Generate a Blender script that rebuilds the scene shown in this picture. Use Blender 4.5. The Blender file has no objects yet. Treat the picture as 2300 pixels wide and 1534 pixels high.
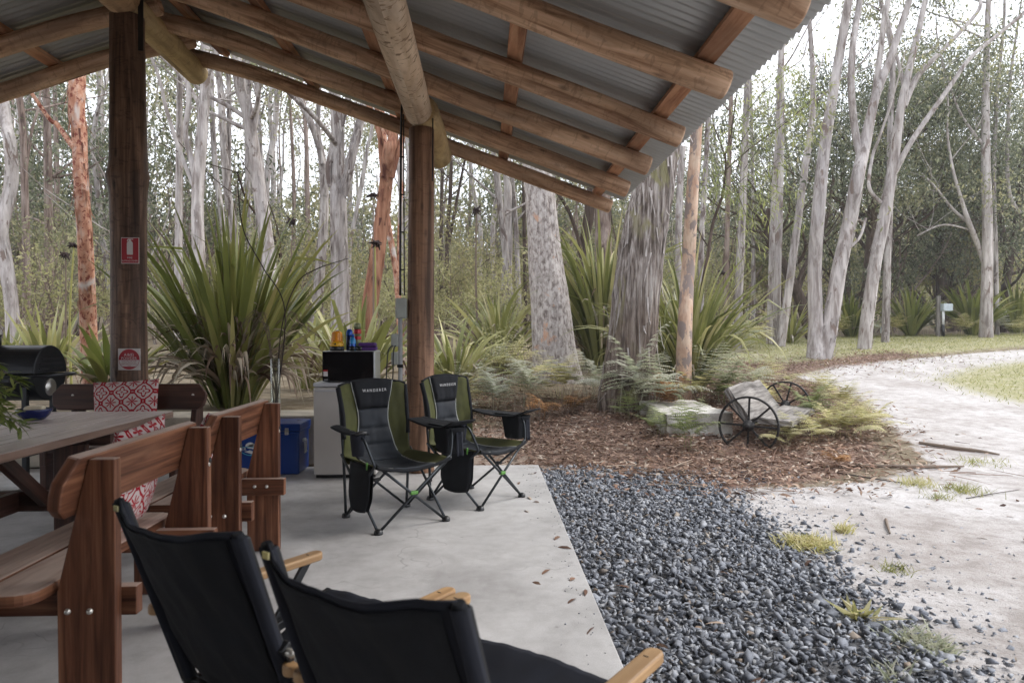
import bpy, bmesh, math, random
import numpy as np
from mathutils import Vector, Matrix, noise as mnoise
R = math.radians
random.seed(7)
rng = np.random.default_rng(11)
scene = bpy.context.scene
COL = scene.collection

# ---------------------------------------------------------------- camera
CAMZ, YAW, PITCH, FPX = 1.30, R(2.43), R(-0.635), 1533.0
cam_d = bpy.data.cameras.new("camera")
cam_d.sensor_width = 36.0
cam_d.lens = 36.0 * FPX / 2300.0
cam_d.clip_start, cam_d.clip_end = 0.05, 800.0
cam_d.dof.use_dof = True
cam_d.dof.focus_distance = 7.0
cam_d.dof.aperture_fstop = 4.2
cam = bpy.data.objects.new("camera", cam_d)
cam.location = (0, 0, CAMZ)
cam.rotation_euler = (R(90) + PITCH, 0, -YAW)
COL.objects.link(cam)
scene.camera = cam

# ---------------------------------------------------------------- sky, sun, exposure
SUN_EL, SUN_AZ = R(44), R(74)          # azimuth measured clockwise from +Y
world = bpy.data.worlds.new("World")
scene.world = world
world.use_nodes = True
wn = world.node_tree
bg = wn.nodes["Background"]
sky = wn.nodes.new("ShaderNodeTexSky")
sky.sky_type = 'NISHITA'
sky.sun_disc = False
sky.sun_elevation, sky.sun_rotation = SUN_EL, SUN_AZ
hs = wn.nodes.new("ShaderNodeHueSaturation")
hs.inputs['Saturation'].default_value = 0.25
hs.inputs['Value'].default_value = 1.0
wn.links.new(sky.outputs[0], hs.inputs['Color'])
# overcast cloud sheet: thin uneven cloud over the clear sky
wtc = wn.nodes.new("ShaderNodeTexCoord")
wno = wn.nodes.new("ShaderNodeTexNoise"); wno.inputs['Scale'].default_value = 2.2; wno.inputs['Detail'].default_value = 5
wn.links.new(wtc.outputs['Generated'], wno.inputs['Vector'])
wrp = wn.nodes.new("ShaderNodeValToRGB")
wrp.color_ramp.elements[0].position = .3; wrp.color_ramp.elements[0].color = (8.4, 8.9, 9.9, 1)
wrp.color_ramp.elements[1].position = .7; wrp.color_ramp.elements[1].color = (9.7, 10.0, 10.7, 1)
wn.links.new(wno.outputs[0], wrp.inputs[0])
wmx = wn.nodes.new("ShaderNodeMixRGB"); wmx.inputs[0].default_value = 0.88
wn.links.new(hs.outputs[0], wmx.inputs[1]); wn.links.new(wrp.outputs[0], wmx.inputs[2])
wn.links.new(wmx.outputs[0], bg.inputs['Color'])
bg.inputs['Strength'].default_value = 0.10
sun_d = bpy.data.lights.new("sun", 'SUN')
sun_d.energy, sun_d.angle, sun_d.color = 1.5, R(24), (1.0, .96, .91)
sun = bpy.data.objects.new("sun", sun_d)
sun.rotation_euler = (R(90) - SUN_EL, 0, -SUN_AZ + math.pi)
_d = Vector((math.sin(SUN_AZ)*math.cos(SUN_EL), math.cos(SUN_AZ)*math.cos(SUN_EL), math.sin(SUN_EL)))
sun.rotation_euler = _d.to_track_quat('Z', 'Y').to_euler()
sun.location = (20, 10, 30)
COL.objects.link(sun)
scene.view_settings.view_transform = 'Standard'
scene.view_settings.look = 'None'
scene.view_settings.exposure = 1.2
scene.view_settings.gamma = 1.0
scene.cycles.use_denoising = True
scene.cycles.max_bounces = 7
scene.cycles.diffuse_bounces = 4
scene.cycles.transmission_bounces = 4
scene.cycles.transparent_max_bounces = 6

# ---------------------------------------------------------------- layout helpers
_cp, _sp, _cy, _sy = math.cos(PITCH), math.sin(PITCH), math.cos(YAW), math.sin(YAW)
F_ = Vector((_sy*_cp, _cy*_cp, _sp)); R_ = Vector((_cy, -_sy, 0)); U_ = R_.cross(F_)
CAM = Vector((0, 0, CAMZ))
def ray(x, y): return F_ + R_*((x-1150)/FPX) + U_*((767-y)/FPX)
def PX(x, y, Y):
    d = ray(x, y); return CAM + d*(Y/d.y)
def PG(x, y, z=0.0):
    d = ray(x, y); return CAM + d*((z-CAMZ)/d.z)

# ---------------------------------------------------------------- object helpers
def tag(o, label=None, cat=None, group=None, kind=None):
    if label: o['label'] = label
    if cat: o['category'] = cat
    if group: o['group'] = group
    if kind: o['kind'] = kind
    return o
def thing(name, label, cat, loc=(0,0,0), rz=0.0, group=None):
    o = bpy.data.objects.new(name, None); COL.objects.link(o)
    o.location = loc; o.rotation_euler = (0, 0, rz); o.empty_display_size = .2
    return tag(o, label, cat, group)
def copy_tree(o, parent=None):
    c = o.copy(); COL.objects.link(c); c.parent = parent
    for ch in list(o.children): copy_tree(ch, c)
    return c
def link_mesh(name, me, mats, parent=None, loc=None):
    o = bpy.data.objects.new(name, me); COL.objects.link(o)
    for m in (mats if isinstance(mats, (list, tuple)) else [mats]): me.materials.append(m)
    if parent is not None: o.parent = parent
    if loc is not None: o.location = loc
    return o

def smooth_path(pts, rad, seg):
    """Catmull-Rom through the points, seg samples per span."""
    P = [Vector(p) for p in pts]; n = len(P); out = []; ro = []
    for i in range(n-1):
        p0 = P[max(i-1, 0)]; p1 = P[i]; p2 = P[i+1]; p3 = P[min(i+2, n-1)]
        for k in range(seg):
            t = k/seg
            out.append(.5*((2*p1) + (p2-p0)*t + (2*p0-5*p1+4*p2-p3)*t*t + (3*p1-p0-3*p2+p3)*t**3))
            ro.append(rad[i]*(1-t) + rad[i+1]*t)
    out.append(P[-1]); ro.append(rad[-1])
    return out, ro

class MB:
    def __init__(s): s.v = []; s.f = []; s.uv = []; s.sm = []; s.mi = []
    def add(s, verts, faces, uvs=None, smooth=False, mi=0):
        b = len(s.v); s.v.extend([tuple(v) for v in verts])
        for i, f in enumerate(faces):
            s.f.append(tuple(b+k for k in f)); s.sm.append(smooth); s.mi.append(mi)
            s.uv.append(uvs[i] if uvs else None)
        return s
    def box(s, c, size, rot=None, mi=0, jit=0):
        """box by centre, size and optional rotation matrix; uv v runs along the longest side"""
        c = Vector(c); h = Vector(size)*.5; M = rot if rot is not None else Matrix.Identity(3)
        L = max(range(3), key=lambda i: size[i])
        vs = []
        for ix in (-1, 1):
            for iy in (-1, 1):
                for iz in (-1, 1): vs.append(Vector((ix*h.x, iy*h.y, iz*h.z)))
        fs = [(0,1,3,2),(4,6,7,5),(0,4,5,1),(2,3,7,6),(0,2,6,4),(1,5,7,3)]
        ax = [(0),(0),(1),(1),(2),(2)]
        off = random.random()*7
        uvs = []
        for f, a in zip(fs, ax):
            o = [i for i in range(3) if i != a]
            if L in o: vv = L; uu = [i for i in o if i != L][0]
            else: uu, vv = o
            uvs.append([(vs[k][uu]+off+a*.37, vs[k][vv]+off) for k in f])
        s.add([c + M @ v for v in vs], fs, uvs, False, mi); return s
    def beam(s, a, b, w, t, up=(0,0,1), mi=0):
        """rectangular bar from a to b: w across, t along 'up'"""
        a = Vector(a); b = Vector(b); d = (b-a); L = d.length; d.normalize()
        u = Vector(up); x = d.cross(u)
        if x.length < 1e-5: x = d.cross(Vector((1,0,0)))
        x.normalize(); u = x.cross(d)
        M = Matrix((x, d, u)).transposed()
        return s.box((a+b)/2, (w, L, t), M, mi)
    def tube(s, pts, rad, n=10, seg=4, cap=True, smooth=True, mi=0, wob=None, round_end=False):
        if not isinstance(rad, (list, tuple)): rad = [rad]*len(pts)
        if seg > 1 and len(pts) > 2: P, rr = smooth_path(pts, rad, seg)
        elif seg > 1 and len(pts) == 2 and wob is not None:
            P = [Vector(pts[0]).lerp(Vector(pts[1]), k/seg) for k in range(seg+1)]
            rr = [rad[0]*(1-k/seg)+rad[1]*k/seg for k in range(seg+1)]
        else: P, rr = [Vector(p) for p in pts], list(rad)
        if round_end:
            e = (P[-1]-P[-2]).normalized(); r = rr[-1]
            P += [P[-1]+e*r*.12, P[-1]+e*r*.2]; rr += [r*.93, r*.75]
            e = (P[0]-P[1]).normalized(); r = rr[0]
            P = [P[0]+e*r*.2, P[0]+e*r*.12] + P; rr = [r*.75, r*.93] + rr
        vs = []; N = len(P); fs = []; uvs = []
        d = (P[1]-P[0]).normalized()
        x = d.cross(Vector((0, 1, 0)))
        if x.length < .2: x = d.cross(Vector((1, 0, 0)))
        x.normalize(); ln = 0; lens = []
        off = random.random()*9
        for i in range(N):
            if i: ln += (P[i]-P[i-1]).length
            lens.append(ln)
            dd = (P[min(i+1, N-1)]-P[max(i-1, 0)])
            if dd.length < 1e-9: dd = d
            dd.normalize()
            x = (x - dd*x.dot(dd)); x.normalize(); y = dd.cross(x)
            for k in range(n):
                a = 2*math.pi*k/n
                r = rr[i]
                if wob: r *= wob(a, ln)
                vs.append(P[i] + x*(math.cos(a)*r) + y*(math.sin(a)*r))
        rm = max(rr)
        for i in range(N-1):
            for k in range(n):
                k2 = (k+1) % n
                fs.append((i*n+k, i*n+k2, (i+1)*n+k2, (i+1)*n+k))
                u0 = 2*math.pi*rm*k/n; u1 = 2*math.pi*rm*(k+1)/n
                uvs.append([(u0+off, lens[i]+off), (u1+off, lens[i]+off), (u1+off, lens[i+1]+off), (u0+off, lens[i+1]+off)])
        s.add(vs, fs, uvs, smooth, mi)
        if cap:
            b = len(s.v) - N*n
            for ring, rev in ((0, True), (N-1, False)):
                f = [b+ring*n+k for k in range(n)]
                if rev: f = f[::-1]
                s.f.append(tuple(f)); s.sm.append(False); s.mi.append(mi)
                s.uv.append([(math.cos(2*math.pi*k/n)*rm, math.sin(2*math.pi*k/n)*rm) for k in range(n)])
        return s
    def lathe(s, c, prof, n=24, axis='z', smooth=True, mi=0):
        """prof: list of (r, h); closed at r=0 ends when given"""
        c = Vector(c); vs = []; fs = []
        for r, h in prof:
            for k in range(n):
                a = 2*math.pi*k/n; p = (math.cos(a)*r, math.sin(a)*r, h)
                if axis == 'x': p = (p[2], p[0], p[1])
                elif axis == 'y': p = (p[1], p[2], p[0])
                vs.append(c+Vector(p))
        for i in range(len(prof)-1):
            for k in range(n):
                k2 = (k+1) % n
                fs.append((i*n+k, i*n+k2, (i+1)*n+k2, (i+1)*n+k))
        b = len(s.v); s.add(vs, fs, None, smooth, mi)
        for ring, rev in ((0, True), (len(prof)-1, False)):
            if prof[ring][0] > 1e-6:
                f = [b+ring*n+k for k in range(n)]
                s.f.append(tuple(f[::-1] if rev else f)); s.sm.append(False); s.mi.append(mi); s.uv.append(None)
        return s
    def prism(s, poly, M, depth, mi=0, smooth_side=False):
        """2-D polygon extruded by depth along local z; M is a 4x4"""
        n = len(poly)
        vs = [M @ Vector((x, y, 0)) for x, y in poly] + [M @ Vector((x, y, depth)) for x, y in poly]
        off = random.random()*5
        fs = [tuple(range(n))[::-1], tuple(range(n, 2*n))]
        xs = [p[0] for p in poly]; ys = [p[1] for p in poly]
        sw = (max(xs)-min(xs)) > (max(ys)-min(ys))
        pu = [((y, x) if sw else (x, y)) for x, y in poly]
        uvs = [[(pu[k][0]+off, pu[k][1]+off) for k in fs[0]], [(pu[k-n][0]+off+.3, pu[k-n][1]+off) for k in fs[1]]]
        for k in range(n):
            k2 = (k+1) % n
            fs.append((k, k2, n+k2, n+k))
            a, b = pu[k], pu[k2]
            uvs.append([(off, a[1]+off), (off, b[1]+off+1e-4), (off+depth, b[1]+off+1e-4), (off+depth, a[1]+off)])
        b0 = len(s.v); s.add(vs, fs, uvs, False, mi); return s
    def grid(s, fn, nu, nv, smooth=True, mi=0, double=None):
        """surface from fn(u,v), u,v in 0..1; uv = metres given by fn or 0..1"""
        vs = [fn(i/nu, j/nv) for j in range(nv+1) for i in range(nu+1)]
        fs = []; uvs = []
        for j in range(nv):
            for i in range(nu):
                a = j*(nu+1)+i
                fs.append((a, a+1, a+nu+2, a+nu+1))
                uvs.append([(i/nu, j/nv), ((i+1)/nu, j/nv), ((i+1)/nu, (j+1)/nv), (i/nu, (j+1)/nv)])
        s.add(vs, fs, uvs, smooth, mi); return s
    def build(s, name, mats, parent=None, rel=None, bevel=0, solid=0, subsurf=0, bseg=2):
        """rel: world point subtracted from the vertices (the base of an unrotated parent)"""
        vs = s.v
        if rel is not None: vs = [(v[0]-rel[0], v[1]-rel[1], v[2]-rel[2]) for v in vs]
        me = bpy.data.meshes.new(name)
        me.from_pydata(vs, [], s.f)
        uvl = me.uv_layers.new(name="UVMap")
        flat = []
        for f, u in zip(s.f, s.uv):
            if u is None:
                for k in f:
                    p = s.v[k]; flat.extend((p[0]+p[1]*.5, p[2]+p[1]*.3))
            else:
                for q in u: flat.extend(q)
        uvl.data.foreach_set("uv", flat)
        me.polygons.foreach_set("use_smooth", s.sm)
        me.polygons.foreach_set("material_index", s.mi)
        me.update()
        o = link_mesh(name, me, mats, parent)
        if solid:
            m = o.modifiers.new("thick", 'SOLIDIFY'); m.thickness = solid; m.offset = 0
        if bevel:
            m = o.modifiers.new("bevel", 'BEVEL'); m.width = bevel; m.segments = bseg; m.limit_method = 'ANGLE'; m.angle_limit = R(35)
        if subsurf:
            m = o.modifiers.new("sub", 'SUBSURF'); m.levels = subsurf; m.render_levels = subsurf
        return o

def np_mesh(name, V, Fc, k, smooth=False, mats_idx=None, uv=None):
    """numpy vertices (n,3) and faces (m,k)"""
    me = bpy.data.meshes.new(name)
    n, m = len(V), len(Fc)
    me.vertices.add(n); me.vertices.foreach_set("co", np.ascontiguousarray(V, dtype=np.float32).ravel())
    me.loops.add(m*k); me.loops.foreach_set("vertex_index", np.ascontiguousarray(Fc, dtype=np.int32).ravel())
    me.polygons.add(m); me.polygons.foreach_set("loop_start", np.arange(0, m*k, k, dtype=np.int32))
    if smooth: me.polygons.foreach_set("use_smooth", np.ones(m, dtype=bool))
    if mats_idx is not None: me.polygons.foreach_set("material_index", mats_idx.astype(np.int32))
    me.update(calc_edges=True); me.validate()
    return me

def text_geo(s, size, align='CENTER', depth=0.0):
    cu = bpy.data.curves.new("lettering", 'FONT'); cu.body = s; cu.size = size
    cu.align_x = align; cu.align_y = 'CENTER'; cu.extrude = depth; cu.resolution_u = 2
    o = bpy.data.objects.new("lettering", cu); COL.objects.link(o)
    dg = bpy.context.evaluated_depsgraph_get(); dg.update()
    me = bpy.data.meshes.new_from_object(o.evaluated_get(dg))
    vs = [v.co.copy() for v in me.vertices]; fs = [tuple(p.vertices) for p in me.polygons]
    bpy.data.objects.remove(o); bpy.data.curves.remove(cu); bpy.data.meshes.remove(me)
    return vs, fs

# ---------------------------------------------------------------- materials
def nm(name):
    m = bpy.data.materials.new(name); m.use_nodes = True
    nt = m.node_tree; b = nt.nodes["Principled BSDF"]
    return m, nt, b
class G:
    """terse node graph helper"""
    def __init__(s, nt): s.nt = nt
    def n(s, t, **kw):
        x = s.nt.nodes.new("ShaderNode"+t)
        for k, v in kw.items():
            if k in x.inputs: x.inputs[k].default_value = v
            else: setattr(x, k, v)
        return x
    def l(s, a, b): s.nt.links.new(a, b)
    def coord(s, kind='Object', scale=(1,1,1), rnd=True):
        tc = s.n("TexCoord"); mp = s.n("Mapping"); mp.inputs['Scale'].default_value = scale
        s.l(tc.outputs[kind], mp.inputs['Vector'])
        if rnd:
            oi = s.n("ObjectInfo"); mu = s.n("Math", operation='MULTIPLY'); mu.inputs[1].default_value = 37.0
            s.l(oi.outputs['Random'], mu.inputs[0])
            cx = s.n("CombineXYZ")
            for k in range(3): s.l(mu.outputs[0], cx.inputs[k])
            s.l(cx.outputs[0], mp.inputs['Location'])
        return mp.outputs[0]
    def noise(s, vec, scale=5, detail=5, rough=.55, dist=0):
        x = s.n("TexNoise"); x.inputs['Scale'].default_value = scale; x.inputs['Detail'].default_value = detail
        x.inputs['Roughness'].default_value = rough; x.inputs['Distortion'].default_value = dist
        s.l(vec, x.inputs['Vector']); return x.outputs[0]
    def ramp(s, fac, stops):
        x = s.n("ValToRGB"); e = x.color_ramp.elements
        while len(e) < len(stops): e.new(.5)
        for i, (p, c) in enumerate(stops):
            e[i].position = p; e[i].color = (*c, 1) if len(c) == 3 else c
        s.l(fac, x.inputs[0]); return x.outputs[0]
    def mix(s, fac, a, b, mode='MIX'):
        x = s.n("MixRGB", blend_type=mode)
        for i, q in ((0, fac), (1, a), (2, b)):
            if isinstance(q, (int, float)): x.inputs[i].default_value = q
            elif isinstance(q, tuple): x.inputs[i].default_value = (*q, 1)
            else: s.l(q, x.inputs[i])
        return x.outputs[0]
    def math(s, op, a, b=None, clamp=False):
        x = s.n("Math", operation=op); x.use_clamp = clamp
        for i, q in ((0, a), (1, b)):
            if q is None: continue
            if isinstance(q, (int, float)): x.inputs[i].default_value = q
            else: s.l(q, x.inputs[i])
        return x.outputs[0]
    def bump(s, b, h, strength=.3, dist=.01):
        x = s.n("Bump"); x.inputs['Strength'].default_value = strength; x.inputs['Distance'].default_value = dist
        s.l(h, x.inputs['Height']); s.l(x.outputs[0], b.inputs['Normal'])
BW = [(0, (0,0,0)), (1, (1,1,1))]

def flat(name, col, rough=.6, metal=0.0, spec=.5, var=.12, vs=14, bump=0.0, bscale=300, bdist=.0015):
    """one paint, plastic, cloth ...: slight uneven tone and surface texture"""
    m, nt, b = nm(name); g = G(nt)
    v = g.coord('Object')
    nz = g.noise(v, vs, 5)
    lo = tuple(c*(1-var) for c in col); hi = tuple(min(1, c*(1+var)) for c in col)
    g.l(g.ramp(nz, [(.3, lo), (.7, hi)]), b.inputs['Base Color'])
    r = g.ramp(nz, [(.3, (rough*.85,)*3), (.7, (min(1, rough*1.15),)*3)])
    g.l(r, b.inputs['Roughness'])
    b.inputs['Metallic'].default_value = metal
    b.inputs['Specular IOR Level'].default_value = spec
    if bump: g.bump(b, g.noise(v, bscale, 3), bump, bdist)
    return m

def wood(name, dark, mid, light, rough=.6, su=26, sv=1.6, bump=.25, knots=.0, gouge=0.0, top_sheen=None, spec=.4):
    """timber with grain along uv v"""
    m, nt, b = nm(name); g = G(nt)
    v = g.coord('UV', (su, sv, 1))
    n1 = g.noise(v, 1.0, 8, .6, .6)
    v2 = g.coord('UV', (4, 1.1, 1))
    n2 = g.noise(v2, 1.0, 4, .6, .3)
    c = g.ramp(n1, [(.33, dark), (.5, mid), (.67, light)])
    blot = g.ramp(n2, [(.36, (.55,.53,.53)), (.6, (1.14,1.12,1.1))])
    c = g.mix(.85, c, blot, 'MULTIPLY')
    h = n1
    if knots:
        vk = g.coord('UV', (5, 2.2, 1))
        vo = g.n("TexVoronoi"); vo.inputs['Scale'].default_value = 1.3; g.l(vk, vo.inputs['Vector'])
        k = g.ramp(vo.outputs['Distance'], [(.05, (1,1,1)), (.16, (0,0,0))])
        c = g.mix(g.math('MULTIPLY', k, knots), c, (dark[0]*.35, dark[1]*.3, dark[2]*.3))
    if gouge:
        vg = g.coord('UV', (9, 24, 1))
        ng = g.noise(vg, 1.0, 2, .5, 1.2)
        k = g.ramp(ng, [(.585, (0,0,0)), (.63, (1,1,1))])
        c = g.mix(g.math('MULTIPLY', k, gouge), c, (dark[0]*.5, dark[1]*.45, dark[2]*.4))
        h = g.math('SUBTRACT', n1, k)
    if top_sheen:  # upward faces only: sky sheen and worn grey painted into the colour
        vw = g.coord('UV', (30, 3, 1)); nw = g.noise(vw, 1.0, 6, .6)
        ge = g.n("NewGeometry"); sx = g.n("SeparateXYZ"); g.l(ge.outputs['Normal'], sx.inputs[0])
        up = g.ramp(sx.outputs[2], [(.6, (0,0,0)), (.95, (1,1,1))])
        c = g.mix(g.math('MULTIPLY', up, g.ramp(nw, [(.3, (.5,)*3), (.6, (.98,)*3)])), c, top_sheen)
    g.l(c, b.inputs['Base Color'])
    g.l(g.ramp(n1, [(.3, (min(1, rough*1.2),)*3), (.7, (rough*.85,)*3)]), b.inputs['Roughness'])
    b.inputs['Specular IOR Level'].default_value = spec
    if bump: g.bump(b, h, bump, .004)
    return m

def bark(name, stops, scale=(9, 9, 2.2), patch=None, psc=6, pth=(.52, .6), rough=.85, bump=.5, bdist=.02, big=None, pstretch=1.0):
    """tree bark in object space, stretched up the trunk"""
    m, nt, b = nm(name); g = G(nt)
    v = g.coord('Object', scale)
    n1 = g.noise(v, 1.0, 8, .62, .4)
    c = g.ramp(n1, stops)
    vb = g.coord('Object', (1.4, 1.4, .5))
    nb = g.noise(vb, 1.0, 4, .6)
    c = g.mix(.8, c, g.ramp(nb, [(.3, (.68,.67,.68)), (.68, (1.15,1.14,1.12))]), 'MULTIPLY')
    st_ = g.noise(g.coord('Object', (scale[0]*2.6, scale[1]*2.6, .9)), 1.0, 4, .6)
    c = g.mix(.5, c, g.ramp(st_, [(.38, (.62,.60,.59)), (.52, (1.0,1.0,1.0)), (.64, (1.12,1.11,1.1))]), 'MULTIPLY')
    if patch:
        vp = g.coord('Object', (psc, psc, psc*pstretch))
        npn = g.noise(vp, 1.0, 5, .62, .5)
        c = g.mix(g.ramp(npn, [(pth[0], (0,0,0)), (pth[1], (1,1,1))]), c, patch)
    if big:
        vq = g.coord('Object', (3, 3, 1.3)); nq = g.noise(vq, 1.0, 3, .6, .6)
        c = g.mix(g.ramp(nq, [(.55, (0,0,0)), (.64, (1,1,1))]), c, big)
    g.l(c, b.inputs['Base Color'])
    b.inputs['Roughness'].default_value = rough
    b.inputs['Specular IOR Level'].default_value = .2
    g.bump(b, n1, bump, bdist)
    return m

def leafm(name, stops, trans=.35, rough=.55, spec=.35, edge=None, clump=(.7, 1.2), csc=1.1):
    """leaves: each leaf (mesh island) its own tone; some light passes through"""
    m, nt, b = nm(name); g = G(nt)
    ge = g.n("NewGeometry")
    c = g.ramp(ge.outputs['Random Per Island'], stops)
    tc = g.coord('Object', (1,1,1)); nz = g.noise(tc, csc, 3)
    k0, k1 = clump
    c = g.mix(.6, c, g.ramp(nz, [(.38, (k0,k0*1.02,k0)), (.62, (k1,k1*.97,k1*.92))]), 'MULTIPLY')
    g.l(c, b.inputs['Base Color'])
    b.inputs['Roughness'].default_value = rough
    b.inputs['Specular IOR Level'].default_value = spec
    t = g.n("BsdfTranslucent"); g.l(g.mix(1.0, c, (1.12, 1.17, .98), 'MULTIPLY'), t.inputs['Color'])
    ms = g.n("MixShader"); ms.inputs[0].default_value = trans
    g.l(b.outputs[0], ms.inputs[1]); g.l(t.outputs[0], ms.inputs[2])
    g.l(ms.outputs[0], nt.nodes["Material Output"].inputs['Surface'])
    return m

MAT = {}
MAT['rafter'] = wood('rafter_timber', (.26,.14,.08), (.56,.365,.235), (.72,.51,.36), rough=.7, su=16, sv=1.5, knots=.6, gouge=.25)
MAT['plate'] = wood('debarked_log', (.50,.37,.25), (.66,.52,.38), (.75,.63,.49), rough=.7, su=6, sv=1.0, bump=.2, knots=.25, gouge=.95)
MAT['ridge'] = wood('ridge_log', (.36,.22,.12), (.52,.34,.19), (.62,.44,.27), rough=.7, su=8, sv=1.0, bump=.2, knots=.4, gouge=.4)
MAT['ridge2'] = wood('yellow_log', (.34,.24,.12), (.46,.34,.17), (.55,.42,.24), rough=.7, su=8, sv=1.0, bump=.2, knots=.3, gouge=.3)
MAT['batten'] = wood('batten_timber', (.30,.13,.07), (.48,.25,.14), (.57,.33,.20), rough=.7, su=18, sv=1.6, knots=.2)
MAT['post'] = wood('post_timber', (.045,.025,.017), (.145,.083,.053), (.31,.19,.125), rough=.62, su=16, sv=1.0, bump=.5, knots=.8, gouge=.35)
MAT['post2'] = wood('brown_post_timber', (.08,.043,.025), (.22,.12,.07), (.36,.21,.13), rough=.62, su=18, sv=.8, bump=.5, knots=.5, gouge=.2)
MAT['jarrah'] = wood('red_hardwood', (.06,.022,.011), (.155,.062,.033), (.27,.125,.068), rough=.48, su=34, sv=1.5, bump=.18, knots=.15, top_sheen=(.56,.43,.36), spec=.28)
MAT['jarrah2'] = wood('shaded_red_hardwood', (.032,.014,.010), (.065,.028,.019), (.10,.045,.03), rough=.42, su=34, sv=1.5, bump=.15, top_sheen=(.17,.14,.13), spec=.4)  # darker copy of the bench timber; far bench's backlit shade is in the colour
MAT['table'] = wood('sheen_top_table_timber', (.11,.062,.045), (.22,.14,.105), (.31,.215,.17), rough=.36, su=30, sv=1.2, bump=.18, knots=.3, top_sheen=(.66,.58,.55), spec=.5)
MAT['beech'] = wood('pale_wood', (.32,.19,.09), (.43,.265,.13), (.50,.33,.175), rough=.45, su=30, sv=1.5, bump=.05)
MAT['greywood'] = wood('silvered_timber', (.09,.08,.072), (.195,.18,.165), (.30,.28,.26), rough=.85, su=26, sv=1.4, bump=.5, knots=.3)
MAT['black_metal'] = flat('black_powder_coat', (.022,.023,.025), .42, .3, .5)
MAT['dark_metal'] = flat('dark_grey_tube', (.035,.04,.045), .35, .6, .5)
MAT['bbq'] = flat('satin_black_steel', (.022,.024,.028), .38, .4, .5, .25, 6)
MAT['rusty'] = flat('old_black_iron', (.028,.026,.026), .62, .5, .4, .35, 20, .5, 120)
MAT['steel'] = flat('bright_steel', (.55,.53,.50), .35, .9)
MAT['chrome'] = flat('pale_bolt_metal', (.62,.60,.55), .4, .8)
MAT['black_cloth'] = flat('black_canvas', (.0125,.0135,.0165), .85, 0, .25, .45, 9, .8, 420, .003)
MAT['navy_cloth'] = flat('navy_canvas', (.017,.019,.027), .85, 0, .25, .3, 9, .5, 700)
MAT['char_cloth'] = flat('charcoal_padding', (.030,.034,.041), .8, 0, .3, .25, 7, .5, 600)
MAT['green_cloth'] = flat('olive_canvas', (.072,.075,.027), .8, 0, .25, .25, 7, .5, 600)
MAT['piping'] = flat('grey_piping', (.42,.43,.41), .7)
MAT['green_plastic'] = flat('green_plastic', (.10,.26,.05), .4)
MAT['white_print'] = flat('white_print', (.72,.72,.72), .6, var=.02)
MAT['orange_print'] = flat('orange_print', (.8,.18,.05), .6, var=.02)
MAT['red_sign'] = flat('red_sign_paint', (.36,.010,.022), .4, var=.08)
MAT['white_sign'] = flat('white_sign_paint', (.66,.62,.60), .45, var=.05)
MAT['fridge'] = flat('off_white_enamel', (.56,.53,.50), .38, 0, .5, .05, 3)
MAT['fridge_top'] = flat('grey_white_plastic', (.52,.52,.54), .4, 0, .5, .05, 3)
MAT['mw_black'] = flat('glossy_black_glass', (.006,.006,.007), .09, 0, .5, .1)
MAT['mw_side'] = flat('silver_paint', (.48,.49,.50), .35, .4)
MAT['blue'] = flat('blue_enamel', (.005,.040,.22), .32, 0, .5, .12, 4)
MAT['logo_cyan'] = flat('cyan_print', (.10,.48,.62), .5)
MAT['orange'] = flat('orange_plastic', (.72,.27,.012), .35)
MAT['yellow'] = flat('yellow_plastic', (.75,.40,.02), .35)
MAT['black_pl'] = flat('black_plastic', (.012,.012,.013), .4)
MAT['can_blue'] = flat('blue_can', (.008,.07,.36), .25, .3)
MAT['can_navy'] = flat('navy_can', (.01,.03,.13), .3, .3)
MAT['can_cyan'] = flat('cyan_bottle', (.015,.22,.50), .3)
MAT['can_green'] = flat('olive_can', (.23,.25,.13), .35, .3)
MAT['can_red'] = flat('red_can', (.42,.02,.025), .3, .2)
MAT['purple'] = flat('purple_cloth', (.075,.022,.16), .6)
MAT['grey_pl'] = flat('grey_pvc', (.40,.41,.42), .45)
MAT['box_pl'] = flat('grey_green_box', (.34,.36,.33), .5)
MAT['soap'] = flat('cream_wax', (.66,.58,.42), .5)
MAT['bowl'] = flat('navy_glaze', (.008,.016,.09), .12)
MAT['bowl_in'] = flat('pale_glaze', (.35,.42,.55), .15)
MAT['sandstone'] = flat('pale_sandstone', (.50,.45,.37), .9, 0, .2, .25, 5, .6, 40, .01)
MAT['dry_stem'] = flat('dry_stem', (.16,.12,.09), .8)
MAT['dark_stem'] = flat('dark_twig', (.045,.032,.028), .8)
MAT['dead_flower'] = flat('withered_flower', (.035,.02,.018), .9, var=.4)
MAT['yellow_stalk'] = flat('green_yellow_stalk', (.30,.29,.09), .7)
MAT['white_pl'] = flat('white_plastic', (.66,.67,.68), .4)
MAT['pale_blue'] = flat('pale_blue_box', (.50,.56,.60), .45)
MAT['pot'] = flat('grey_pot', (.22,.22,.23), .6)

# corrugated steel
m, nt, b = nm('grey_roof_steel'); g = G(nt)
v = g.coord('Object', (.6, 2.2, 1), False); nz = g.noise(v, 1.0, 6, .6)
g.l(g.ramp(nz, [(.3, (.33,.335,.33)), (.7, (.42,.425,.415))]), b.inputs['Base Color'])
b.inputs['Roughness'].default_value = .42; b.inputs['Metallic'].default_value = .25
MAT['roof'] = m
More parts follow.
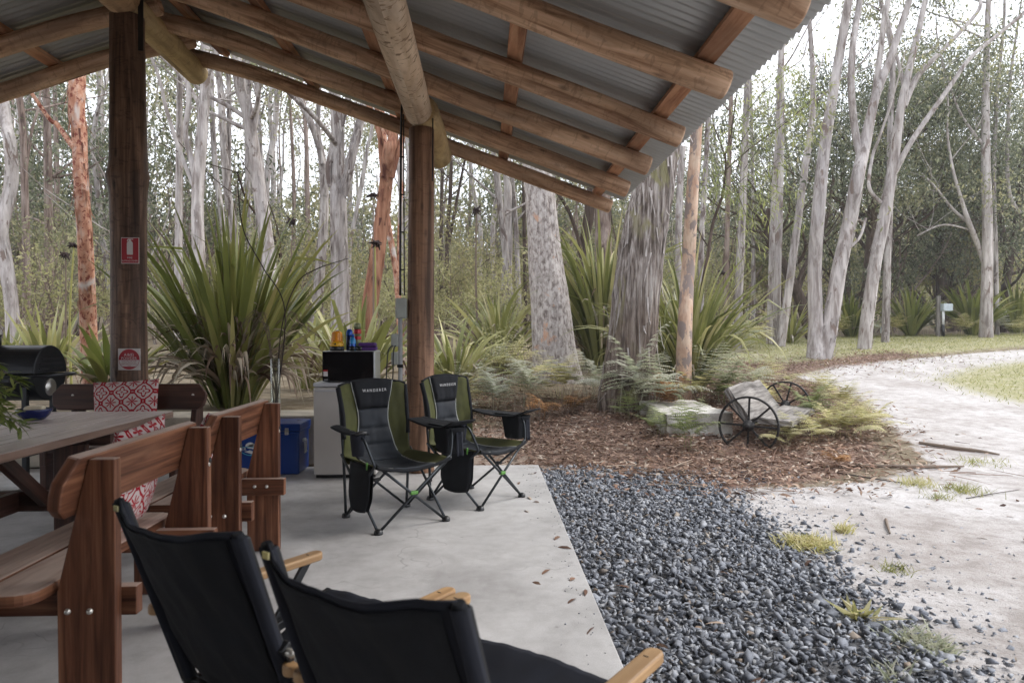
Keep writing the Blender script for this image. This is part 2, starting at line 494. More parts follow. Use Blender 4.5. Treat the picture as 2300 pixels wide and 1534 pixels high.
# concrete
m, nt, b = nm('worn_concrete'); g = G(nt)
v = g.coord('Object', (1,1,1), False)
n1 = g.noise(v, 1.6, 8, .6, .3); n2 = g.noise(v, 9, 6, .65); n3 = g.noise(v, 140, 3)
c = g.ramp(n1, [(.36, (.335,.325,.32)), (.5, (.425,.415,.41)), (.64, (.495,.485,.48))])
c = g.mix(.6, c, g.ramp(n2, [(.38, (.84,.83,.82)), (.58, (1.05,1.05,1.05))]), 'MULTIPLY')
ck = g.n("TexVoronoi"); ck.feature = 'DISTANCE_TO_EDGE'; ck.inputs['Scale'].default_value = .42
wv = g.n("VectorMath", operation='ADD'); g.l(v, wv.inputs[0]); nv = g.n("TexNoise"); nv.inputs['Scale'].default_value = 3.0; g.l(v, nv.inputs['Vector']); g.l(nv.outputs['Color'], wv.inputs[1]); g.l(wv.outputs[0], ck.inputs['Vector'])
ckm = g.math('MULTIPLY', g.ramp(ck.outputs['Distance'], [(.0, (1,1,1)), (.0035, (0,0,0))]), g.ramp(n1, [(.46, (0,0,0)), (.56, (.55,.55,.55))]))
c = g.mix(ckm, c, (.17,.16,.155))
vo = g.n("TexVoronoi"); vo.inputs['Scale'].default_value = 1.7; g.l(v, vo.inputs['Vector'])
sp = g.ramp(vo.outputs['Distance'], [(.0, (1,1,1)), (.055, (1,1,1)), (.085, (0,0,0))])
c = g.mix(g.math('MULTIPLY', sp, g.ramp(n2, [(.42, (0,0,0)), (.6, (.55,.55,.55))])), c, (.16,.155,.15))
v4 = g.n("TexVoronoi"); v4.inputs['Scale'].default_value = 6.5; g.l(v, v4.inputs['Vector'])
s4 = g.ramp(v4.outputs['Distance'], [(.03, (1,1,1)), (.09, (0,0,0))])
c = g.mix(g.math('MULTIPLY', s4, .5), c, (.15,.14,.13))
c = g.mix(.25, c, g.ramp(n3, [(.3, (.7,.7,.7)), (.7, (1.2,1.2,1.2))]), 'MULTIPLY')
g.l(c, b.inputs['Base Color'])
g.l(g.ramp(n1, [(.3, (.62,)*3), (.7, (.46,)*3)]), b.inputs['Roughness'])
g.bump(b, g.math('ADD', g.math('MULTIPLY', n2, .6), n3), .25, .004)
MAT['concrete'] = m
# cushion: red on white trellis of eight-petalled flowers
m, nt, b = nm('red_white_cushion_cloth'); g = G(nt)
tc = g.n("TexCoord"); sx = g.n("SeparateXYZ"); g.l(tc.outputs['UV'], sx.inputs[0])
def motif(ox, oy, nper):
    u = g.math('ADD', g.math('MULTIPLY', sx.outputs[0], nper), ox); w = g.math('ADD', g.math('MULTIPLY', sx.outputs[1], nper), oy)
    u = g.math('SUBTRACT', g.math('FRACT', u), .5); w = g.math('SUBTRACT', g.math('FRACT', w), .5)
    r = g.math('SQRT', g.math('ADD', g.math('MULTIPLY', u, u), g.math('MULTIPLY', w, w)))
    th = g.math('ARCTAN2', w, u)
    return r, th
r1, t1 = motif(.5, .5, 3.1)
pet = g.math('ADD', .15, g.math('MULTIPLY', g.math('COSINE', g.math('MULTIPLY', t1, 8.0)), .125))
star = g.math('LESS_THAN', r1, pet)
og = g.math('ADD', .39, g.math('MULTIPLY', g.math('COSINE', g.math('MULTIPLY', t1, 4.0)), .055))
ring = g.math('LESS_THAN', g.math('ABSOLUTE', g.math('SUBTRACT', r1, og)), .040)
r2, t2 = motif(0., 0., 3.1)
og2 = g.math('ADD', .20, g.math('MULTIPLY', g.math('COSINE', g.math('MULTIPLY', t2, 4.0)), .07))
ring2 = g.math('LESS_THAN', g.math('ABSOLUTE', g.math('SUBTRACT', r2, og2)), .040)
p2 = g.math('ADD', .045, g.math('MULTIPLY', g.math('COSINE', g.math('MULTIPLY', t2, 4.0)), .03))
st2 = g.math('LESS_THAN', r2, p2)
r3, t3 = motif(.5, 0., 3.1)
ring3 = g.math('LESS_THAN', g.math('ABSOLUTE', g.math('SUBTRACT', r3, .085)), .036)
r4, t4 = motif(0., .5, 3.1)
ring4 = g.math('LESS_THAN', g.math('ABSOLUTE', g.math('SUBTRACT', r4, .085)), .036)
k = star
for q in (ring, ring2, st2, ring3, ring4): k = g.math('MAXIMUM', k, q)
c = g.mix(k, (.54,.46,.44), (.33,.010,.020))
g.l(c, b.inputs['Base Color']); b.inputs['Roughness'].default_value = .9; b.inputs['Specular IOR Level'].default_value = .2
cv = g.coord('Object', (1,1,1)); g.bump(b, g.noise(cv, 600, 2), .3, .002)
MAT['cushion'] = m
# clear glass
m, nt, b = nm('clear_glass')
nt.nodes.remove(b); g = G(nt)
tr = g.n("BsdfTransparent"); tr.inputs['Color'].default_value = (.93,.96,.95,1)
gl = g.n("BsdfGlossy"); gl.inputs['Roughness'].default_value = .04
lw = g.n("LayerWeight"); lw.inputs['Blend'].default_value = .25
ms = g.n("MixShader"); g.l(g.math('MULTIPLY', lw.outputs['Facing'], .55), ms.inputs[0])
g.l(tr.outputs[0], ms.inputs[1]); g.l(gl.outputs[0], ms.inputs[2]); g.l(ms.outputs[0], nt.nodes["Material Output"].inputs['Surface'])
MAT['glass'] = m
# gravel
m, nt, b = nm('blue_grey_gravel'); g = G(nt)
ge = g.n("NewGeometry")
c = g.ramp(ge.outputs['Random Per Island'], [(0, (.105,.112,.130)), (.3, (.19,.201,.228)), (.65, (.27,.283,.315)), (.9, (.34,.35,.37)), (.955, (.30,.30,.31)), (.975, (.22,.17,.13)), (1, (.30,.26,.22))])
v = g.coord('Object', (1,1,1), False)
c = g.mix(.5, c, g.ramp(g.noise(v, 90, 4), [(.3, (.7,.7,.7)), (.7, (1.25,1.25,1.25))]), 'MULTIPLY')
g.l(c, b.inputs['Base Color']); b.inputs['Roughness'].default_value = .85; b.inputs['Specular IOR Level'].default_value = .25
g.bump(b, g.noise(v, 220, 3), .4, .002)
MAT['gravel'] = m
# plants
MAT['flax'] = leafm('sword_leaf', [(0,(0.092,0.113,0.030)),(.35,(0.146,0.171,0.045)),(.7,(0.216,0.230,0.070)),(.9,(0.313,0.304,0.110)),(1,(0.410,0.363,0.160))], .25, .36, .55)
MAT['flax_mid'] = leafm('olive_sword_leaf', [(0,(0.106,0.122,0.039)),(.4,(0.201,0.211,0.072)),(.8,(0.329,0.319,0.132)),(1,(0.466,0.412,0.220))], .28, .40, .5)
MAT['flax_pale'] = leafm('pale_sword_leaf', [(0,(0.162,0.176,0.060)),(.4,(0.270,0.274,0.100)),(.8,(0.389,0.372,0.170)),(1,(0.486,0.431,0.240))], .3, .42, .45)
MAT['dead_leaf'] = leafm('dead_sword_leaf', [(0, (.10,.06,.045)), (.3, (.24,.18,.14)), (.65, (.42,.36,.29)), (1, (.58,.53,.45))], .15, .8, .2)
MAT['fern'] = leafm('fern_green', [(0,(0.140,0.173,0.081)),(.5,(0.216,0.250,0.115)),(1,(0.313,0.326,0.161))], .4, .6, .25)
MAT['fern_pale'] = leafm('fern_yellow_green', [(0,(0.367,0.355,0.161)),(.5,(0.497,0.461,0.253)),(1,(0.605,0.528,0.368))], .4, .6, .25)
MAT['fern_blue'] = leafm('fern_grey_green', [(0,(0.281,0.307,0.230)),(.5,(0.410,0.413,0.333)),(1,(0.540,0.509,0.448))], .4, .6, .25)
MAT['fern_brown'] = leafm('fern_dead', [(0, (.22,.09,.035)), (.5, (.34,.17,.07)), (1, (.42,.28,.14))], .2, .8, .2)
MAT['gum'] = leafm('gum_leaf', [(0,(0.134,0.143,0.085)),(.4,(0.224,0.224,0.135)),(.8,(0.325,0.306,0.195)),(1,(0.426,0.388,0.260))], .45, .55, .25)
MAT['gum_olive'] = leafm('olive_gum_leaf', [(0,(0.168,0.163,0.085)),(.5,(0.286,0.265,0.145)),(1,(0.414,0.362,0.210))], .45, .6, .2)
MAT['gum_dark'] = leafm('dark_evergreen_leaf', [(0,(0.067,0.082,0.052)),(.5,(0.129,0.144,0.093)),(.85,(0.202,0.211,0.142)),(1,(0.314,0.309,0.218))], .3, .5, .35, clump=(.4, 1.7), csc=.75)
MAT['wattle'] = leafm('wattle_leaf', [(0,(.15,.18,.06)),(.5,(.26,.29,.11)),(1,(.40,.40,.19))], .45, .5, .3)
MAT['pale_bush'] = leafm('pale_bush_leaf', [(0,(0.246,0.245,0.130)),(.5,(0.381,0.367,0.200)),(1,(0.515,0.469,0.300))], .45, .6, .2)
MAT['bamboo'] = leafm('houseplant_leaf', [(0, (.07,.10,.022)), (.5, (.14,.18,.045)), (1, (.26,.28,.10))], .35, .4, .4)
MAT['litter'] = leafm('fallen_leaf', [(0, (0.074,0.041,0.031)), (.3, (0.158,0.088,0.062)), (.6, (0.263,0.165,0.119)), (.85, (0.378,0.271,0.206)), (1, (0.483,0.425,0.362))], .1, .75, .25)
MAT['grass'] = leafm('short_grass', [(0, (.17,.19,.06)), (.5, (.28,.285,.10)), (1, (.42,.38,.18))], .3, .7, .2)
# barks
MAT['b_grey'] = bark('grey_gum_bark', [(.36, (.15,.125,.115)), (.47, (.30,.27,.255)), (.6, (.44,.41,.395))], (9,9,1.5), patch=(.13,.10,.09), psc=4, pth=(.575,.62), pstretch=.4, bump=.7)
MAT['b_pale'] = bark('pale_gum_bark', [(.36, (.24,.205,.19)), (.48, (.40,.365,.35)), (.62, (.53,.495,.48))], (7,7,1.3), patch=(.19,.145,.125), psc=4, pth=(.59,.64), pstretch=.4, bump=.6)
MAT['b_fibre'] = bark('fibrous_grey_bark', [(.36, (.085,.065,.056)), (.46, (.24,.205,.19)), (.56, (.40,.365,.35)), (.66, (.56,.53,.51))], (26,26,1.7), bump=1.0, bdist=.05, big=(.20,.185,.09))
m = bark('giant_trunk_bark', [(.38, (.075,.058,.048)), (.47, (.20,.165,.145)), (.56, (.34,.30,.275)), (.66, (.48,.445,.415))], (24,24,1.5), bump=1.0, bdist=.06, big=(.22,.20,.11))
nt = m.node_tree; g = G(nt); b = nt.nodes["Principled BSDF"]; src = b.inputs['Base Color'].links[0].from_socket
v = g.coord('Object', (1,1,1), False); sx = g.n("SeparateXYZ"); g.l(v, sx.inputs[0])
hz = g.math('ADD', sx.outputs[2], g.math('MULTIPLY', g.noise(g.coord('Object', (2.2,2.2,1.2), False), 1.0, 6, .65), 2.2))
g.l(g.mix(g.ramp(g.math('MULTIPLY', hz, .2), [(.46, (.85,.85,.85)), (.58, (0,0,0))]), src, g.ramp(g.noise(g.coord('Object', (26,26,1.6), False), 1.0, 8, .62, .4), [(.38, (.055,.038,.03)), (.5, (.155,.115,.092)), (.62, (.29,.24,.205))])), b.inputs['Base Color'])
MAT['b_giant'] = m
MAT['b_strip'] = bark('loose_bark_strip', [(.36, (.20,.17,.155)), (.5, (.37,.335,.315)), (.64, (.50,.47,.45))], (20,20,3), bump=.4)
MAT['b_scaly'] = bark('scaly_grey_pink_bark', [(.36, (.17,.14,.13)), (.46, (.36,.32,.30)), (.6, (.53,.49,.47))], (15,15,8), patch=(.50,.31,.22), psc=2.6, pth=(.61,.66), bump=.9, bdist=.03)
MAT['b_spot'] = bark('orange_spotted_bark', [(.38, (.33,.15,.095)), (.5, (.44,.235,.155)), (.62, (.50,.33,.25))], (12,12,7), patch=(.16,.045,.032), psc=19, pth=(.545,.585), bump=.3, big=(.46,.41,.38), pstretch=.7)
MAT['b_red'] = bark('red_brown_bark', [(.3, (.15,.06,.04)), (.5, (.27,.13,.08)), (.7, (.37,.21,.14))], (12,12,1.5), patch=(.08,.03,.022), psc=4, pth=(.55,.64), bump=.6, pstretch=.3)
MAT['b_pink'] = bark('mottled_pink_bark', [(.36, (.38,.24,.17)), (.48, (.50,.35,.26)), (.62, (.57,.44,.34))], (6,6,2.4), patch=(.25,.20,.18), psc=6, pth=(.51,.55), bump=.4, pstretch=.6)
MAT['b_dark'] = bark('dark_brown_bark', [(.3, (.035,.025,.02)), (.5, (.085,.062,.05)), (.75, (.15,.115,.095))], (12,12,2), bump=.6)
MAT['b_brown'] = bark('grey_brown_bark', [(.36, (.10,.07,.06)), (.48, (.22,.165,.14)), (.62, (.33,.27,.24))], (11,11,1.6), bump=.7)
# ================================================================ ground
_ys = [-30, 7.3, 9.0, 10.5, 14, 17, 20, 24, 35, 60, 120, 180]
_zs = [-.10, -.10, -.04, .06, .36, .78, .97, 1.12, 1.4, 2.4, 9, 16]
def zt(X, Y):
    z = float(np.interp(Y, _ys, _zs))
    # raised garden behind the low ledge on the left
    a = min(max((-.9 - X)/1.0, 0), 1); a = a*a*(3-2*a)
    b_ = min(max((Y-7.0)/.25, 0), 1)
    t = max(0.40, z)*a + z*(1-a)
    z = z*(1-b_) + t*b_
    if X > 1.4 and X < 5.2 and Y > 6.2 and Y < 12:   # heaped leaf litter round the big tree
        z += .07*math.exp(-(((X-2.3)/1.3)**2 + ((Y-9.4)/1.6)**2))
    if X > 10: z += (X-10)*.012*max(0, min(1, (Y-12)/10))
    z += .012*mnoise.noise(Vector((X*.9, Y*.9, 0))) if Y < 30 else .4*mnoise.noise(Vector((X*.06, Y*.06, 3)))
    return z
def PT(x, y):
    """where the sight line through a pixel meets the ground"""
    d = ray(x, y); t = .5; step = .1
    while t < 150:
        p = CAM + d*t
        if p.z < zt(p.x, p.y): break
        t += step
    lo, hi = t-step, t
    for _ in range(12):
        md = (lo+hi)/2; p = CAM + d*md
        if p.z < zt(p.x, p.y): hi = md
        else: lo = md
    return CAM + d*hi
def poly_sd(px, py, poly):
    """signed distance, + inside"""
    d = np.full(px.shape, 1e9); ins = np.zeros(px.shape, bool); n = len(poly)
    for i in range(n):
        ax, ay = poly[i]; bx, by = poly[(i+1) % n]
        ex, ey = bx-ax, by-ay
        t = np.clip(((px-ax)*ex+(py-ay)*ey)/(ex*ex+ey*ey+1e-12), 0, 1)
        d = np.minimum(d, np.hypot(px-ax-t*ex, py-ay-t*ey))
        c = ((ay > py) != (by > py)) & (px < (bx-ax)*(py-ay)/(by-ay+1e-12)+ax)
        ins ^= c
    return np.where(ins, d, -d)
def pp(lst): return [(p.x, p.y) for p in (PT(*q) for q in lst)]
SAND = [(1.6, 0), (1.75, 2.5), (1.95, 4.3), (2.1, 6.2)] + pp([(1800,1095), (1960,1082), (2090,1038), (2010,965), (1945,905), (1860,868), (1790,845), (1880,818), (2080,803), (2290,786)]) + [(26, 22), (26, 0)]
GRASSR = pp([(2105,852), (2180,828), (2299,812)]) + [(22, 17), (22, 9.5)] + pp([(2299,905), (2200,885)])
GRASSB = pp([(1590,800), (1700,828), (1800,812), (1900,800), (2080,795), (2299,778)]) + [(40, 22), (40, 27), (18, 26), (9, 24), (5, 18)]
LITTER = pp([(1110,985), (1190,1045), (1490,1098), (1640,1104), (1860,1086), (2000,1046), (1965,965), (1885,895), (1830,862), (1700,845), (1620,850), (1400,890), (1230,905)])
LITTER2 = pp([(1640,835), (1800,842), (1990,815), (2110,800), (1990,790), (1850,806), (1760,812), (1600,812)])
GRAVEL = [(.5, -2), (.5, 7.0), (1.2, 7.0), (2.0, 6.3), (2.05, 4.5), (1.95, 3.0), (1.9, -2)]
SOIL = [(-.9, 6.7), (.55, 6.7), (1.0, 7.4), (1.2, 9.5), (-.9, 9.5)]

xs = np.concatenate([np.linspace(-70, -12, 16), np.linspace(-10.5, -1.6, 24), np.linspace(-1.4, 9, 131), np.linspace(9.3, 24, 44), np.linspace(26, 95, 20)])
ys = np.concatenate([np.linspace(-25, 0, 8), np.linspace(.6, 13, 140), np.linspace(13.2, 30, 80), np.linspace(31.5, 60, 18), np.linspace(66, 180, 18)])
GX, GY = np.meshgrid(xs, ys)
GZ = np.array([[zt(x, y) for x in xs] for y in ys])
def sig(sd, w): return 1/(1+np.exp(-np.clip(sd/w, -30, 30)))
zs_ = sig(poly_sd(GX, GY, SAND), .16)
zg_ = np.maximum(sig(poly_sd(GX, GY, GRASSR), .35), sig(poly_sd(GX, GY, GRASSB), .4))
zl_ = np.maximum(sig(poly_sd(GX, GY, LITTER)-.10, .20), sig(poly_sd(GX, GY, LITTER2), .3)*.75)
zv_ = sig(poly_sd(GX, GY, GRAVEL), .10)
zo_ = sig(poly_sd(GX, GY, SOIL), .2)
nx, ny = len(xs), len(ys)
idx = np.arange(nx*ny).reshape(ny, nx)
Fq = np.stack([idx[:-1,:-1], idx[:-1,1:], idx[1:,1:], idx[1:,:-1]], -1).reshape(-1, 4)
V = np.stack([GX, GY, GZ], -1).reshape(-1, 3)
me = np_mesh("ground", V, Fq, 4, True)
for nmn, arr in (("zone_a", np.stack([zs_, zg_, zl_, np.ones_like(zs_)], -1)), ("zone_b", np.stack([zv_, zo_, zo_*0, np.ones_like(zs_)], -1))):
    ca = me.color_attributes.new(nmn, 'FLOAT_COLOR', 'POINT')
    ca.data.foreach_set("color", arr.reshape(-1).astype(np.float32))
m, nt, b = nm('ground_surface'); g = G(nt)
v = g.coord('Object', (1,1,1), False)
nA = g.noise(v, .8, 6, .6); nB = g.noise(v, 6, 7, .65); nC = g.noise(v, 45, 5, .6); nD = g.noise(v, 180, 3)
A = g.n("VertexColor"); A.layer_name = "zone_a"; B = g.n("VertexColor"); B.layer_name = "zone_b"
sa = g.n("SeparateColor"); g.l(A.outputs[0], sa.inputs[0]); sb = g.n("SeparateColor"); g.l(B.outputs[0], sb.inputs[0])
def edge(f, amt=.5, lo=.42, hi=.58):
    q = g.math('ADD', f, g.math('MULTIPLY', g.math('SUBTRACT', g.math('ADD', g.math('MULTIPLY', nB, .6), g.math('MULTIPLY', nC, .4)), .5), amt*2.0))
    return g.ramp(q, [(lo, (0,0,0)), (hi, (1,1,1))])
floor = g.ramp(nB, [(.3, (.10,.075,.05)), (.5, (.20,.16,.11)), (.72, (.30,.255,.19))])
soil = g.ramp(nC, [(.3, (.22,.165,.13)), (.7, (.42,.345,.29))])
litter = g.ramp(nC, [(.36, (.07,.045,.035)), (.5, (.17,.11,.085)), (.64, (.30,.21,.17))])
sand = g.ramp(nB, [(.36, (.37,.345,.33)), (.5, (.475,.45,.437)), (.64, (.53,.51,.503))])
sand = g.mix(.7, sand, g.ramp(nA, [(.38, (.70,.66,.63)), (.58, (1.05,1.05,1.05))]), 'MULTIPLY')
sand = g.mix(g.ramp(nC, [(.56, (0,0,0)), (.64, (.6,.6,.6))]), sand, (.29,.25,.23))
grass = g.ramp(nC, [(.36, (.17,.17,.08)), (.5, (.29,.28,.14)), (.64, (.42,.39,.25))])
grass = g.mix(g.ramp(nB, [(.5, (0,0,0)), (.66, (.8,.8,.8))]), grass, (.46,.41,.34))
grav = g.ramp(nC, [(.36, (.06,.062,.07)), (.64, (.17,.168,.172))])
c = g.mix(edge(sb.outputs[1]), floor, soil)
c = g.mix(edge(sa.outputs[0], .55), c, sand)
c = g.mix(edge(sa.outputs[1], .9, .35, .65), c, grass)
c = g.mix(edge(sa.outputs[2], .55), c, litter)
c = g.mix(edge(sb.outputs[0], .5), c, grav)
g.l(c, b.inputs['Base Color']); b.inputs['Roughness'].default_value = .95; b.inputs['Specular IOR Level'].default_value = .15
g.bump(b, g.math('ADD', g.math('MULTIPLY', nB, 1.0), g.math('ADD', g.math('MULTIPLY', nC, .5), g.math('MULTIPLY', nD, .2))), .7, .03)
tag(link_mesh("ground", me, m), kind='structure')

# concrete slab
s = MB(); s.box((-4.45, .88, -.1), (10.0, 11.76, .2))
tag(s.build("concrete_slab", MAT['concrete'], bevel=.006), kind='structure')

# ================================================================ open shelter
SH = thing('open_shelter', 'open sided timber pole shelter with a grey corrugated gable roof over the concrete', 'shelter', (-3.3, 6.5, 0))
SO = (-3.3, 6.5, 0)
def shb(s, name, m, **k): return s.build(name, m, SH, SO, **k)
def wobf(seed, amp=.03, knots=()):
    def f(a, L):
        r = 1 + amp*mnoise.noise(Vector((math.cos(a)*1.2+seed, math.sin(a)*1.2, L*1.1))) + amp*.5*mnoise.noise(Vector((math.cos(a)*3+seed, math.sin(a)*3, L*5)))
        for (ka, kl, kr, kh) in knots:
            da = (a-ka+math.pi) % (2*math.pi) - math.pi
            r += kh*math.exp(-(da/kr)**2-((L-kl)/.09)**2)
        return r
    return f
# posts
rp = [(0,.158), (.8,.155), (1.6,.15), (2.3,.152), (2.62,.158), (2.78,.178), (2.92,.160), (3.4,.152), (3.9,.148), (4.25,.145)]
s = MB(); s.tube([(-3.29, 6.5, z-.02) for z, r in rp], [r for z, r in rp], n=28, seg=6, wob=wobf(3, .03, [(5.6,1.6,.5,.06), (0.3,2.75,.5,.07)]))
p1 = shb(s, 'post', MAT['post']); p1['label'] = 'dark knotty post with two safety signs'
rp = [(0,.138), (1,.128), (2,.124), (3.25,.118)]
s = MB(); s.tube([(-.60+.02*z/3, 6.5, z-.02) for z, r in rp], [r for z, r in rp], n=28, seg=8, wob=wobf(9, .025, [(5.2,1.1,.6,.03)]))
p2 = shb(s, 'post', MAT['post2']); p2['label'] = 'brown post with cables running down it'
for Y in (1.2, -3.6):
    for X, h in ((-3.29, 4.2), (-.6, 3.25)):
        if Y > 0: continue
        s = MB(); s.tube([(X, Y, -.02), (X, Y, h)], [.15, .13], n=20, seg=6, wob=wobf(Y+X)); shb(s, 'post', MAT['post2'])
# ridge and eave logs
s = MB(); s.tube([(-3.28,-4,4.36), (-3.285,2,4.375), (-3.29,5.4,4.38), (-3.295,6.42,4.37)], [.18,.175,.17,.165], n=26, seg=10, wob=wobf(1,.025), round_end=True)
shb(s, 'ridge_beam', MAT['ridge'])
s = MB(); s.tube([(-3.31,6.46,4.36), (-3.33,7.3,4.36), (-3.36,8.2,4.355)], [.142,.138,.132], n=26, seg=8, wob=wobf(2,.02), round_end=True)
shb(s, 'ridge_beam', MAT['ridge2'])
s = MB(); s.tube([(-.64,-4,3.40), (-.62,2,3.39), (-.612,4.3,3.385), (-.60,6.46,3.37)], [.138,.136,.133,.124], n=26, seg=10, wob=wobf(4,.03), round_end=True)
shb(s, 'eave_beam', MAT['plate'])
s = MB(); s.tube([(-.555,6.42,3.37), (-.53,7.0,3.365), (-.51,7.95,3.36)], [.145,.145,.15], n=26, seg=8, wob=wobf(5,.02), round_end=True)
shb(s, 'eave_beam', MAT['ridge2'])
# rafters
SL = .36
def zr(X, slope=SL): return 4.55 - slope*abs(X+3.3)
def rafter(Y, x0, x1, r, slope, seed, dz=0.0):
    s = MB(); n = 6
    pts = []; rr = []
    rg = random.Random(seed)
    for k in range(n+1):
        t = k/n; X = x0+(x1-x0)*t
        pts.append((X, Y+rg.uniform(-.012,.012), zr(X, slope)+dz+rg.uniform(-.008,.008))); rr.append(r*(1.04-.08*t)*rg.uniform(.97,1.03))
    s.tube(pts, rr, n=18, seg=5, wob=wobf(seed*1.7, .035), round_end=True)
    return shb(s, 'rafter', MAT['rafter'])
for i, Y in enumerate((8.06, 7.12, 6.17, 5.2, 4.17, 3.17, 2.2, 1.2, .2, -.8, -1.8, -2.8)):
    rafter(Y, -3.42, 1.51+random.uniform(-.02,.02), random.uniform(.084,.093), SL, i+1)
for i, Y in enumerate((7.6, 6.84, 5.86, 4.9, 3.9, 2.9, 1.9, .9, -.1, -1.1, -2.1)):
    rafter(Y, -3.16, -8.2, random.uniform(.084,.092), .355, i+30)
# battens
def batten(X, y0, y1, slope, side):
    s = MB(); ang = math.atan(slope)*side
    M = Matrix.Rotation(ang, 3, 'Y')
    z = zr(X, slope)+.085+.045
    s.box((X, (y0+y1)/2, z), (.115, y1-y0, .06), M)
    return shb(s, 'batten', MAT['batten'], bevel=.003)
for X in (1.37, .245, -.94, -1.98, -3.02): batten(X, -4, 8.17, SL, 1)
for X in (-3.6, -4.62, -5.7, -6.8, -7.9): batten(X, -4, 7.9, .355, -1)
# corrugated sheets
def sheet(x0, x1, y0, y1, slope, name='roof_sheet'):
    nY = int((y1-y0)/.076*8); nX = 4
    Yv = np.linspace(y0, y1, nY+1); Xv = np.linspace(x0, x1, nX+1)
    YY, XX = np.meshgrid(Yv, Xv)
    lap = np.floor((YY-y0)/.762)
    ZZ = 4.55-slope*np.abs(XX+3.3)+.085+.045+.045+.009*np.cos(2*np.pi*YY/.076) + .0
    d = ((YY-y0) % .762)
    ZZ = ZZ - .006*np.exp(-(d/.02)**2)
    V = np.stack([XX, YY, ZZ], -1).reshape(-1, 3) - np.array(SO)
    ix = np.arange((nX+1)*(nY+1)).reshape(nX+1, nY+1)
    Fq = np.stack([ix[:-1,:-1], ix[1:,:-1], ix[1:,1:], ix[:-1,1:]], -1).reshape(-1, 4)
    me = np_mesh(name, V, Fq, 4, True)
    o = link_mesh(name, me, MAT['roof'], SH)
    md = o.modifiers.new("thick", 'SOLIDIFY'); md.thickness = .002; md.offset = 1
    return o
sheet(-3.3, 1.70, -4.0, 8.24, SL)
sheet(-8.6, -3.3, -4.0, 8.0, .355)
s = MB(); s.box((-3.15, 2.1, 4.715), (.32, 12.3, .006), Matrix.Rotation(math.atan(SL), 3, 'Y')); s.box((-3.45, 2.1, 4.717), (.32, 12.3, .006), Matrix.Rotation(-math.atan(.355), 3, 'Y'))
shb(s, 'ridge_cap', MAT['roof'])
# unseen board wall added behind the camera to block light
for k in range(38):
    x = -8.3+k*.256; h = zr(x, .355 if x < -3.3 else SL)-.02
    s = MB(); s.box((x+.128, -2.5+.004*(k%2), h/2), (.252, .035, h)); shb(s, 'light_block_board', MAT['jarrah2'], bevel=.004)
# cables and strap on the eave post
s = MB(); s.tube([(-.775,6.44,1.66), (-.772,6.44,2.4), (-.765,6.44,3.1), (-.76,6.46,3.45)], .011, n=8)
shb(s, 'cable', MAT['black_pl'])
s = MB(); s.tube([(-.735,6.43,1.66), (-.738,6.43,2.5), (-.74,6.43,3.35)], .006, n=8)
for z in (1.9, 2.25, 2.6, 2.95): s.box((-.755, 6.43, z), (.045, .010, .012))
shb(s, 'cable', MAT['black_pl'])
s = MB(); s.tube([(-.47,6.40,2.72), (-.468,6.395,3.0), (-.465,6.39,3.3)], .006, n=8)
shb(s, 'cable', MAT['black_pl'])
s = MB(); s.box((-3.13, 6.42, 4.2), (.045, .012, .62)); shb(s, 'strap', MAT['black_pl'])

# electrical fittings on the eave post
EB = thing('junction_box', 'grey plastic junction box with conduit fixed to the left side of the brown post', 'junction box', (-.765, 6.46, 1.54))
eo = (-.765, 6.46, 1.54)
s = MB(); s.box((-.765,6.44,1.54), (.105,.07,.19)); s.build('cover', MAT['box_pl'], EB, eo, bevel=.012)
s = MB(); s.tube([(-.775,6.44,1.45), (-.775,6.44,.02)], .021, n=14, seg=1); s.build('conduit', MAT['grey_pl'], EB, eo)
s = MB()
for z in (1.0, .55): s.box((-.775,6.43,z), (.055,.03,.03))
s.build('clip', MAT['black_pl'], EB, eo, bevel=.004)
PO = thing('power_outlet', 'grey weatherproof power outlet with two black cords beside the conduit', 'power outlet', (-.825, 6.46, 1.24))
eo = (-.825, 6.46, 1.24)
for z in (1.24, 1.07):
    s = MB(); s.box((-.825,6.45,z), (.07,.06,.12)); s.build('outlet_cover', MAT['box_pl'], PO, eo, bevel=.012)
for dx, zz in ((-.015, 1.19), (.01, 1.19)):
    s = MB(); s.tube([(-.825+dx,6.41,zz), (-.85+dx*2,6.38,zz-.05), (-.865+dx*2.4,6.4,zz-.3), (-.88+dx*2,6.42,.7), (-.90+dx,6.5,.3)], .006, n=7); s.build('cord', MAT['black_pl'], PO, eo)

# stone ledge along the back of the slab
s = MB()
def ledge(u, v_):
    return None
rg = random.Random(5)
x = -9.0
s = MB()
while x < -1.62:
    w = min(rg.uniform(.75, 1.1), -1.55-x)
    s.box((x+w/2, 7.08+rg.uniform(-.012,.012), .245+rg.uniform(-.006,.004)), (w-.012, .52, .49), Matrix.Rotation(rg.uniform(-.01,.01), 3, 'Z'))
    x += w
o = s.build('stone_ledge', MAT['sandstone'], None, None, bevel=.018, bseg=2)
tag(o, 'low pale sandstone ledge running along the back edge of the concrete', 'stone ledge')

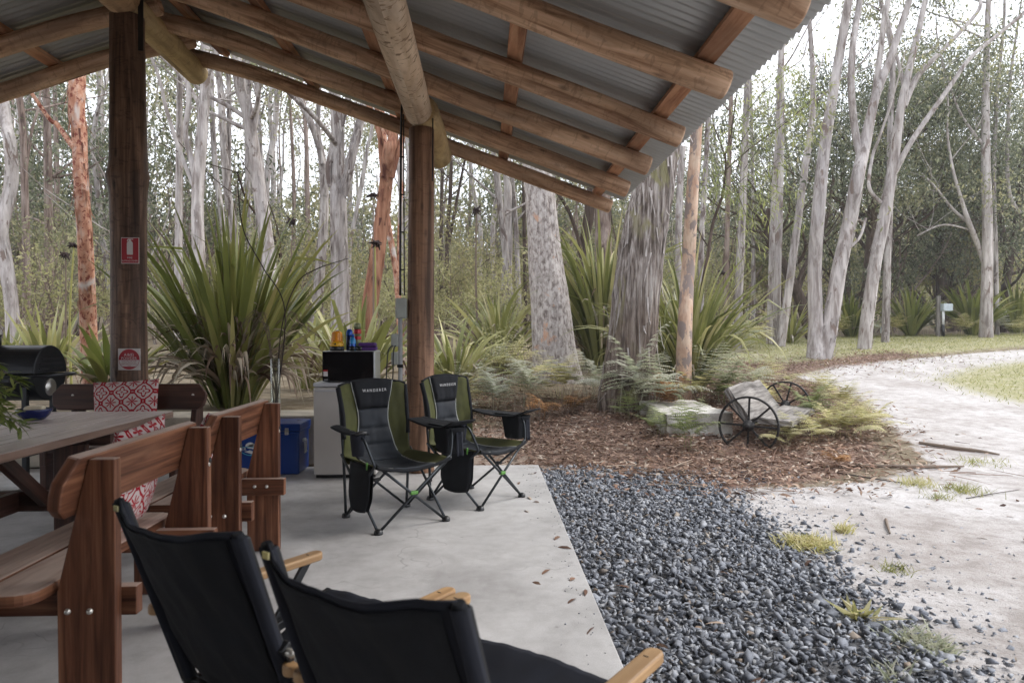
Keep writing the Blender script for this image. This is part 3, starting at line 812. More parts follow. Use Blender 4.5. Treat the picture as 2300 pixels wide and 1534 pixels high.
# ================================================================ signs on the dark post
def sign_M(x, y, Y, yawdeg=6):
    p = PX(x, y, Y); return p
fo = PX(292, 563, 6.325)
FS = thing('fire_sign', 'red fire extinguisher sign with white bottle symbol, upper sign on the dark post', 'sign', fo)
s = MB(); s.box((0,.004,0), (.160,.004,.236)); s.build('border', MAT['white_sign'], FS, bevel=.0015)
s = MB(); s.box((0,.0005,0), (.148,.004,.224)); s.build('panel', MAT['red_sign'], FS)
s = MB()
bot = [(-.024,-.05),(.024,-.05),(.026,-.045),(.026,.055),(.018,.07),(.008,.076),(.008,.086),(.030,.086),(.030,.092),(-.012,.094),(-.022,.086),(-.026,.07),(-.020,.072),(-.014,.082),(-.008,.084),(-.008,.076),(-.018,.07),(-.026,.055),(-.026,-.045)]
MS = Matrix(((1,0,0,0),(0,0,-1,0),(0,1,0,0),(0,0,0,1)))     # x,y -> x,z ; extrude toward -Y
Mo = Matrix.Translation((0,-.0016,.012)) @ MS
s.prism(bot, Mo, .002); s.build('symbol', MAT['white_sign'], FS)
def lettering(txt, size, parent, mat, off, name='lettering', M=MS):
    vs, fs = text_geo(txt, size); s = MB(); Mo = Matrix.Translation(off) @ M
    s.add([Mo @ v for v in vs], fs); return s.build(name, mat, parent)
lettering('FIRE', .026, FS, MAT['white_sign'], (0,-.0034,-.066))
lettering('EXTINGUISHER', .0205, FS, MAT['white_sign'], (0,-.0034,-.094))
fo = PX(290, 807, 6.322)
PS = thing('powder_sign', 'white square sign with red disc reading POWDER, lower sign on the dark post', 'sign', fo)
s = MB(); s.box((0,.003,0), (.198,.004,.196)); s.build('panel', MAT['white_sign'], PS, bevel=.0015)
def disc_part(lo, hi, r=.092, n=40):
    pts = []
    for k in range(n+1):
        a = math.asin(max(-1, min(1, lo/r))) + (math.asin(max(-1, min(1, hi/r)))-math.asin(max(-1, min(1, lo/r))))*k/n
        pts.append((math.cos(a)*r, math.sin(a)*r))
    return pts + [(-x, y) for x, y in pts[::-1]]
s = MB(); Mo = Matrix.Translation((0,.0008,0)) @ MS
s.prism(disc_part(-.006, .0919), Mo, .002); s.prism(disc_part(-.0919, -.066), Mo, .002)
ring = []
for k in range(48):
    a0, a1 = 2*math.pi*k/48, 2*math.pi*(k+1)/48
    s.prism([(math.cos(a0)*.092, math.sin(a0)*.092), (math.cos(a1)*.092, math.sin(a1)*.092), (math.cos(a1)*.0895, math.sin(a1)*.0895), (math.cos(a0)*.0895, math.sin(a0)*.0895)], Mo, .0018)
s.build('disc', MAT['red_sign'], PS)
lettering('A:B(E)', .034, PS, MAT['white_sign'], (0,-.0024,.040))
lettering('POWDER', .033, PS, MAT['white_sign'], (0,-.0024,.008))
for i, t in enumerate(('TO BE USED FOR PAPER,', 'WOOD, TEXTILE, OIL,', 'PAINTS AND ELECTRICAL', 'FIRES')):
    lettering(t, .0125, PS, MAT['red_sign'], (0,-.0004,-.016-.0145*i))
# ================================================================ cushions
def cushion(name, label, loc, rot, size=.46, thick=.13):
    N = 18
    def side(sg):
        def f(u, v):
            x = u-.5; y = v-.5
            e = (1-(2*x)**2)*(1-(2*y)**2)
            h = thick*.5*max(0, e)**.45
            pin = 1-.10*((2*x)**2*(1-(2*y)**2)*0 + (1-abs(2*y))*(abs(2*x)**4)*.5 + (1-abs(2*x))*(abs(2*y)**4)*.5)
            wr = .006*mnoise.noise(Vector((x*9, y*9, sg*3)))
            return Vector((x*size*pin, y*size*pin, sg*(h+wr*e)))
        return f
    s = MB(); s.grid(side(1), N, N)
    s.grid(lambda u, v: side(-1)(1-u, v), N, N)
    o = s.build(name, MAT['cushion'])
    bmx = bmesh.new(); bmx.from_mesh(o.data); bmesh.ops.remove_doubles(bmx, verts=bmx.verts, dist=.0015); bmx.to_mesh(o.data); bmx.free()
    o.location = loc; o.rotation_euler = rot
    return tag(o, label, 'cushion', 'patterned red and white cushions on the benches')

# ================================================================ bench seats of red hardwood
def bench(loc, rz, Lx, legs, label, wood_m, overhang=(.13,.13), seat_h=.472):
    """local axes: x along the bench, y backward (towards the back-rest), z up; the leg's back edge at y=0"""
    T = thing('bench_seat', label, 'bench', loc, rz, 'timber benches round the table')
    W = MAT[wood_m]
    for x in legs:
        # shaped rear upright: straight back edge, sloping front edge
        poly = [(0, 0), (0, .885), (-.085, .885), (-.19, .445), (-.187, 0)]
        M = Matrix.Translation((x+.022, 0, 0)) @ Matrix(((0,0,-1,0),(1,0,0,0),(0,1,0,0),(0,0,0,1)))
        s = MB(); s.prism(poly, M, .044); up = s.build('rear_leg', W, T, bevel=.005)
        s = MB()
        sgn = -1 if x == legs[0] else 1
        s.beam((x+.048*(1 if x == legs[0] else -1), -.60, .395), (x+.048*(1 if x == legs[0] else -1), .045, .395), .044, .098); s.build('seat_bearer', W, T, bevel=.004)
        s = MB(); s.beam((x, -.47, 0), (x, -.47, .444), .044, .10, up=(0,1,0)); s.build('front_leg', W, T, bevel=.004)
        s = MB()
        for y in (-.055, -.125):
            s.lathe((x-.022 if x == legs[0] else x-.022, y, .40), [(.0,-.006),(.007,-.005),(.011,0)], 12, 'x')
            s.lathe((x+.07, y, .40), [(.010,0),(.010,.004),(.006,.010),(0,.011)], 12, 'x')
        s.lathe((x, .0, .72), [(.012,0),(.012,.001),(0,.0012)], 10, 'y')
        s.build('bolt', MAT['chrome'], T)
        s = MB(); s.lathe((x-.005, .001, .735), [(.013,-.004),(.013,.0015),(0,.0016)], 12, 'y'); s.build('bolt_hole', MAT['black_pl'], T)
    x0, x1 = legs[0]-overhang[0], legs[-1]+overhang[1]
    # back-rest plank with cut corners, fixed on the sloping front edges
    h = .205; L = x1-x0; c = .062
    poly = [(c*.9, 0), (L-c*.9, 0), (L-c*.2, c*.6), (L, h*.42), (L, h*.62), (L-c, h), (c, h), (0, h*.62), (0, h*.42), (c*.2, c*.6)]
    tilt = math.atan2(.105, .44)
    ex = Vector((1,0,0)); ey = Vector((0, math.sin(tilt), math.cos(tilt))); ez = ex.cross(ey)
    o0 = Vector((x0, -.085-.0015, .885)) - ey*(h-.012)
    M = Matrix((( ex.x, ey.x, ez.x, o0.x), (ex.y, ey.y, ez.y, o0.y), (ex.z, ey.z, ez.z, o0.z), (0,0,0,1)))
    s = MB(); s.prism(poly, M, .042); s.build('backrest', W, T, bevel=.008)
    s = MB()
    for x in legs:
        p = M @ Vector((x-x0, h*.55, .042)); s.lathe(p, [(.0,-.001)]+[(.011,-.001),(.009,.004),(0,.006)], 10, 'y')
        p = M @ Vector((x-x0, h*.55, -.001)); s.lathe(p-Vector((0,.0035,0)), [(0,-.002),(.010,0),(.010,.004)], 10, 'y')
    s.build('bolt', MAT['chrome'], T)
    # two seat planks, outer corners rounded off
    for (ya, yb) in ((-.205, -.39), (-.402, -.59)):
        w = abs(yb-ya); rc = .075
        pts = []
        def arc(cx, cy, a0, a1):
            for k in range(6):
                a = a0+(a1-a0)*k/5; pts.append((cx+math.cos(a)*rc, cy+math.sin(a)*rc))
        if ya == -.205:
            arc(x1-rc, ya-rc, 0, math.pi/2); arc(x0+rc, ya-rc, math.pi/2, math.pi); pts += [(x0, yb), (x1, yb)]
        else:
            pts += [(x1, ya), (x0, ya)]; arc(x0+rc, yb+rc, math.pi, 1.5*math.pi); arc(x1-rc, yb+rc, 1.5*math.pi, 2*math.pi)
        s = MB(); s.prism(pts, Matrix.Translation((0,0,seat_h-.038)), .04); s.build('seat_plank', W, T, bevel=.006)
    return T
# the two benches on the right of the table look left (-X): local x -> world +Y, local y -> world +X
def bench_right(X, legsY, label): 
    # rotation by +90deg maps x->+Y, y->-X ; mirrored benches need y->+X so the run is reversed
    Y0 = legsY[1]
    return bench((X, Y0, 0), R(-90), 0, (0.0, legsY[1]-legsY[0]), label, 'jarrah')
B1 = bench_right(-1.222, (2.335, 3.10), 'red hardwood bench nearest the camera, a patterned cushion at its far end')
B2 = bench_right(-1.222, (3.49, 4.15), 'red hardwood bench in front of the blue cooler, second from the camera')
B3 = bench((-2.30, 5.66, 0), 0, 0, (-.93, 0.0), 'dark bench with cut corners facing the camera at the far end of the table', 'jarrah2', (.16,.10))
cushion('cushion', 'red and white cushion leaning on the back of the far dark bench', (-2.78, 5.43, .695), (R(80), R(-3), R(3)), .49)
cushion('cushion', 'red and white cushion low on the nearest bench, under its back plank', (-1.475, 2.93, .70), (R(78), R(3), R(-86)), .47)
cushion('cushion', 'red and white cushion on the second bench, only a corner showing', (-1.50, 3.80, .655), (R(72), R(-10), R(-90)), .42)

# ================================================================ table
TB = thing('picnic_table', 'long timber plank table with a pale grey top, ends at the dark bench', 'table', (-2.8, 3.6, 0))
to = (-2.8, 3.6, 0)
for k in range(6):
    w = .188; X = -2.205-w/2-k*(w+.007)
    s = MB(); y0, y1 = 1.55, 4.96+.0*k
    s.box((X, (y0+y1)/2, .728), (w, y1-y0, .044)); s.build('tabletop_plank', MAT['table'], TB, to, bevel=.006)
for Y in (2.1, 4.25):
    for X in (-2.50, -3.08):
        s = MB(); s.beam((X, Y, 0), (X, Y, .63), .19, .045, up=(0,1,0)); s.build('leg', MAT['jarrah2'], TB, to, bevel=.004)
    s = MB(); s.beam((-2.28, Y+.045, .662), (-3.33, Y+.045, .662), .045, .088); s.build('bearer', MAT['jarrah2'], TB, to, bevel=.004)
    s = MB(); s.beam((-2.30, Y-.045, .30), (-3.28, Y-.045, .30), .045, .12); s.build('foot_rail', MAT['jarrah2'], TB, to, bevel=.004)
for Y0, Y1 in ((4.2, 3.72), (2.15, 2.6)):
    s = MB(); s.beam((-2.62, Y0, .30), (-2.62, Y1, .70), .045, .075); s.build('brace', MAT['jarrah2'], TB, to, bevel=.004)
s = MB(); s.beam((-2.79, 2.1, .30), (-2.79, 4.25, .30), .045, .12); s.build('stretcher', MAT['jarrah2'], TB, to, bevel=.004)

# bowl with a cream bar
bp = PG(77, 943, .751); bp = Vector((bp.x, bp.y, .751))
BO = thing('bowl', 'small navy blue bowl holding a cream bar on the table', 'bowl', bp)
s = MB(); s.lathe((0,0,0), [(.045,0),(.06,.006),(.082,.028),(.098,.056),(.103,.070),(.100,.072)], 36); s.build('outside', MAT['bowl'], BO)
s = MB(); s.lathe((0,0,0), [(.1005,.0705),(.094,.056),(.078,.030),(.05,.012),(0,.010)], 36); s.build('inside', MAT['bowl_in'], BO)
SO_ = thing('soap_bar', 'cream coloured rounded bar lying in the navy bowl', 'soap', bp+Vector((.0,.0,.05)))
s = MB(); s.box((0,.005,.012), (.115,.07,.055), Matrix.Rotation(R(15),3,'Z')); s.build('bar', MAT['soap'], SO_, bevel=.02, bseg=4)

# leafy pot plant at the near left of the table
pp_ = Vector((-2.78, 3.62, .751))
PL = thing('pot_plant', 'leafy green bamboo-like pot plant spilling over the left end of the table', 'pot plant', pp_)
s = MB(); s.lathe((0,0,0), [(.07,0),(.085,.01),(.10,.14),(.108,.17),(.10,.17),(.09,.15)], 28); s.build('pot', MAT['pot'], PL)
sv = []; leafC = []; leafD = []
s = MB(); rg = random.Random(21)
for k in range(15):
    a = rg.uniform(-1.3, 1.5) if k < 12 else rg.uniform(0, 6.28); d = rg.uniform(.16, .40)
    tip = Vector((math.cos(a)*d, math.sin(a)*d, rg.uniform(.06, .30)))
    mid = Vector((math.cos(a)*d*.45, math.sin(a)*d*.45, tip.z*.6+.24))
    s.tube([(0,0,.15), mid, tip], [.004,.003,.0015], n=5, seg=6)
    P, _ = smooth_path([Vector((0,0,.15)), mid, tip], [1,1,1], 10)
    for p in P[5:]:
        for q in range(4):
            dd = Vector((rg.gauss(0,1)+math.cos(a)*.7, rg.gauss(0,1)+math.sin(a)*.7, rg.gauss(-.35,.6))).normalized()
            leafC.append(p); leafD.append(dd)
s.build('stem', MAT['dry_stem'], PL)
def leaves_np(C, D, length, width, droop=.15, rgen=rng, fold=.15, upbias=1.0):
    """each leaf: 6-point lance blade, bent down its length"""
    C = np.asarray(C, float); D = np.asarray(D, float); n = len(C)
    D /= np.linalg.norm(D, axis=1, keepdims=True)+1e-9
    up = np.array([0,0,1.0])+rgen.normal(0,.6/upbias,(n,3))
    S = np.cross(D, up); S /= np.linalg.norm(S, axis=1, keepdims=True)+1e-9
    N = np.cross(S, D)
    L = (length*(rgen.uniform(.65,1.3,n)))[:,None]; W = (width*rgen.uniform(.75,1.25,n))[:,None]*.5
    dz = np.array([0,0,-1.0])*L*droop
    p0 = C; a = C+D*L*.33; b_ = C+D*L*.68+dz*.4; t = C+D*L+dz
    V = np.stack([p0, a-S*W+N*W*fold, a+S*W+N*W*fold, b_-S*W*.8+N*W*fold, b_+S*W*.8+N*W*fold, t], 1).reshape(-1,3)
    base = (np.arange(n)*6)[:,None]
    tri = np.array([[0,2,1],[1,2,4],[1,4,3],[3,4,5]])
    F = (base[:,:,None]+tri[None]).reshape(-1,3)
    return V, F
V, Fc = leaves_np(leafC, leafD, .085, .017, .2)
link_mesh('foliage', np_mesh('foliage', V, Fc, 3), MAT['bamboo'], PL)

# ================================================================ smoker barbecue
BQ = thing('barbecue', 'black barrel smoker barbecue with a chimney at the left behind the table', 'barbecue', (-4.35, 5.95, 0))
bo = (-4.35, 5.95, 0)
prof = []
for k in range(25):
    a = math.pi*(-.0+k/24); prof.append((math.cos(a)*.225, .97+math.sin(a)*.235))
lid = prof
M = Matrix(((0,0,-1,-3.665),(1,0,0,5.95),(0,1,0,0),(0,0,0,1)))
s = MB(); s.prism(lid, M, 1.35); s.build('lid', MAT['bbq'], BQ, bo, bevel=.008)
low = [(math.cos(math.pi+math.pi*k/24)*.222, .962+math.sin(math.pi+math.pi*k/24)*.225) for k in range(25)]
M2 = Matrix(((0,0,-1,-3.67),(1,0,0,5.95),(0,1,0,0),(0,0,0,1)))
s = MB(); s.prism(low, M2, 1.34); s.build('firebox', MAT['bbq'], BQ, bo, bevel=.008)
s = MB()
for z, w in ((1.09,.15), (1.05,.19)): s.box((-3.664, 5.95, z), (.012, w*1.6, .012))
for y in (5.86, 6.04): s.box((-3.664, y, 1.01), (.012, .13, .012))
s.build('vent', MAT['bbq'], BQ, bo, bevel=.004)
s = MB(); s.lathe((-4.13,5.95,1.17), [(.052,0),(.052,.115),(.046,.115),(.046,0)], 24); s.lathe((-4.12,5.95,1.285), [(.05,0),(.05,.006),(0,.007)], 24); s.lathe((-4.12,5.95,1.29),[(.008,0),(.008,.018),(0,.02)],10)
s.build('chimney', MAT['bbq'], BQ, bo)
s = MB(); s.tube([(-3.68,5.73,.955), (-3.62,5.74,.955), (-3.55,5.80,.955), (-3.54,5.95,.955), (-3.55,6.10,.955), (-3.62,6.17,.955), (-3.68,6.17,.955)], .012, n=8, seg=5); s.build('handle', MAT['bbq'], BQ, bo)
s = MB(); s.lathe((-3.672,5.95,.85), [(.0,.012),(.07,.010),(.075,0)], 24, 'x'); s.build('damper', MAT['steel'], BQ, bo)
s = MB(); s.box((-4.3, 5.60, .93), (1.2, .22, .025)); s.build('shelf', MAT['bbq'], BQ, bo, bevel=.004)
for X in (-3.76, -4.9):
    for y in (5.77, 6.13):
        s = MB(); s.beam((X, y, 0), (X, y, .86), .04, .04, up=(0,1,0)); s.build('leg', MAT['bbq'], BQ, bo, bevel=.003)
s = MB(); s.box((-4.33, 5.95, .3), (1.2, .40, .02)); s.build('rack', MAT['bbq'], BQ, bo)

# ================================================================ fridge, microwave and what stands on it
FX0, FX1, FY = -1.522, -.965, 6.19
FR = thing('bar_fridge', 'off-white bar fridge carrying a black microwave beside the blue cooler', 'fridge', ((FX0+FX1)/2, 6.44, 0), 0)
fo = ((FX0+FX1)/2, 6.44, 0)
s = MB(); s.box(((FX0+FX1)/2, 6.47, .425), (FX1-FX0, .46, .79)); s.build('cabinet', MAT['fridge'], FR, fo, bevel=.006)
s = MB(); s.box(((FX0+FX1)/2, 6.215, .425), (FX1-FX0, .045, .785)); s.build('door', MAT['fridge'], FR, fo, bevel=.008)
s = MB(); s.box(((FX0+FX1)/2, 6.45, .843), (FX1-FX0+.006, .52, .036)); s.build('top', MAT['fridge_top'], FR, fo, bevel=.007)
s = MB(); s.box(((FX0+FX1)/2, 6.25, .012), (FX1-FX0-.03, .05, .03)); s.build('plinth', MAT['black_pl'], FR, fo)
s = MB(); s.box((FX0+.25, 6.187, .79), (.46, .012, .014)); s.build('door_grip', MAT['fridge_top'], FR, fo, bevel=.003)
MWX0, MWX1, MY = -1.455, -.985, 6.24
MW = thing('microwave', 'black fronted microwave oven with silver sides standing on the bar fridge', 'microwave', ((MWX0+MWX1)/2, 6.42, .861))
mo = ((MWX0+MWX1)/2, 6.42, .861)
s = MB(); s.box(((MWX0+MWX1)/2, 6.425, .861+.145), (MWX1-MWX0, .34, .278)); s.build('case', MAT['mw_side'], MW, mo, bevel=.006)
s = MB(); s.box(((MWX0+MWX1)/2-.003, MY+.006, .861+.145), (MWX1-MWX0-.012, .02, .268)); s.build('door', MAT['mw_black'], MW, mo, bevel=.003)
s = MB(); s.box((MWX0+.032, MY-.005, .861+.085), (.038, .002, .058)); s.build('sticker', MAT['white_sign'], MW, mo)
s = MB(); s.box((MWX0+.032, MY-.0065, .861+.107), (.038, .002, .016)); s.build('sticker_band', MAT['can_red'], MW, mo)
s = MB()
for k, x in enumerate((.026, .044)): s.lathe((MWX0+x, MY-.004, .861+.025), [(0,-.0015),(.007,-.001),(.007,0)], 12, 'y')
s.build('button', MAT['grey_pl'], MW, mo)
s = MB()
for x in (MWX0+.05, MWX1-.05):
    for y in (6.3, 6.55): s.lathe((x, y, .8605), [(.014,0),(.014,.008)], 10)
s.build('foot', MAT['black_pl'], MW, mo)
TOPZ = .861+.145+.139+.001
# camping lantern
lp = PX(757, 786, 6.36); LN = thing('lantern', 'orange and yellow camping lantern with a black base on the microwave', 'lantern', (lp.x, 6.36, TOPZ))
s = MB(); s.lathe((0,0,0), [(.062,0),(.066,.006),(.066,.036),(.062,.040)], 28); s.build('base', MAT['black_pl'], LN)
s = MB(); s.lathe((0,0,0), [(.064,.040),(.066,.044),(.064,.072),(.052,.082),(.045,.084)], 28); s.build('body', MAT['yellow'], LN)
s = MB(); s.lathe((0,0,0), [(.050,.082),(.047,.10),(.042,.165),(.040,.172),(.030,.174),(.028,.18),(0,.18)], 28)
for k in range(8):
    a = k*math.pi/4; s.beam((math.cos(a)*.050, math.sin(a)*.050, .085), (math.cos(a)*.043, math.sin(a)*.043, .168), .008, .006)
s.build('shade', MAT['orange'], LN)
s = MB(); s.lathe((-.002,-.066,.062), [(0,-.004),(.008,-.003),(.008,0)], 12, 'y'); s.build('button', MAT['black_pl'], LN)
def can(name, label, px_, Y, r, h, parts, cat='can'):
    p = PX(px_, 780, Y); T = thing(name, label, cat, (p.x, Y, TOPZ))
    for nm_, pf, mt in parts:
        s = MB(); s.lathe((0,0,0), pf, 24); s.build(nm_, MAT[mt], T)
    return T
can('spray_can', 'dark blue spray can with a bright blue cap behind the cyan bottle', 785, 6.42, .03, .2,
    [('body', [(.028,0),(.030,.004),(.030,.128),(.026,.136)], 'can_navy'), ('cap', [(.030,.134),(.031,.138),(.030,.175),(.022,.19),(.012,.2),(0,.2)], 'can_blue')])
can('lotion_bottle', 'bright cyan lotion bottle in front of the spray cans on the microwave', 792, 6.33, .03, .17,
    [('body', [(.026,0),(.031,.004),(.031,.085),(.026,.105),(.016,.125)], 'can_cyan'), ('cap', [(.016,.124),(.016,.146),(.014,.150),(0,.150)], 'can_blue'), ('label_band', [(.0314,.02),(.0316,.022),(.0316,.062),(.0314,.064)], 'can_blue')])
can('insect_spray', 'tall olive spray can with a red band, tallest can on the microwave', 803, 6.50, .034, .26,
    [('body', [(.033,0),(.035,.004),(.035,.10),(.035,.155)], 'can_green'), ('band', [(.0352,.155),(.0354,.157),(.0354,.188),(.032,.20)], 'can_red'), ('emblem', [(.0354,.10),(.0356,.102),(.0356,.130),(.0354,.132)], 'can_red'), ('cap', [(.033,.198),(.033,.24),(.026,.255),(0,.258)], 'can_green')])
pc = PX(827, 780, 6.36); PC = thing('zip_case', 'purple fabric zip case lying at the right on the microwave', 'case', (pc.x, 6.36, TOPZ))
s = MB(); s.box((0,0,.020), (.165,.10,.038)); s.build('lower_shell', MAT['purple'], PC, bevel=.017, bseg=4)
s = MB(); s.box((-.004,0,.056), (.160,.10,.036)); s.build('upper_shell', MAT['purple'], PC, bevel=.017, bseg=4)
s = MB(); s.box((0,0,.0385), (.166,.102,.004)); s.build('zip', MAT['black_pl'], PC, bevel=.0015)
sg = PX(799, 785, 6.29); SG = thing('sunglasses', 'folded black sunglasses in front of the lotion bottle', 'sunglasses', (sg.x, 6.285, TOPZ))
for dx in (-.032, .032):
    s = MB(); s.lathe((dx,0,.020), [(.0,-.003),(.024,-.002),(.026,0),(.024,.002),(0,.003)], 18, 'y'); s.build('lens', MAT['mw_black'], SG)
s = MB(); s.beam((-.06,0,.036), (.06,0,.036), .005, .006); s.beam((-.058,.004,.034), (.05,.035,.008), .006, .005); s.beam((.058,.004,.034), (-.05,.05,.008), .006, .005); s.build('frame', MAT['black_pl'], SG)

# ================================================================ blue ice box
CX0, CX1, CY0, CY1 = -2.43, -1.686, 6.36, 6.76
CB = thing('cooler_box', 'blue ice box with steel latches and a wave logo, between bench and fridge', 'cooler', ((CX0+CX1)/2, 6.56, 0))
co = ((CX0+CX1)/2, 6.56, 0)
s = MB(); s.box(((CX0+CX1)/2, 6.56, .195), (CX1-CX0-.03, .37, .39)); s.build('body', MAT['blue'], CB, co, bevel=.02, bseg=3)
s = MB(); s.box(((CX0+CX1)/2, 6.56, .438), (CX1-CX0, .40, .07)); s.build('lid', MAT['blue'], CB, co, bevel=.012, bseg=3)
s = MB(); s.box(((CX0+CX1)/2, 6.56, .388), (CX1-CX0-.01, .39, .024)); s.build('rim', MAT['blue'], CB, co, bevel=.006)
for X in (CX1-.12, CX0+.12):
    s = MB(); s.box((X, 6.352, .428), (.032,.014,.012)); s.box((X, 6.356, .395), (.034,.022,.045)); s.box((X, 6.346, .385), (.022,.012,.026)); s.build('latch', MAT['steel'], CB, co, bevel=.003)
s = MB(); s.box((CX1-.004, 6.53, .30), (.02, .075, .03)); s.box((CX1+.008, 6.50, .245), (.012, .022, .12), Matrix.Rotation(R(10),3,'X')); s.box((CX1+.008, 6.56, .245), (.012, .022, .12), Matrix.Rotation(R(-10),3,'X')); s.box((CX1+.008, 6.53, .19), (.014, .085, .022))
s.build('handle', MAT['white_pl'], CB, co, bevel=.005)
lx = PX(561, 1000, 6.357)
s = MB(); Mo = Matrix.Translation((lx.x-co[0], 6.3705-co[1], .235)) @ MS
arc = [(math.cos(math.pi*k/20)*.045, .028+math.sin(math.pi*k/20)*.040) for k in range(21)]
arc += [(.030,.030),(.018,.045),(.006,.036),(-.006,.047),(-.02,.034),(-.034,.030)]
s.prism(arc, Mo, .001)
s.prism([(-.03,.022),(.055,.022),(.055,.014),(-.005,-.006),(.055,-.026),(.012,-.040),(-.055,-.018),(-.02,-.010),(.03,.008),(-.02,.014)], Mo, .0012)
s.build('logo', MAT['white_print'], CB)
s = MB()
s.prism([(-.17,.026),(.17,.026),(.17,.022),(-.17,.022)], Mo, .001)
cv = [(-.17,-.019)]+[(-.09+k*.009, -.019-.036*math.sin(math.pi*k/20)) for k in range(21)]+[(.17,-.019),(.17,-.014)]+[(.09-k*.009, -.014-.034*math.sin(math.pi*k/20)) for k in range(21)]+[(-.17,-.014)]
s.prism(cv, Mo, .001)
s.build('logo_lines', MAT['logo_cyan'], CB)
lettering('OUTER', .042, CB, MAT['white_print'], (lx.x-co[0]-.103, 6.3690-co[1], .240))
lettering('MA', .042, CB, MAT['white_print'], (lx.x-co[0]+.085, 6.3690-co[1], .240))

# ================================================================ tall glass vase on the ledge
vp = PX(619, 924, 7.06); VA = thing('glass_vase', 'tall slim clear glass vase of dried stems standing on the stone ledge', 'vase', (vp.x, 7.06, .496))
s = MB(); s.lathe((0,0,0), [(.0,.0),(.046,.0),(.050,.006),(.050,.55),(.0485,.552),(.046,.55),(.046,.02),(0,.018)], 32); s.build('glass', MAT['glass'], VA)
rg = random.Random(4)
for k in range(9):
    a = rg.uniform(2.3, 4.0) if k < 5 else rg.uniform(-.9, .9)
    rch = rg.uniform(.25,.55)
    s = MB(); b0 = Vector((rg.uniform(-.03,.03), rg.uniform(-.03,.03), .02))
    top = Vector((math.cos(a)*rch*.45, math.sin(a)*.12, .95+rg.uniform(-.1,.1)))
    end = Vector((math.cos(a)*rch, math.sin(a)*.2, .82+rg.uniform(-.15,.12)))
    P = [b0, Vector((b0.x*.5+math.cos(a)*.05, b0.y*.5, .55)), top, end]
    s.tube(P, [.0035,.003,.0025,.002], n=5, seg=7)
    Q, _ = smooth_path(P, [1]*4, 16)
    for p in Q[30:]:
        for j in range(3):
            d = Vector((rg.gauss(0,1), rg.gauss(0,1), rg.gauss(-.6,.6))).normalized()*.035
            s.tube([p, p+d], [.0014,.0006], n=3, seg=1, cap=False)
    s.build('dry_stem', MAT['dry_stem'], VA)
for P in ([(0,0,.02), PX(640,700,7.06)-VA.location, PX(590,600,7.06)-VA.location, PX(548,520,7.06)-VA.location, PX(535,430,7.06)-VA.location, PX(537,360,7.06)-VA.location],
          [(0,0,.02), PX(632,740,7.06)-VA.location, PX(665,640,7.06)-VA.location, PX(710,605,7.06)-VA.location, PX(785,580,7.06)-VA.location]):
    s = MB(); s.tube(P, [.008]+[.006]*(len(P)-2)+[.0025], n=6, seg=8)
    rg2 = random.Random(3); Q, _ = smooth_path([Vector(p) for p in P], [1]*len(P), 5)
    for p in Q[10::3]:
        d = Vector((rg2.gauss(0,.6), rg2.gauss(0,.3), rg2.uniform(.2,1))).normalized()*rg2.uniform(.04,.10)
        s.tube([p, p+d*.5+Vector((0,0,.01)), p+d], [.003,.002,.001], n=4, seg=2)
    s.build('bare_branch', MAT['dark_stem'], VA)
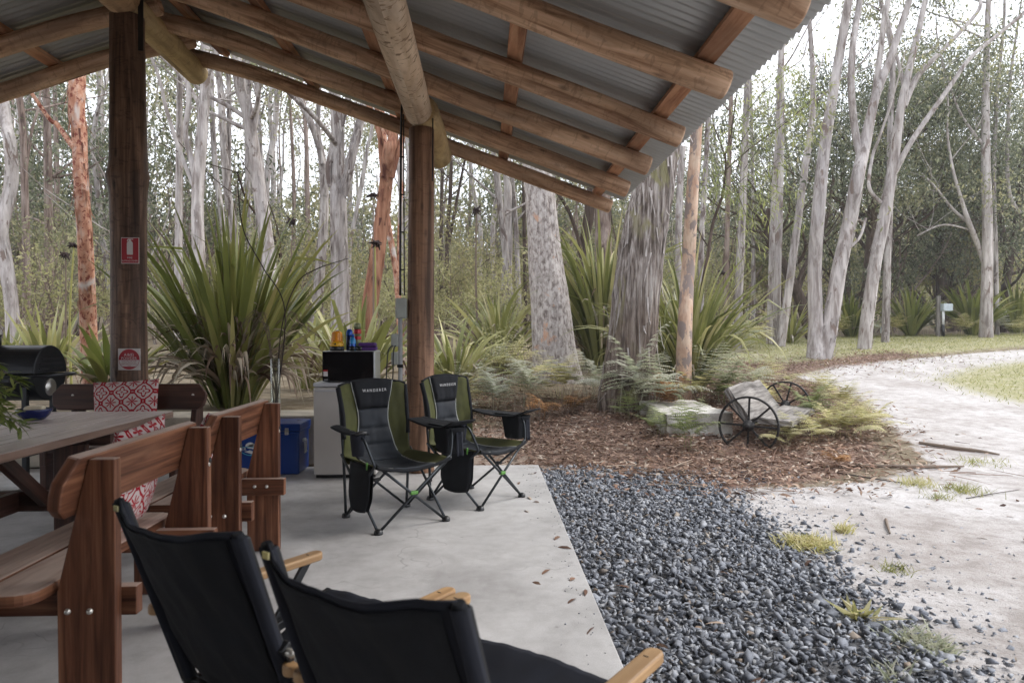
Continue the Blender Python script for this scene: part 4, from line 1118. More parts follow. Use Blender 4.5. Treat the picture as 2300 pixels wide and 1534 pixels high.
# ================================================================ quad-fold camping chairs
def camp_chair(loc, rz, label):
    T = thing('camping_chair', label, 'camping chair', loc, rz, 'olive and black camping chairs')
    DM = MAT['dark_metal']; r = .0095
    F = {(-1,1): (-.26,.26), (1,1): (.26,.26), (-1,-1): (-.245,-.26), (1,-1): (.245,-.26)}
    SC = {sx: Vector((sx*.285, .27, .455)) for sx in (-1,1)}      # seat front corners
    RJ = {sx: Vector((sx*.265, -.262, .47)) for sx in (-1,1)}     # rear joints on the uprights
    def foot(sx, sy): x, y = F[(sx,sy)]; return Vector((x, y, .018))
    for sx in (-1,1):
        top = Vector((sx*.268, -.325, .92))
        s = MB(); s.tube([foot(sx,-1), Vector((sx*.262,-.265,.47)), top], r*1.1, n=9, seg=4); s.build('back_upright', DM, T)
        s = MB(); s.tube([foot(sx,1)+Vector((-sx*.012,0,0)), SC[-sx]], r, n=9, seg=1); s.build('front_leg', DM, T)
        s = MB(); s.tube([foot(sx,-1)+Vector((-sx*.012,0,0)), RJ[-sx]+Vector((0,-.01,-.03))], r, n=9, seg=1); s.build('rear_leg', DM, T)
        s = MB(); s.tube([foot(sx,1)+Vector((0,-.012,0)), RJ[sx]+Vector((sx*.012,0,-.02))], r, n=9, seg=1); s.build('side_leg', DM, T)
        s = MB(); s.tube([foot(sx,-1)+Vector((0,.012,0)), SC[sx]+Vector((sx*.006,0,-.01))], r, n=9, seg=1); s.build('side_leg', DM, T)
        s = MB(); s.tube([SC[sx]+Vector((0,0,-.02)), SC[sx]+Vector((sx*.03,-.02,.07)), SC[sx]+Vector((sx*.05,-.06,.155)), Vector((sx*.335,.12,.635)), Vector((sx*.31,-.05,.64))], r*.95, n=9, seg=6); s.build('arm_tube', DM, T)
        for sy in (-1,1):
            s = MB(); x, y = F[(sx,sy)]
            s.lathe((x, y, 0), [(.030,0),(.031,.008),(.026,.024),(.016,.032),(0,.033)], 16); s.build('rubber_foot', MAT['black_pl'], T)
        s = MB(); s.box((sx*.272, .02, .245), (.026,.05,.022)); s.build('hub', MAT['green_plastic'] if sx > 0 else MAT['black_pl'], T, bevel=.005)
    s = MB(); s.box((0, .265, .235), (.058,.03,.024)); s.build('hub', MAT['green_plastic'], T, bevel=.006)
    s = MB(); s.box((0, -.265, .235), (.058,.03,.024)); s.build('hub', MAT['black_pl'], T, bevel=.006)
    # back
    def back(u, v, puff=0):
        arch = .035*(1-u*u) if v > .0 else 0
        z = .395 + .535*v + arch*max(0, (v-.6)/.4)
        x = .272*u*(1-.10*math.sin(min(1, v*1.15)*math.pi)*.6)
        y = -.262 - .062*v - .045*(1-u*u) + .03*abs(u)**3*math.sin(v*math.pi)
        if v < .12: y += .10*(1-v/.12)**2
        wr = .006*mnoise.noise(Vector((u*4, v*7, 1.3)))
        return Vector((x, y+puff+wr, z))
    def panel_edge(v): return .56+.09*math.cos(v*5.2+.3)-.01*v
    def pad(i, j):
        v = j; e = panel_edge(v); u = (2*i-1)*e
        seam = min(abs(v-.66), abs(v-.40), abs(v-.18)); p = .020*min(1, seam/.05)**.6
        p += .008*(1-abs(2*i-1)**4)*(1 if v > .66 else .7) + (.012 if v > .66 else 0)
        p += .006*mnoise.noise(Vector((u*7, v*3, 4)))
        return back(u, v, p*min(1, (1-abs(2*i-1))*9))
    s = MB(); s.grid(lambda i, j: pad(i, .66+.34*j), 22, 14); s.build('headrest', MAT['black_cloth'], T, solid=.012)
    s = MB(); s.grid(lambda i, j: pad(i, .66*j), 22, 30); s.build('backrest', MAT['char_cloth'], T, solid=.012)
    for sx in (-1,1):
        def sp(i, j):
            e = panel_edge(j); u = sx*(e+(1-e)*i); return back(u, j, .004*math.sin(i*math.pi)+.008*mnoise.noise(Vector((u*6, j*9, 7)))*math.sin(i*math.pi))
        s = MB(); s.grid(sp, 10, 26); s.build('side_panel', MAT['green_cloth'], T, solid=.008)
        s = MB(); s.tube([back(sx*panel_edge(k/14), k/14, .012) for k in range(1, 15)], .0042, n=6, seg=2); s.build('piping', MAT['piping'], T)
        # sleeve on the upright
        s = MB(); s.tube([back(sx, .30)+Vector((0,-.008,0)), back(sx, .6)+Vector((0,-.008,0)), back(sx, .98)+Vector((0,-.008,-.004))], .018, n=10, seg=4); s.build('sleeve', MAT['black_cloth'], T)
    s = MB(); s.tube([back(-1+2*k/16, .995) for k in range(17)], .010, n=8, seg=2); s.build('top_binding', MAT['black_cloth'], T)
    vs, fs = text_geo('W A N D E R E R', .026)
    s = MB()
    def onpad(p):
        u = -p.x/.27; q = back(u, .865+p.y/.535+ .9*p.x*p.x); return q+Vector((0,.060,.004))
    s.add([onpad(p) for p in vs], [f[::-1] for f in fs]); s.build('lettering', MAT['white_print'], T)
    # seat
    def seat(u, w, puff=0):
        sag = .085*(1-u*u)*(.55+.45*math.sin(w*math.pi))
        z = .43+.02*w - sag - (.012*w*w)
        return Vector((u*(.262+.024*w), -.25+.53*w - .02*u*u*0, z+puff+.004*mnoise.noise(Vector((u*5, w*6, 2)))))
    def sedge(w): return .62-.05*w
    s = MB(); s.grid(lambda i, j: seat((2*i-1)*sedge(j), j, .014*min(1, (1-abs(2*i-1))*8)*min(1, abs(j-.5)/.06)), 18, 18); s.build('seat', MAT['char_cloth'], T, solid=.012)
    for sx in (-1,1):
        s = MB(); s.grid(lambda i, j: seat(sx*(sedge(j)+(1-sedge(j))*i), j, .003), 6, 16); s.build('seat_side', MAT['green_cloth'], T, solid=.008)
        s = MB(); s.tube([seat(sx*sedge(k/12), k/12, .010) for k in range(13)], .004, n=6, seg=1); s.build('piping', MAT['piping'], T)
    s = MB(); s.tube([seat(-1+2*k/16, 1.0) for k in range(17)], .012, n=8, seg=2); s.build('front_binding', MAT['black_cloth'], T)
    # arms: plain arm with a mesh cup pocket on +x, wide tray with a cool bag on -x
    def arm(i, j):
        return Vector((.27+.02*j+.085*i - .0, -.27+.47*j, .655-.014*math.sin(j*math.pi)-.010*(2*i-1)**2))
    s = MB(); s.grid(arm, 6, 12); s.build('armrest', MAT['black_cloth'], T, solid=.012)
    s = MB(); s.lathe((.345,.14,.50), [(.0,0),(.036,.004),(.046,.10),(.049,.15)], 16); s.build('cup_pocket', MAT['navy_cloth'], T, solid=.004)
    s = MB(); s.tube([(.315,.20,.655),(.35,.205,.66),(.385,.19,.655)], .012, n=8, seg=4); s.build('arm_end', MAT['black_pl'], T)
    def tray(i, j):
        w = .10+.10*math.sin(min(1, j*1.1)*math.pi*.55)
        return Vector((-.255-.04*j-w*i, -.275+.56*j, .66-.035*math.sin(j*math.pi*.9)*(1-.4*i)+.035*max(0, j-.75)/.25))
    s = MB(); s.grid(tray, 8, 16); s.build('tray', MAT['black_cloth'], T, solid=.010)
    s = MB()
    ring = []
    for j in range(5):
        z = .63-.19*j/4; k = 1-.06*j
        ring.append([( -.385+.085*k*sx, .11+.095*k*sy, z) for sx, sy in ((-1,-1),(1,-1),(1,1),(-1,1))])
    vs = [p for q in ring for p in q]; fs = []
    for j in range(4):
        for k in range(4): fs.append((j*4+k, j*4+(k+1)%4, j*4+4+(k+1)%4, j*4+4+k))
    fs.append((16,17,18,19)); s.add(vs, fs, None, True); s.build('cool_bag', MAT['black_cloth'], T, bevel=.018, bseg=3)
    s = MB(); s.grid(lambda i, j: Vector((-.40-.01*j, .215+.012*math.sin(i*9), .60-.17*j))+Vector((-.03+.06*i,0,0)), 4, 6); s.build('strap', MAT['navy_cloth'], T, solid=.003)
    # hanging magazine pocket under the +x side of the seat
    def pocket(sg):
        def f(i, j):
            w = 1-.28*max(0, j-.7)/.3
            b_ = .030*math.sin(i*math.pi)*math.sin(min(1, j*1.1)*math.pi*.9)
            return Vector((.272+.02*j+sg*b_+.012*sg, .05+(i-.5)*.30*w, .425-.30*j-.012*math.sin(i*math.pi)*j))
        return f
    s = MB(); s.grid(pocket(1), 10, 12); s.grid(lambda i, j: pocket(-1)(1-i, j), 10, 12); s.build('side_pocket', MAT['black_cloth'], T, solid=.005)
    s = MB(); s.box((.29, .16, .43), (.012,.012,.05)); s.build('toggle', MAT['green_plastic'], T, bevel=.003)
    return T
def face(ax, ay, bx, by): return -math.atan2(bx-ax, by-ay)
def quad_feet(px4):
    P = [PG(*q) for q in px4]              # RL, FL, FR, RR in the picture
    c = sum(P, Vector())/4; f = (P[1]+P[2])/2; b_ = (P[0]+P[3])/2
    return Vector((c.x, c.y, 0)), face(b_.x, b_.y, f.x, f.y)
c1, a1 = quad_feet([(770,1160), (849,1198), (1003,1171), (920,1138)])
c2, a2 = quad_feet([(961,1122), (1084,1147), (1175,1116), (1055,1095)])
camp_chair(c1, a1, 'olive and black camping chair directly in front of the bar fridge, left of the pair')
camp_chair(c2, a2, 'olive and black camping chair beside the brown post, right of the pair')

# ================================================================ low sling chairs in front
def sling_chair(loc, rz, label):
    T = thing('sling_chair', label, 'folding chair', loc, rz, 'black sling chairs with pale wooden arms')
    prof = [(0,.865), (.045,.74), (.09,.62), (.135,.50), (.185,.39), (.25,.305), (.34,.275), (.46,.30), (.60,.36), (.70,.405)]
    P, _ = smooth_path([Vector((0, y, z)) for y, z in prof], [1]*len(prof), 5)
    def sl(i, j):
        k = j*(len(P)-1); a = int(min(k, len(P)-2)); p = P[a].lerp(P[a+1], k-a); d = (P[a+1]-P[a]).normalized()
        nrm = Vector((0, -d.z*-1, 0)); n_ = Vector((1,0,0)).cross(d)          # towards the sitter's back / floor
        u = 2*i-1; sag = (1-abs(u)**2.4)
        back_ = n_*-1 if n_.y > 0 else n_
        q = p + back_*((.042+.004*max(0,1-j/.35))*sag*(1-.5*j)) + Vector((u*.265, 0, 0))
        if j < .12: w = (u+1)/2; q.z -= (.030*min(1, w/.22)**.85*(1-.92*max(0, (w-.34)/.66)) + .004*math.sin(w*13))*(1-j/.12)
        q += back_*(.012*mnoise.noise(Vector((u*2.2+j*3, j*9-u*2, 5+loc[0])))*sag + .005*mnoise.noise(Vector((u*9, j*14+u*6, 2))))
        return q
    s = MB(); s.grid(sl, 22, 44); s.build('sling', MAT['navy_cloth'], T, solid=.006)
    s = MB(); s.grid(lambda i, j: sl(.05+.9*i, .02+.46*j)+Vector((0,-.007,-.004)), 20, 20); s.build('back_lining', MAT['black_cloth'], T, solid=.004)
    s = MB(); s.grid(lambda i, j: Vector((.268, 0, 0))+sl(.5, 0)*0+Vector((0, .004+.185*j, .850-.54*j))+Vector((.015*math.cos(math.pi*2*i), .020*math.sin(math.pi*2*i), 0)), 12, 10); s.build('pole_sleeve', MAT['navy_cloth'], T)
    s = MB(); s.grid(lambda i, j: Vector((-.268, .004+.185*j, .850-.54*j))+Vector((.015*math.cos(math.pi*2*i), .020*math.sin(math.pi*2*i), 0)), 12, 10); s.build('pole_sleeve', MAT['navy_cloth'], T)
    for sx in (-1,1):
        s = MB(); s.tube([(sx*.268, .004, .846), (sx*.268, .001, .860)], [.016,.011], n=12, seg=1); s.build('pole_cap', MAT['black_cloth'], T)
    BM = MAT['black_metal']
    for sx in (-1,1):
        x = sx*.268
        s = MB(); s.beam((x, .012, .845), (x, .19, .30), .022, .030, up=(0,1,0)); s.build('back_pole', BM, T, bevel=.004)
        s = MB(); s.beam((x, .17, .275), (x, .71, .395), .022, .030); s.build('seat_rail', BM, T, bevel=.004)
        s = MB(); s.beam((x*1.10, .118, .56), (x*.86, .30, .0), .016, .028, up=(0,1,0)); s.build('rear_leg', BM, T, bevel=.003)
        s = MB(); s.beam((x*1.12, .65, .53), (x*1.05, .22, .0), .016, .028, up=(0,1,0)); s.build('cross_leg', BM, T, bevel=.003)
        s = MB(); s.beam((x*1.02, .70, .0), (x*1.02, .30, .33), .016, .028, up=(0,1,0)); s.build('front_leg', BM, T, bevel=.003)
        s = MB(); s.beam((x*1.06, .105, .575), (x*1.06, .165, .50), .03, .022, up=(1,0,0)); s.build('bracket', BM, T, bevel=.004)
        s = MB()
        for y, z in ((.112,.56), (.135,.525)): s.lathe((x*1.10-.012, y, z), [(.009,-.012),(.010,.03),(.006,.036),(0,.036)] if sx > 0 else [(.0,-.036+.024),(.006,-.012),(.010,-.008),(.009,.03)], 12, 'x')
        s.build('rivet', MAT['chrome'], T)
        # rounded wooden arm
        pts = []
        for k in range(9):
            a = math.pi*k/8; pts.append((math.cos(a)*.024, .675+math.sin(a)*.024))
        for k in range(9):
            a = math.pi+math.pi*k/8; pts.append((math.cos(a)*.024, .12+math.sin(a)*.024))
        s = MB(); s.prism(pts, Matrix.Translation((x*1.13, 0, .508)), .028); s.build('armrest', MAT['beech'], T, bevel=.006)
        s = MB(); s.lathe((x*1.02, .70, 0), [(.018,0),(.018,.02),(.012,.025)], 10); s.lathe((x*1.05, .22, 0), [(.018,0),(.018,.02),(.012,.025)], 10); s.lathe((x*.86, .30, 0), [(.018,0),(.018,.02),(.012,.025)], 10); s.build('rubber_foot', MAT['black_pl'], T)
    s = MB(); s.beam((-.265,.20,.29), (.265,.20,.29), .02, .03); s.build('cross_bar', BM, T, bevel=.003)
    s = MB(); s.beam((-.23,.30,.03), (.20,.16,.50), .016, .026, up=(0,1,0)); s.beam((.23,.30,.03), (-.20,.18,.48), .016, .026, up=(0,1,0)); s.build('cross_brace', BM, T, bevel=.003)
    s = MB(); s.box((-.235, -.022, .845), (.020,.004,.014)); s.build('tag', MAT['fern_pale'], T)
    return T
def sling_at(pa, pb, z, label):
    A, B = PG(*pa, z), PG(*pb, z)
    c = (A+B)/2; d = B-A
    sling_chair((c.x, c.y, 0), math.atan2(d.y, d.x), label)
sling_at((270,1118), (527,1190), .865, 'black sling chair beside the nearest bench, left of the two seen from behind')
sling_at((613,1218), (1003,1337), .865, 'black sling chair closest to the camera, wooden arm over the slab edge')
# ================================================================ gravel
def hull_stone(seed):
    rg = random.Random(seed); bm = bmesh.new()
    for k in range(rg.choice((6,7,7,8))):
        d = Vector((rg.gauss(0,1), rg.gauss(0,1), rg.gauss(0,1))).normalized()
        bm.verts.new((d.x*rg.uniform(.85,1.35), d.y*rg.uniform(.65,1.1), d.z*rg.uniform(.35,.62)))
    bmesh.ops.convex_hull(bm, input=bm.verts)
    for v_ in [v_ for v_ in bm.verts if not v_.link_faces]: bm.verts.remove(v_)
    bmesh.ops.triangulate(bm, faces=bm.faces[:])
    bm.verts.index_update()
    V = np.array([v_.co[:] for v_ in bm.verts]); Fc = np.array([[v_.index for v_ in f.verts] for f in bm.faces]); bm.free()
    return V, Fc
STONES = [hull_stone(100+k) for k in range(30)]
def rot_mats(n, rgen, tilt=.5):
    a = rgen.uniform(0, 2*np.pi, n); b_ = rgen.normal(0, tilt, n); c = rgen.normal(0, tilt, n)
    ca, sa, cb, sb, cc, sc = np.cos(a), np.sin(a), np.cos(b_), np.sin(b_), np.cos(c), np.sin(c)
    Z = np.zeros(n); O = np.ones(n)
    Rz = np.stack([ca,-sa,Z, sa,ca,Z, Z,Z,O], -1).reshape(n,3,3)
    Rx = np.stack([O,Z,Z, Z,cb,-sb, Z,sb,cb], -1).reshape(n,3,3)
    Ry = np.stack([cc,Z,sc, Z,O,Z, -sc,Z,cc], -1).reshape(n,3,3)
    return Rz @ Rx @ Ry
def scatter(name, protos, pos, sc, rgen, mat, tilt=.5):
    n = len(pos); kind = rgen.integers(0, len(protos), n); VV = []; FF = []; base = 0
    Rm = rot_mats(n, rgen, tilt)
    for k, (V, Fc) in enumerate(protos):
        sel = np.where(kind == k)[0]
        if not len(sel): continue
        W = np.einsum('nij,vj->nvi', Rm[sel], V)*sc[sel][:,None,None] + pos[sel][:,None,:]
        VV.append(W.reshape(-1,3))
        FF.append((Fc[None]+ (base+np.arange(len(sel))*len(V))[:,None,None]).reshape(-1,3)); base += len(sel)*len(V)
    return np.concatenate(VV), np.concatenate(FF)
# dense strip under the eave
N = 22000
P = np.stack([rng.uniform(.56, 2.3, N), rng.uniform(1.5, 7.35, N)], -1)
sd = poly_sd(P[:,0], P[:,1], GRAVEL)
keep = rng.random(N) < sig(sd+.02, .085)
P = P[keep]
N2 = 3200
P2 = np.stack([1.7+np.abs(rng.normal(0, .62, N2)), rng.uniform(1.6, 7.0, N2)], -1)
P = np.concatenate([P, P2]); n1 = keep.sum()
sc = np.clip(rng.lognormal(math.log(.0180), .40, len(P)), .007, .044)
sc[n1:] *= rng.uniform(.35, 1.05, N2)
P3 = np.stack([.53-np.abs(rng.normal(0, .10, 130)), rng.uniform(1.8, 6.7, 130)], -1); s3 = rng.uniform(.002, .007, 130)
z = np.array([zt(x, y) for x, y in P]) + np.concatenate([rng.uniform(.0, .022, n1), np.full(N2, -.002)])
P = np.concatenate([P, P3]); z = np.concatenate([z, .3*s3]); sc = np.concatenate([sc, s3])
V, Fc = scatter('gravel', STONES, np.column_stack([P, z]), sc, rng, None, .55)
o = link_mesh('gravel', np_mesh('gravel', V, Fc, 3), MAT['gravel'])
tag(o, 'blue-grey crushed gravel along the edge of the concrete', kind='stuff')

# ================================================================ fallen leaves and twigs
def sample_poly(polys, N, rgen, soft=.15):
    ax = np.array([p for q in polys for p in q]); lo = ax.min(0)-.4; hi = ax.max(0)+.4
    out = []
    while sum(map(len, out)) < N:
        Q = rgen.uniform(lo, hi, (N*2, 2))
        sd = np.max([poly_sd(Q[:,0], Q[:,1], p) for p in polys], 0)
        out.append(Q[rgen.random(len(Q)) < sig(sd, soft)])
    return np.concatenate(out)[:N]
L1 = sample_poly([LITTER], 17000, rng, .2)
L2 = sample_poly([LITTER2], 2500, rng, .3)
L3 = np.stack([rng.uniform(.6, 6.5, 300), rng.uniform(2.2, 14, 300)], -1)
L4 = sample_poly([pp([(960,1020), (1190,1045), (1240,950), (1230,890), (1060,880), (960,950)])], 3500, rng, .2)
L5 = np.stack([.545-np.abs(rng.normal(0, .12, 14)), rng.uniform(2.6, 6.7, 14)], -1)
LP = np.concatenate([L1, L2, L3, L4, L5]); n = len(LP)
zz = np.array([zt(x, y) for x, y in LP]) + rng.uniform(.004, .05, n)
zz[len(L1)+len(L2):len(L1)+len(L2)+len(L3)] -= .02
zz[-14:] = .003
a = rng.uniform(0, 2*np.pi, n); D = np.stack([np.cos(a), np.sin(a), rng.normal(0, .28, n)], -1); D[-14:,2] = .05
V, Fc = leaves_np(np.column_stack([LP, zz]), D, .088, .021, .12, rng, .35, 1.6)
# twigs: thin three-sided sticks
def sticks_np(C, D, L, r):
    n = len(C); D = D/np.linalg.norm(D, axis=1, keepdims=True)
    S = np.cross(D, [0,0,1.0]); S /= np.linalg.norm(S, axis=1, keepdims=True)+1e-9; N_ = np.cross(S, D)
    L = L[:,None]; r = r[:,None]; M = C + D*L*.5 + rng.normal(0, .04, (n,3))*L*np.array([1,1,.2])
    rings = []
    for q, k in ((C, 1.0), (M, .85), (C+D*L, .5)):
        for an in (0, 2.094, 4.189): rings.append(q + (S*math.cos(an)+N_*math.sin(an))*r*k)
    V = np.stack(rings, 1).reshape(-1,3); base = (np.arange(n)*9)[:,None,None]
    q = []
    for h in (0, 3):
        for k in range(3): q += [[h+k, h+(k+1)%3, h+3+(k+1)%3], [h+k, h+3+(k+1)%3, h+3+k]]
    return V, (base+np.array(q)[None]).reshape(-1,3)
T1 = sample_poly([LITTER], 900, rng, .25); nt_ = len(T1)
tz = np.array([zt(x, y) for x, y in T1]) + rng.uniform(.015, .06, nt_)
a = rng.uniform(0, 2*np.pi, nt_)
Vt, Ft = sticks_np(np.column_stack([T1, tz]), np.stack([np.cos(a), np.sin(a), rng.normal(0,.08,nt_)], -1), rng.uniform(.12,.6,nt_), rng.uniform(.0015,.006,nt_))
V2 = np.concatenate([V, Vt]); F2 = np.concatenate([Fc, Ft+len(V)])
o = link_mesh('leaf_litter', np_mesh('leaf_litter', V2, F2, 3), MAT['litter'])
tag(o, 'fallen brown leaves and twigs', kind='stuff')

# short grass on the far verge and on the patch beside the track
def blades(C, h, w, rgen, lean=.5):
    n = len(C); a = rgen.uniform(0, 2*np.pi, n); S = np.stack([np.cos(a), np.sin(a), np.zeros(n)], -1)*(w*.5)
    T = np.stack([rgen.normal(0, lean, n), rgen.normal(0, lean, n), np.ones(n)], -1)*(h*rgen.uniform(.5,1.3,n))[:,None]
    M = T*.55; M[:,2] *= 1.1
    V = np.stack([C-S, C+S, C+M+S*.7, C+M-S*.7, C+T], 1).reshape(-1,3)
    base = (np.arange(n)*5)[:,None,None]
    return V, (base+np.array([[0,1,2],[0,2,3],[3,2,4]])[None]).reshape(-1,3)
G1 = sample_poly([GRASSB], 26000, rng, .4); G2 = sample_poly([GRASSR], 9000, rng, .4)
GP = np.concatenate([G1, G2]); gz = np.array([zt(x, y) for x, y in GP])
V, Fc = blades(np.column_stack([GP, gz]), .055, .012, rng, .9)
o = link_mesh('grass', np_mesh('grass', V, Fc, 3), MAT['grass']); tag(o, 'short dry grass beside the sandy track', kind='stuff')
# little weeds on the sand and gravel, each a tuft of its own
def tuft(x, y, label, n, spread, h, w, mt, lean=.9):
    p = PT(x, y); c = np.array([p.x, p.y, zt(p.x, p.y)])
    C = rng.normal(0, spread, (n,3))*np.array([1,1,0])
    V, Fc = blades(C, h, w, rng, lean)
    o = link_mesh('weed_tuft', np_mesh('weed_tuft', V, Fc, 3), MAT[mt], None, c)
    tag(o, label, 'weed', 'small weeds on the sand')
tuft(1815,1225, 'widest low green weed mat where the gravel thins into sand', 520, .075, .05, .014, 'fern_pale', 1.2)
tuft(1895,1195, 'small upright green weed just behind the wide weed mat', 60, .03, .07, .012, 'fern_pale', .7)
tuft(2010,1283, 'thin sparse grass tuft on sand right of the wide weed mat', 60, .05, .05, .006, 'grass')
tuft(1932,1388, 'bright broad-leaved weed growing in the middle of the gravel', 26, .025, .07, .03, 'fern_pale', 1.0)
tuft(2070,1450, 'pale grey-green weed mat at the lower right edge of the gravel', 260, .06, .045, .014, 'fern_blue', 1.1)
tuft(2165,1105, 'grass tuft on the white sand near the fallen sticks, right of two', 200, .09, .07, .006, 'grass')
tuft(2060,1090, 'dry yellow grass tuft beside the fallen sticks, left of two', 170, .08, .08, .007, 'fern_pale')
tuft(2110,1120, 'faint pinkish grass tuft in front of the other two by the sticks', 90, .06, .05, .005, 'grass')
tuft(2200,1040, 'low grass tuft behind the longest fallen stick on the sand', 140, .16, .06, .007, 'grass')
tuft(2000,1520, 'tiny weed among the last stones at the lower edge of the view', 40, .03, .06, .010, 'fern_blue')
# fallen sticks
def stick(pts, r, label, m='dry_stem'):
    P = []
    for i, (x, y) in enumerate(pts):
        q = PT(x, y); P.append(Vector((q.x, q.y, zt(q.x, q.y)+r*.8+(.01 if 0 < i < len(pts)-1 else 0))))
    s = MB(); s.tube(P, [r]*(len(P)-1)+[r*.45], n=8, seg=6, wob=wobf(x*.01, .12)); o = s.build('stick', MAT[m], None); tag(o, label, 'stick', 'fallen sticks on the sand')
stick([(1905,1048), (2000,1052), (2090,1053), (2165,1050)], .018, 'long pale grey stick lying across the edge of the leaf litter')
stick([(2065,997), (2140,1010), (2200,1018), (2245,1024)], .020, 'grey stick on the white sand, farther right than the long one')
stick([(1880,1062), (1960,1078), (2060,1090)], .007, 'thin dark twig below the long pale stick', 'dark_stem')
stick([(1990,1168), (1993,1185), (1999,1200)], .010, 'short stubby stick alone on the white sand')
stick([(2170,1120), (2230,1112), (2290,1100)], .004, 'hair-thin twig on the open white sand', 'dark_stem')

# ================================================================ sandstone block and wagon-wheel seat
m, nt, b = nm('weathered_white_stone'); g = G(nt)
v = g.coord('Object', (1,1,1)); n1 = g.noise(v, 2.2, 7, .62, .4); n2 = g.noise(v, 14, 6, .6)
c = g.ramp(n1, [(.36, (.26,.24,.21)), (.5, (.48,.455,.415)), (.64, (.62,.595,.555))])
c = g.mix(.5, c, g.ramp(n2, [(.35, (.72,.72,.70)), (.65, (1.1,1.1,1.1))]), 'MULTIPLY')
g.l(c, b.inputs['Base Color']); b.inputs['Roughness'].default_value = .92; g.bump(b, g.math('ADD', n1, n2), .8, .03)
MAT['stone'] = m
p0 = PT(1540, 985)
bm = bmesh.new(); bmesh.ops.create_cube(bm, size=1)
bmesh.ops.subdivide_edges(bm, edges=bm.edges[:], cuts=14, use_grid_fill=True)
for v_ in bm.verts:
    x, y, zz_ = v_.co
    v_.co = Vector((x*.86+y*.10, y*1.7, zz_*.56))
    nz = mnoise.fractal(Vector((x*3, y*3, zz_*3)), 1, 2, 4)
    edge_ = max(abs(x), abs(zz_))
    v_.co += v_.normal*(.045*nz) if v_.normal.length else Vector()
    if zz_ > .30 and abs(y) > .44: v_.co.y *= 1-.03*abs(nz)-.012
    if zz_ < .28 and y < -.45: v_.co.y += .05
me = bpy.data.meshes.new('stone_block'); bm.to_mesh(me); bm.free(); me.polygons.foreach_set("use_smooth", [True]*len(me.polygons))
o = link_mesh('stone_block', me, MAT['stone'], None, (2.78, 8.62+.80, .0)); o.rotation_euler = (0, R(-1), R(3))
md = o.modifiers.new('edge', 'EDGE_SPLIT'); md.split_angle = R(40)
tag(o, 'large rough whitish stone block behind the iron wheel at the foot of the giant tree', 'stone block')
WC1 = PX(1681, 956, 8.0); WC2 = PX(1764, 909, 10.0)
ax = (WC2-WC1).normalized(); mid = (WC1+WC2)/2
WS = thing('wheel_seat', 'rustic garden seat of silvered planks between two old iron wagon wheels', 'garden seat', (mid.x, mid.y, zt(mid.x, mid.y)))
wo = tuple(WS.location)
def wheel(c, rad, spin):
    d = Vector((ax.x, ax.y, 0)).normalized(); side = Vector((-d.y, d.x, 0)); up = Vector((0,0,1))
    M = Matrix(((side.x, up.x, d.x, c.x), (side.y, up.y, d.y, c.y), (side.z, up.z, d.z, c.z), (0,0,0,1)))
    s = MB(); n = 56
    for (ra, rb, w) in ((rad, rad-.019, .046), ):
        prof = [(ra-.004,-w/2),(ra,-w/2+.004),(ra,w/2-.004),(ra-.004,w/2),(rb,w/2),(rb-.006,.008),(rb-.006,-.008),(rb,-w/2)]
        m_ = len(prof); vs = []; fs = []
        for k in range(n):
            a = 2*math.pi*k/n
            for r_, h in prof: vs.append(M @ Vector((math.cos(a)*r_, math.sin(a)*r_, h)))
        for k in range(n):
            for j in range(m_): fs.append((k*m_+j, ((k+1)%n)*m_+j, ((k+1)%n)*m_+(j+1)%m_, k*m_+(j+1)%m_))
        s.add(vs, fs, None, False)
    W = s.build('wheel', MAT['rusty'], WS, wo)
    for k in range(8):
        a = 2*math.pi*k/8+spin
        s = MB(); s.beam(M @ Vector((math.cos(a)*.05, math.sin(a)*.05, 0)), M @ Vector((math.cos(a)*(rad-.012), math.sin(a)*(rad-.012), 0)), .024, .016, up=d)
        s.build('spoke', MAT['rusty'], W, wo, bevel=.003)
    s = MB(); prof = [(0,-.085),(.028,-.085),(.030,-.07),(.034,-.055),(.062,-.035),(.068,-.02),(.068,.02),(.06,.035),(.04,.05),(.036,.09),(0,.09)]
    b0 = len(s.v); s.lathe((0,0,0), prof, 20); s.v = [tuple(M @ Vector(q)) for q in s.v]; s.build('hub', MAT['rusty'], W, wo)
wheel(WC1, .352, R(2)); wheel(WC2, .352, R(14))
s = MB(); s.tube([WC1, WC2], .018, n=10, seg=1); s.build('axle', MAT['rusty'], WS, wo)
d = Vector((ax.x, ax.y, 0)).normalized(); side = Vector((d.y, -d.x, 0))
def plank(off, zc, w, t, L, tilt, name, seed, dy=0):
    c = mid + side*off + d*dy; c.z = zc
    X_ = side*math.cos(tilt)+Vector((0,0,1))*math.sin(tilt); Z_ = X_.cross(d)
    M = Matrix((X_, d, Z_)).transposed()
    bm = bmesh.new(); bmesh.ops.create_cube(bm, size=1); bmesh.ops.subdivide_edges(bm, edges=bm.edges[:], cuts=8, use_grid_fill=True)
    s = MB(); fs = [tuple(v_.index for v_ in f.verts) for f in bm.faces]; vs = []; uv = []
    for v_ in bm.verts:
        x, y, z_ = v_.co; nz = mnoise.noise(Vector((x*3+seed, y*5, z_*3)))
        q = Vector((x*w*(1+.10*nz+.05*math.sin(y*7+seed)), y*L+.03*nz, z_*t*(1+.25*nz)))
        vs.append(tuple(c + M @ q))
    for f in bm.faces: uv.append([(v_.co.x*w+v_.co.z*.3, v_.co.y*L) for v_ in f.verts])
    bm.free(); s.add(vs, fs, uv, False); return s.build(name, MAT['greywood'], WS, wo, bevel=.006)
plank(.26, .24, .40, .075, 1.75, R(-4), 'seat_plank', 3, -.12)
plank(-.18, .42, .50, .085, 1.80, R(126), 'back_plank', 8, -.10)
s = MB()
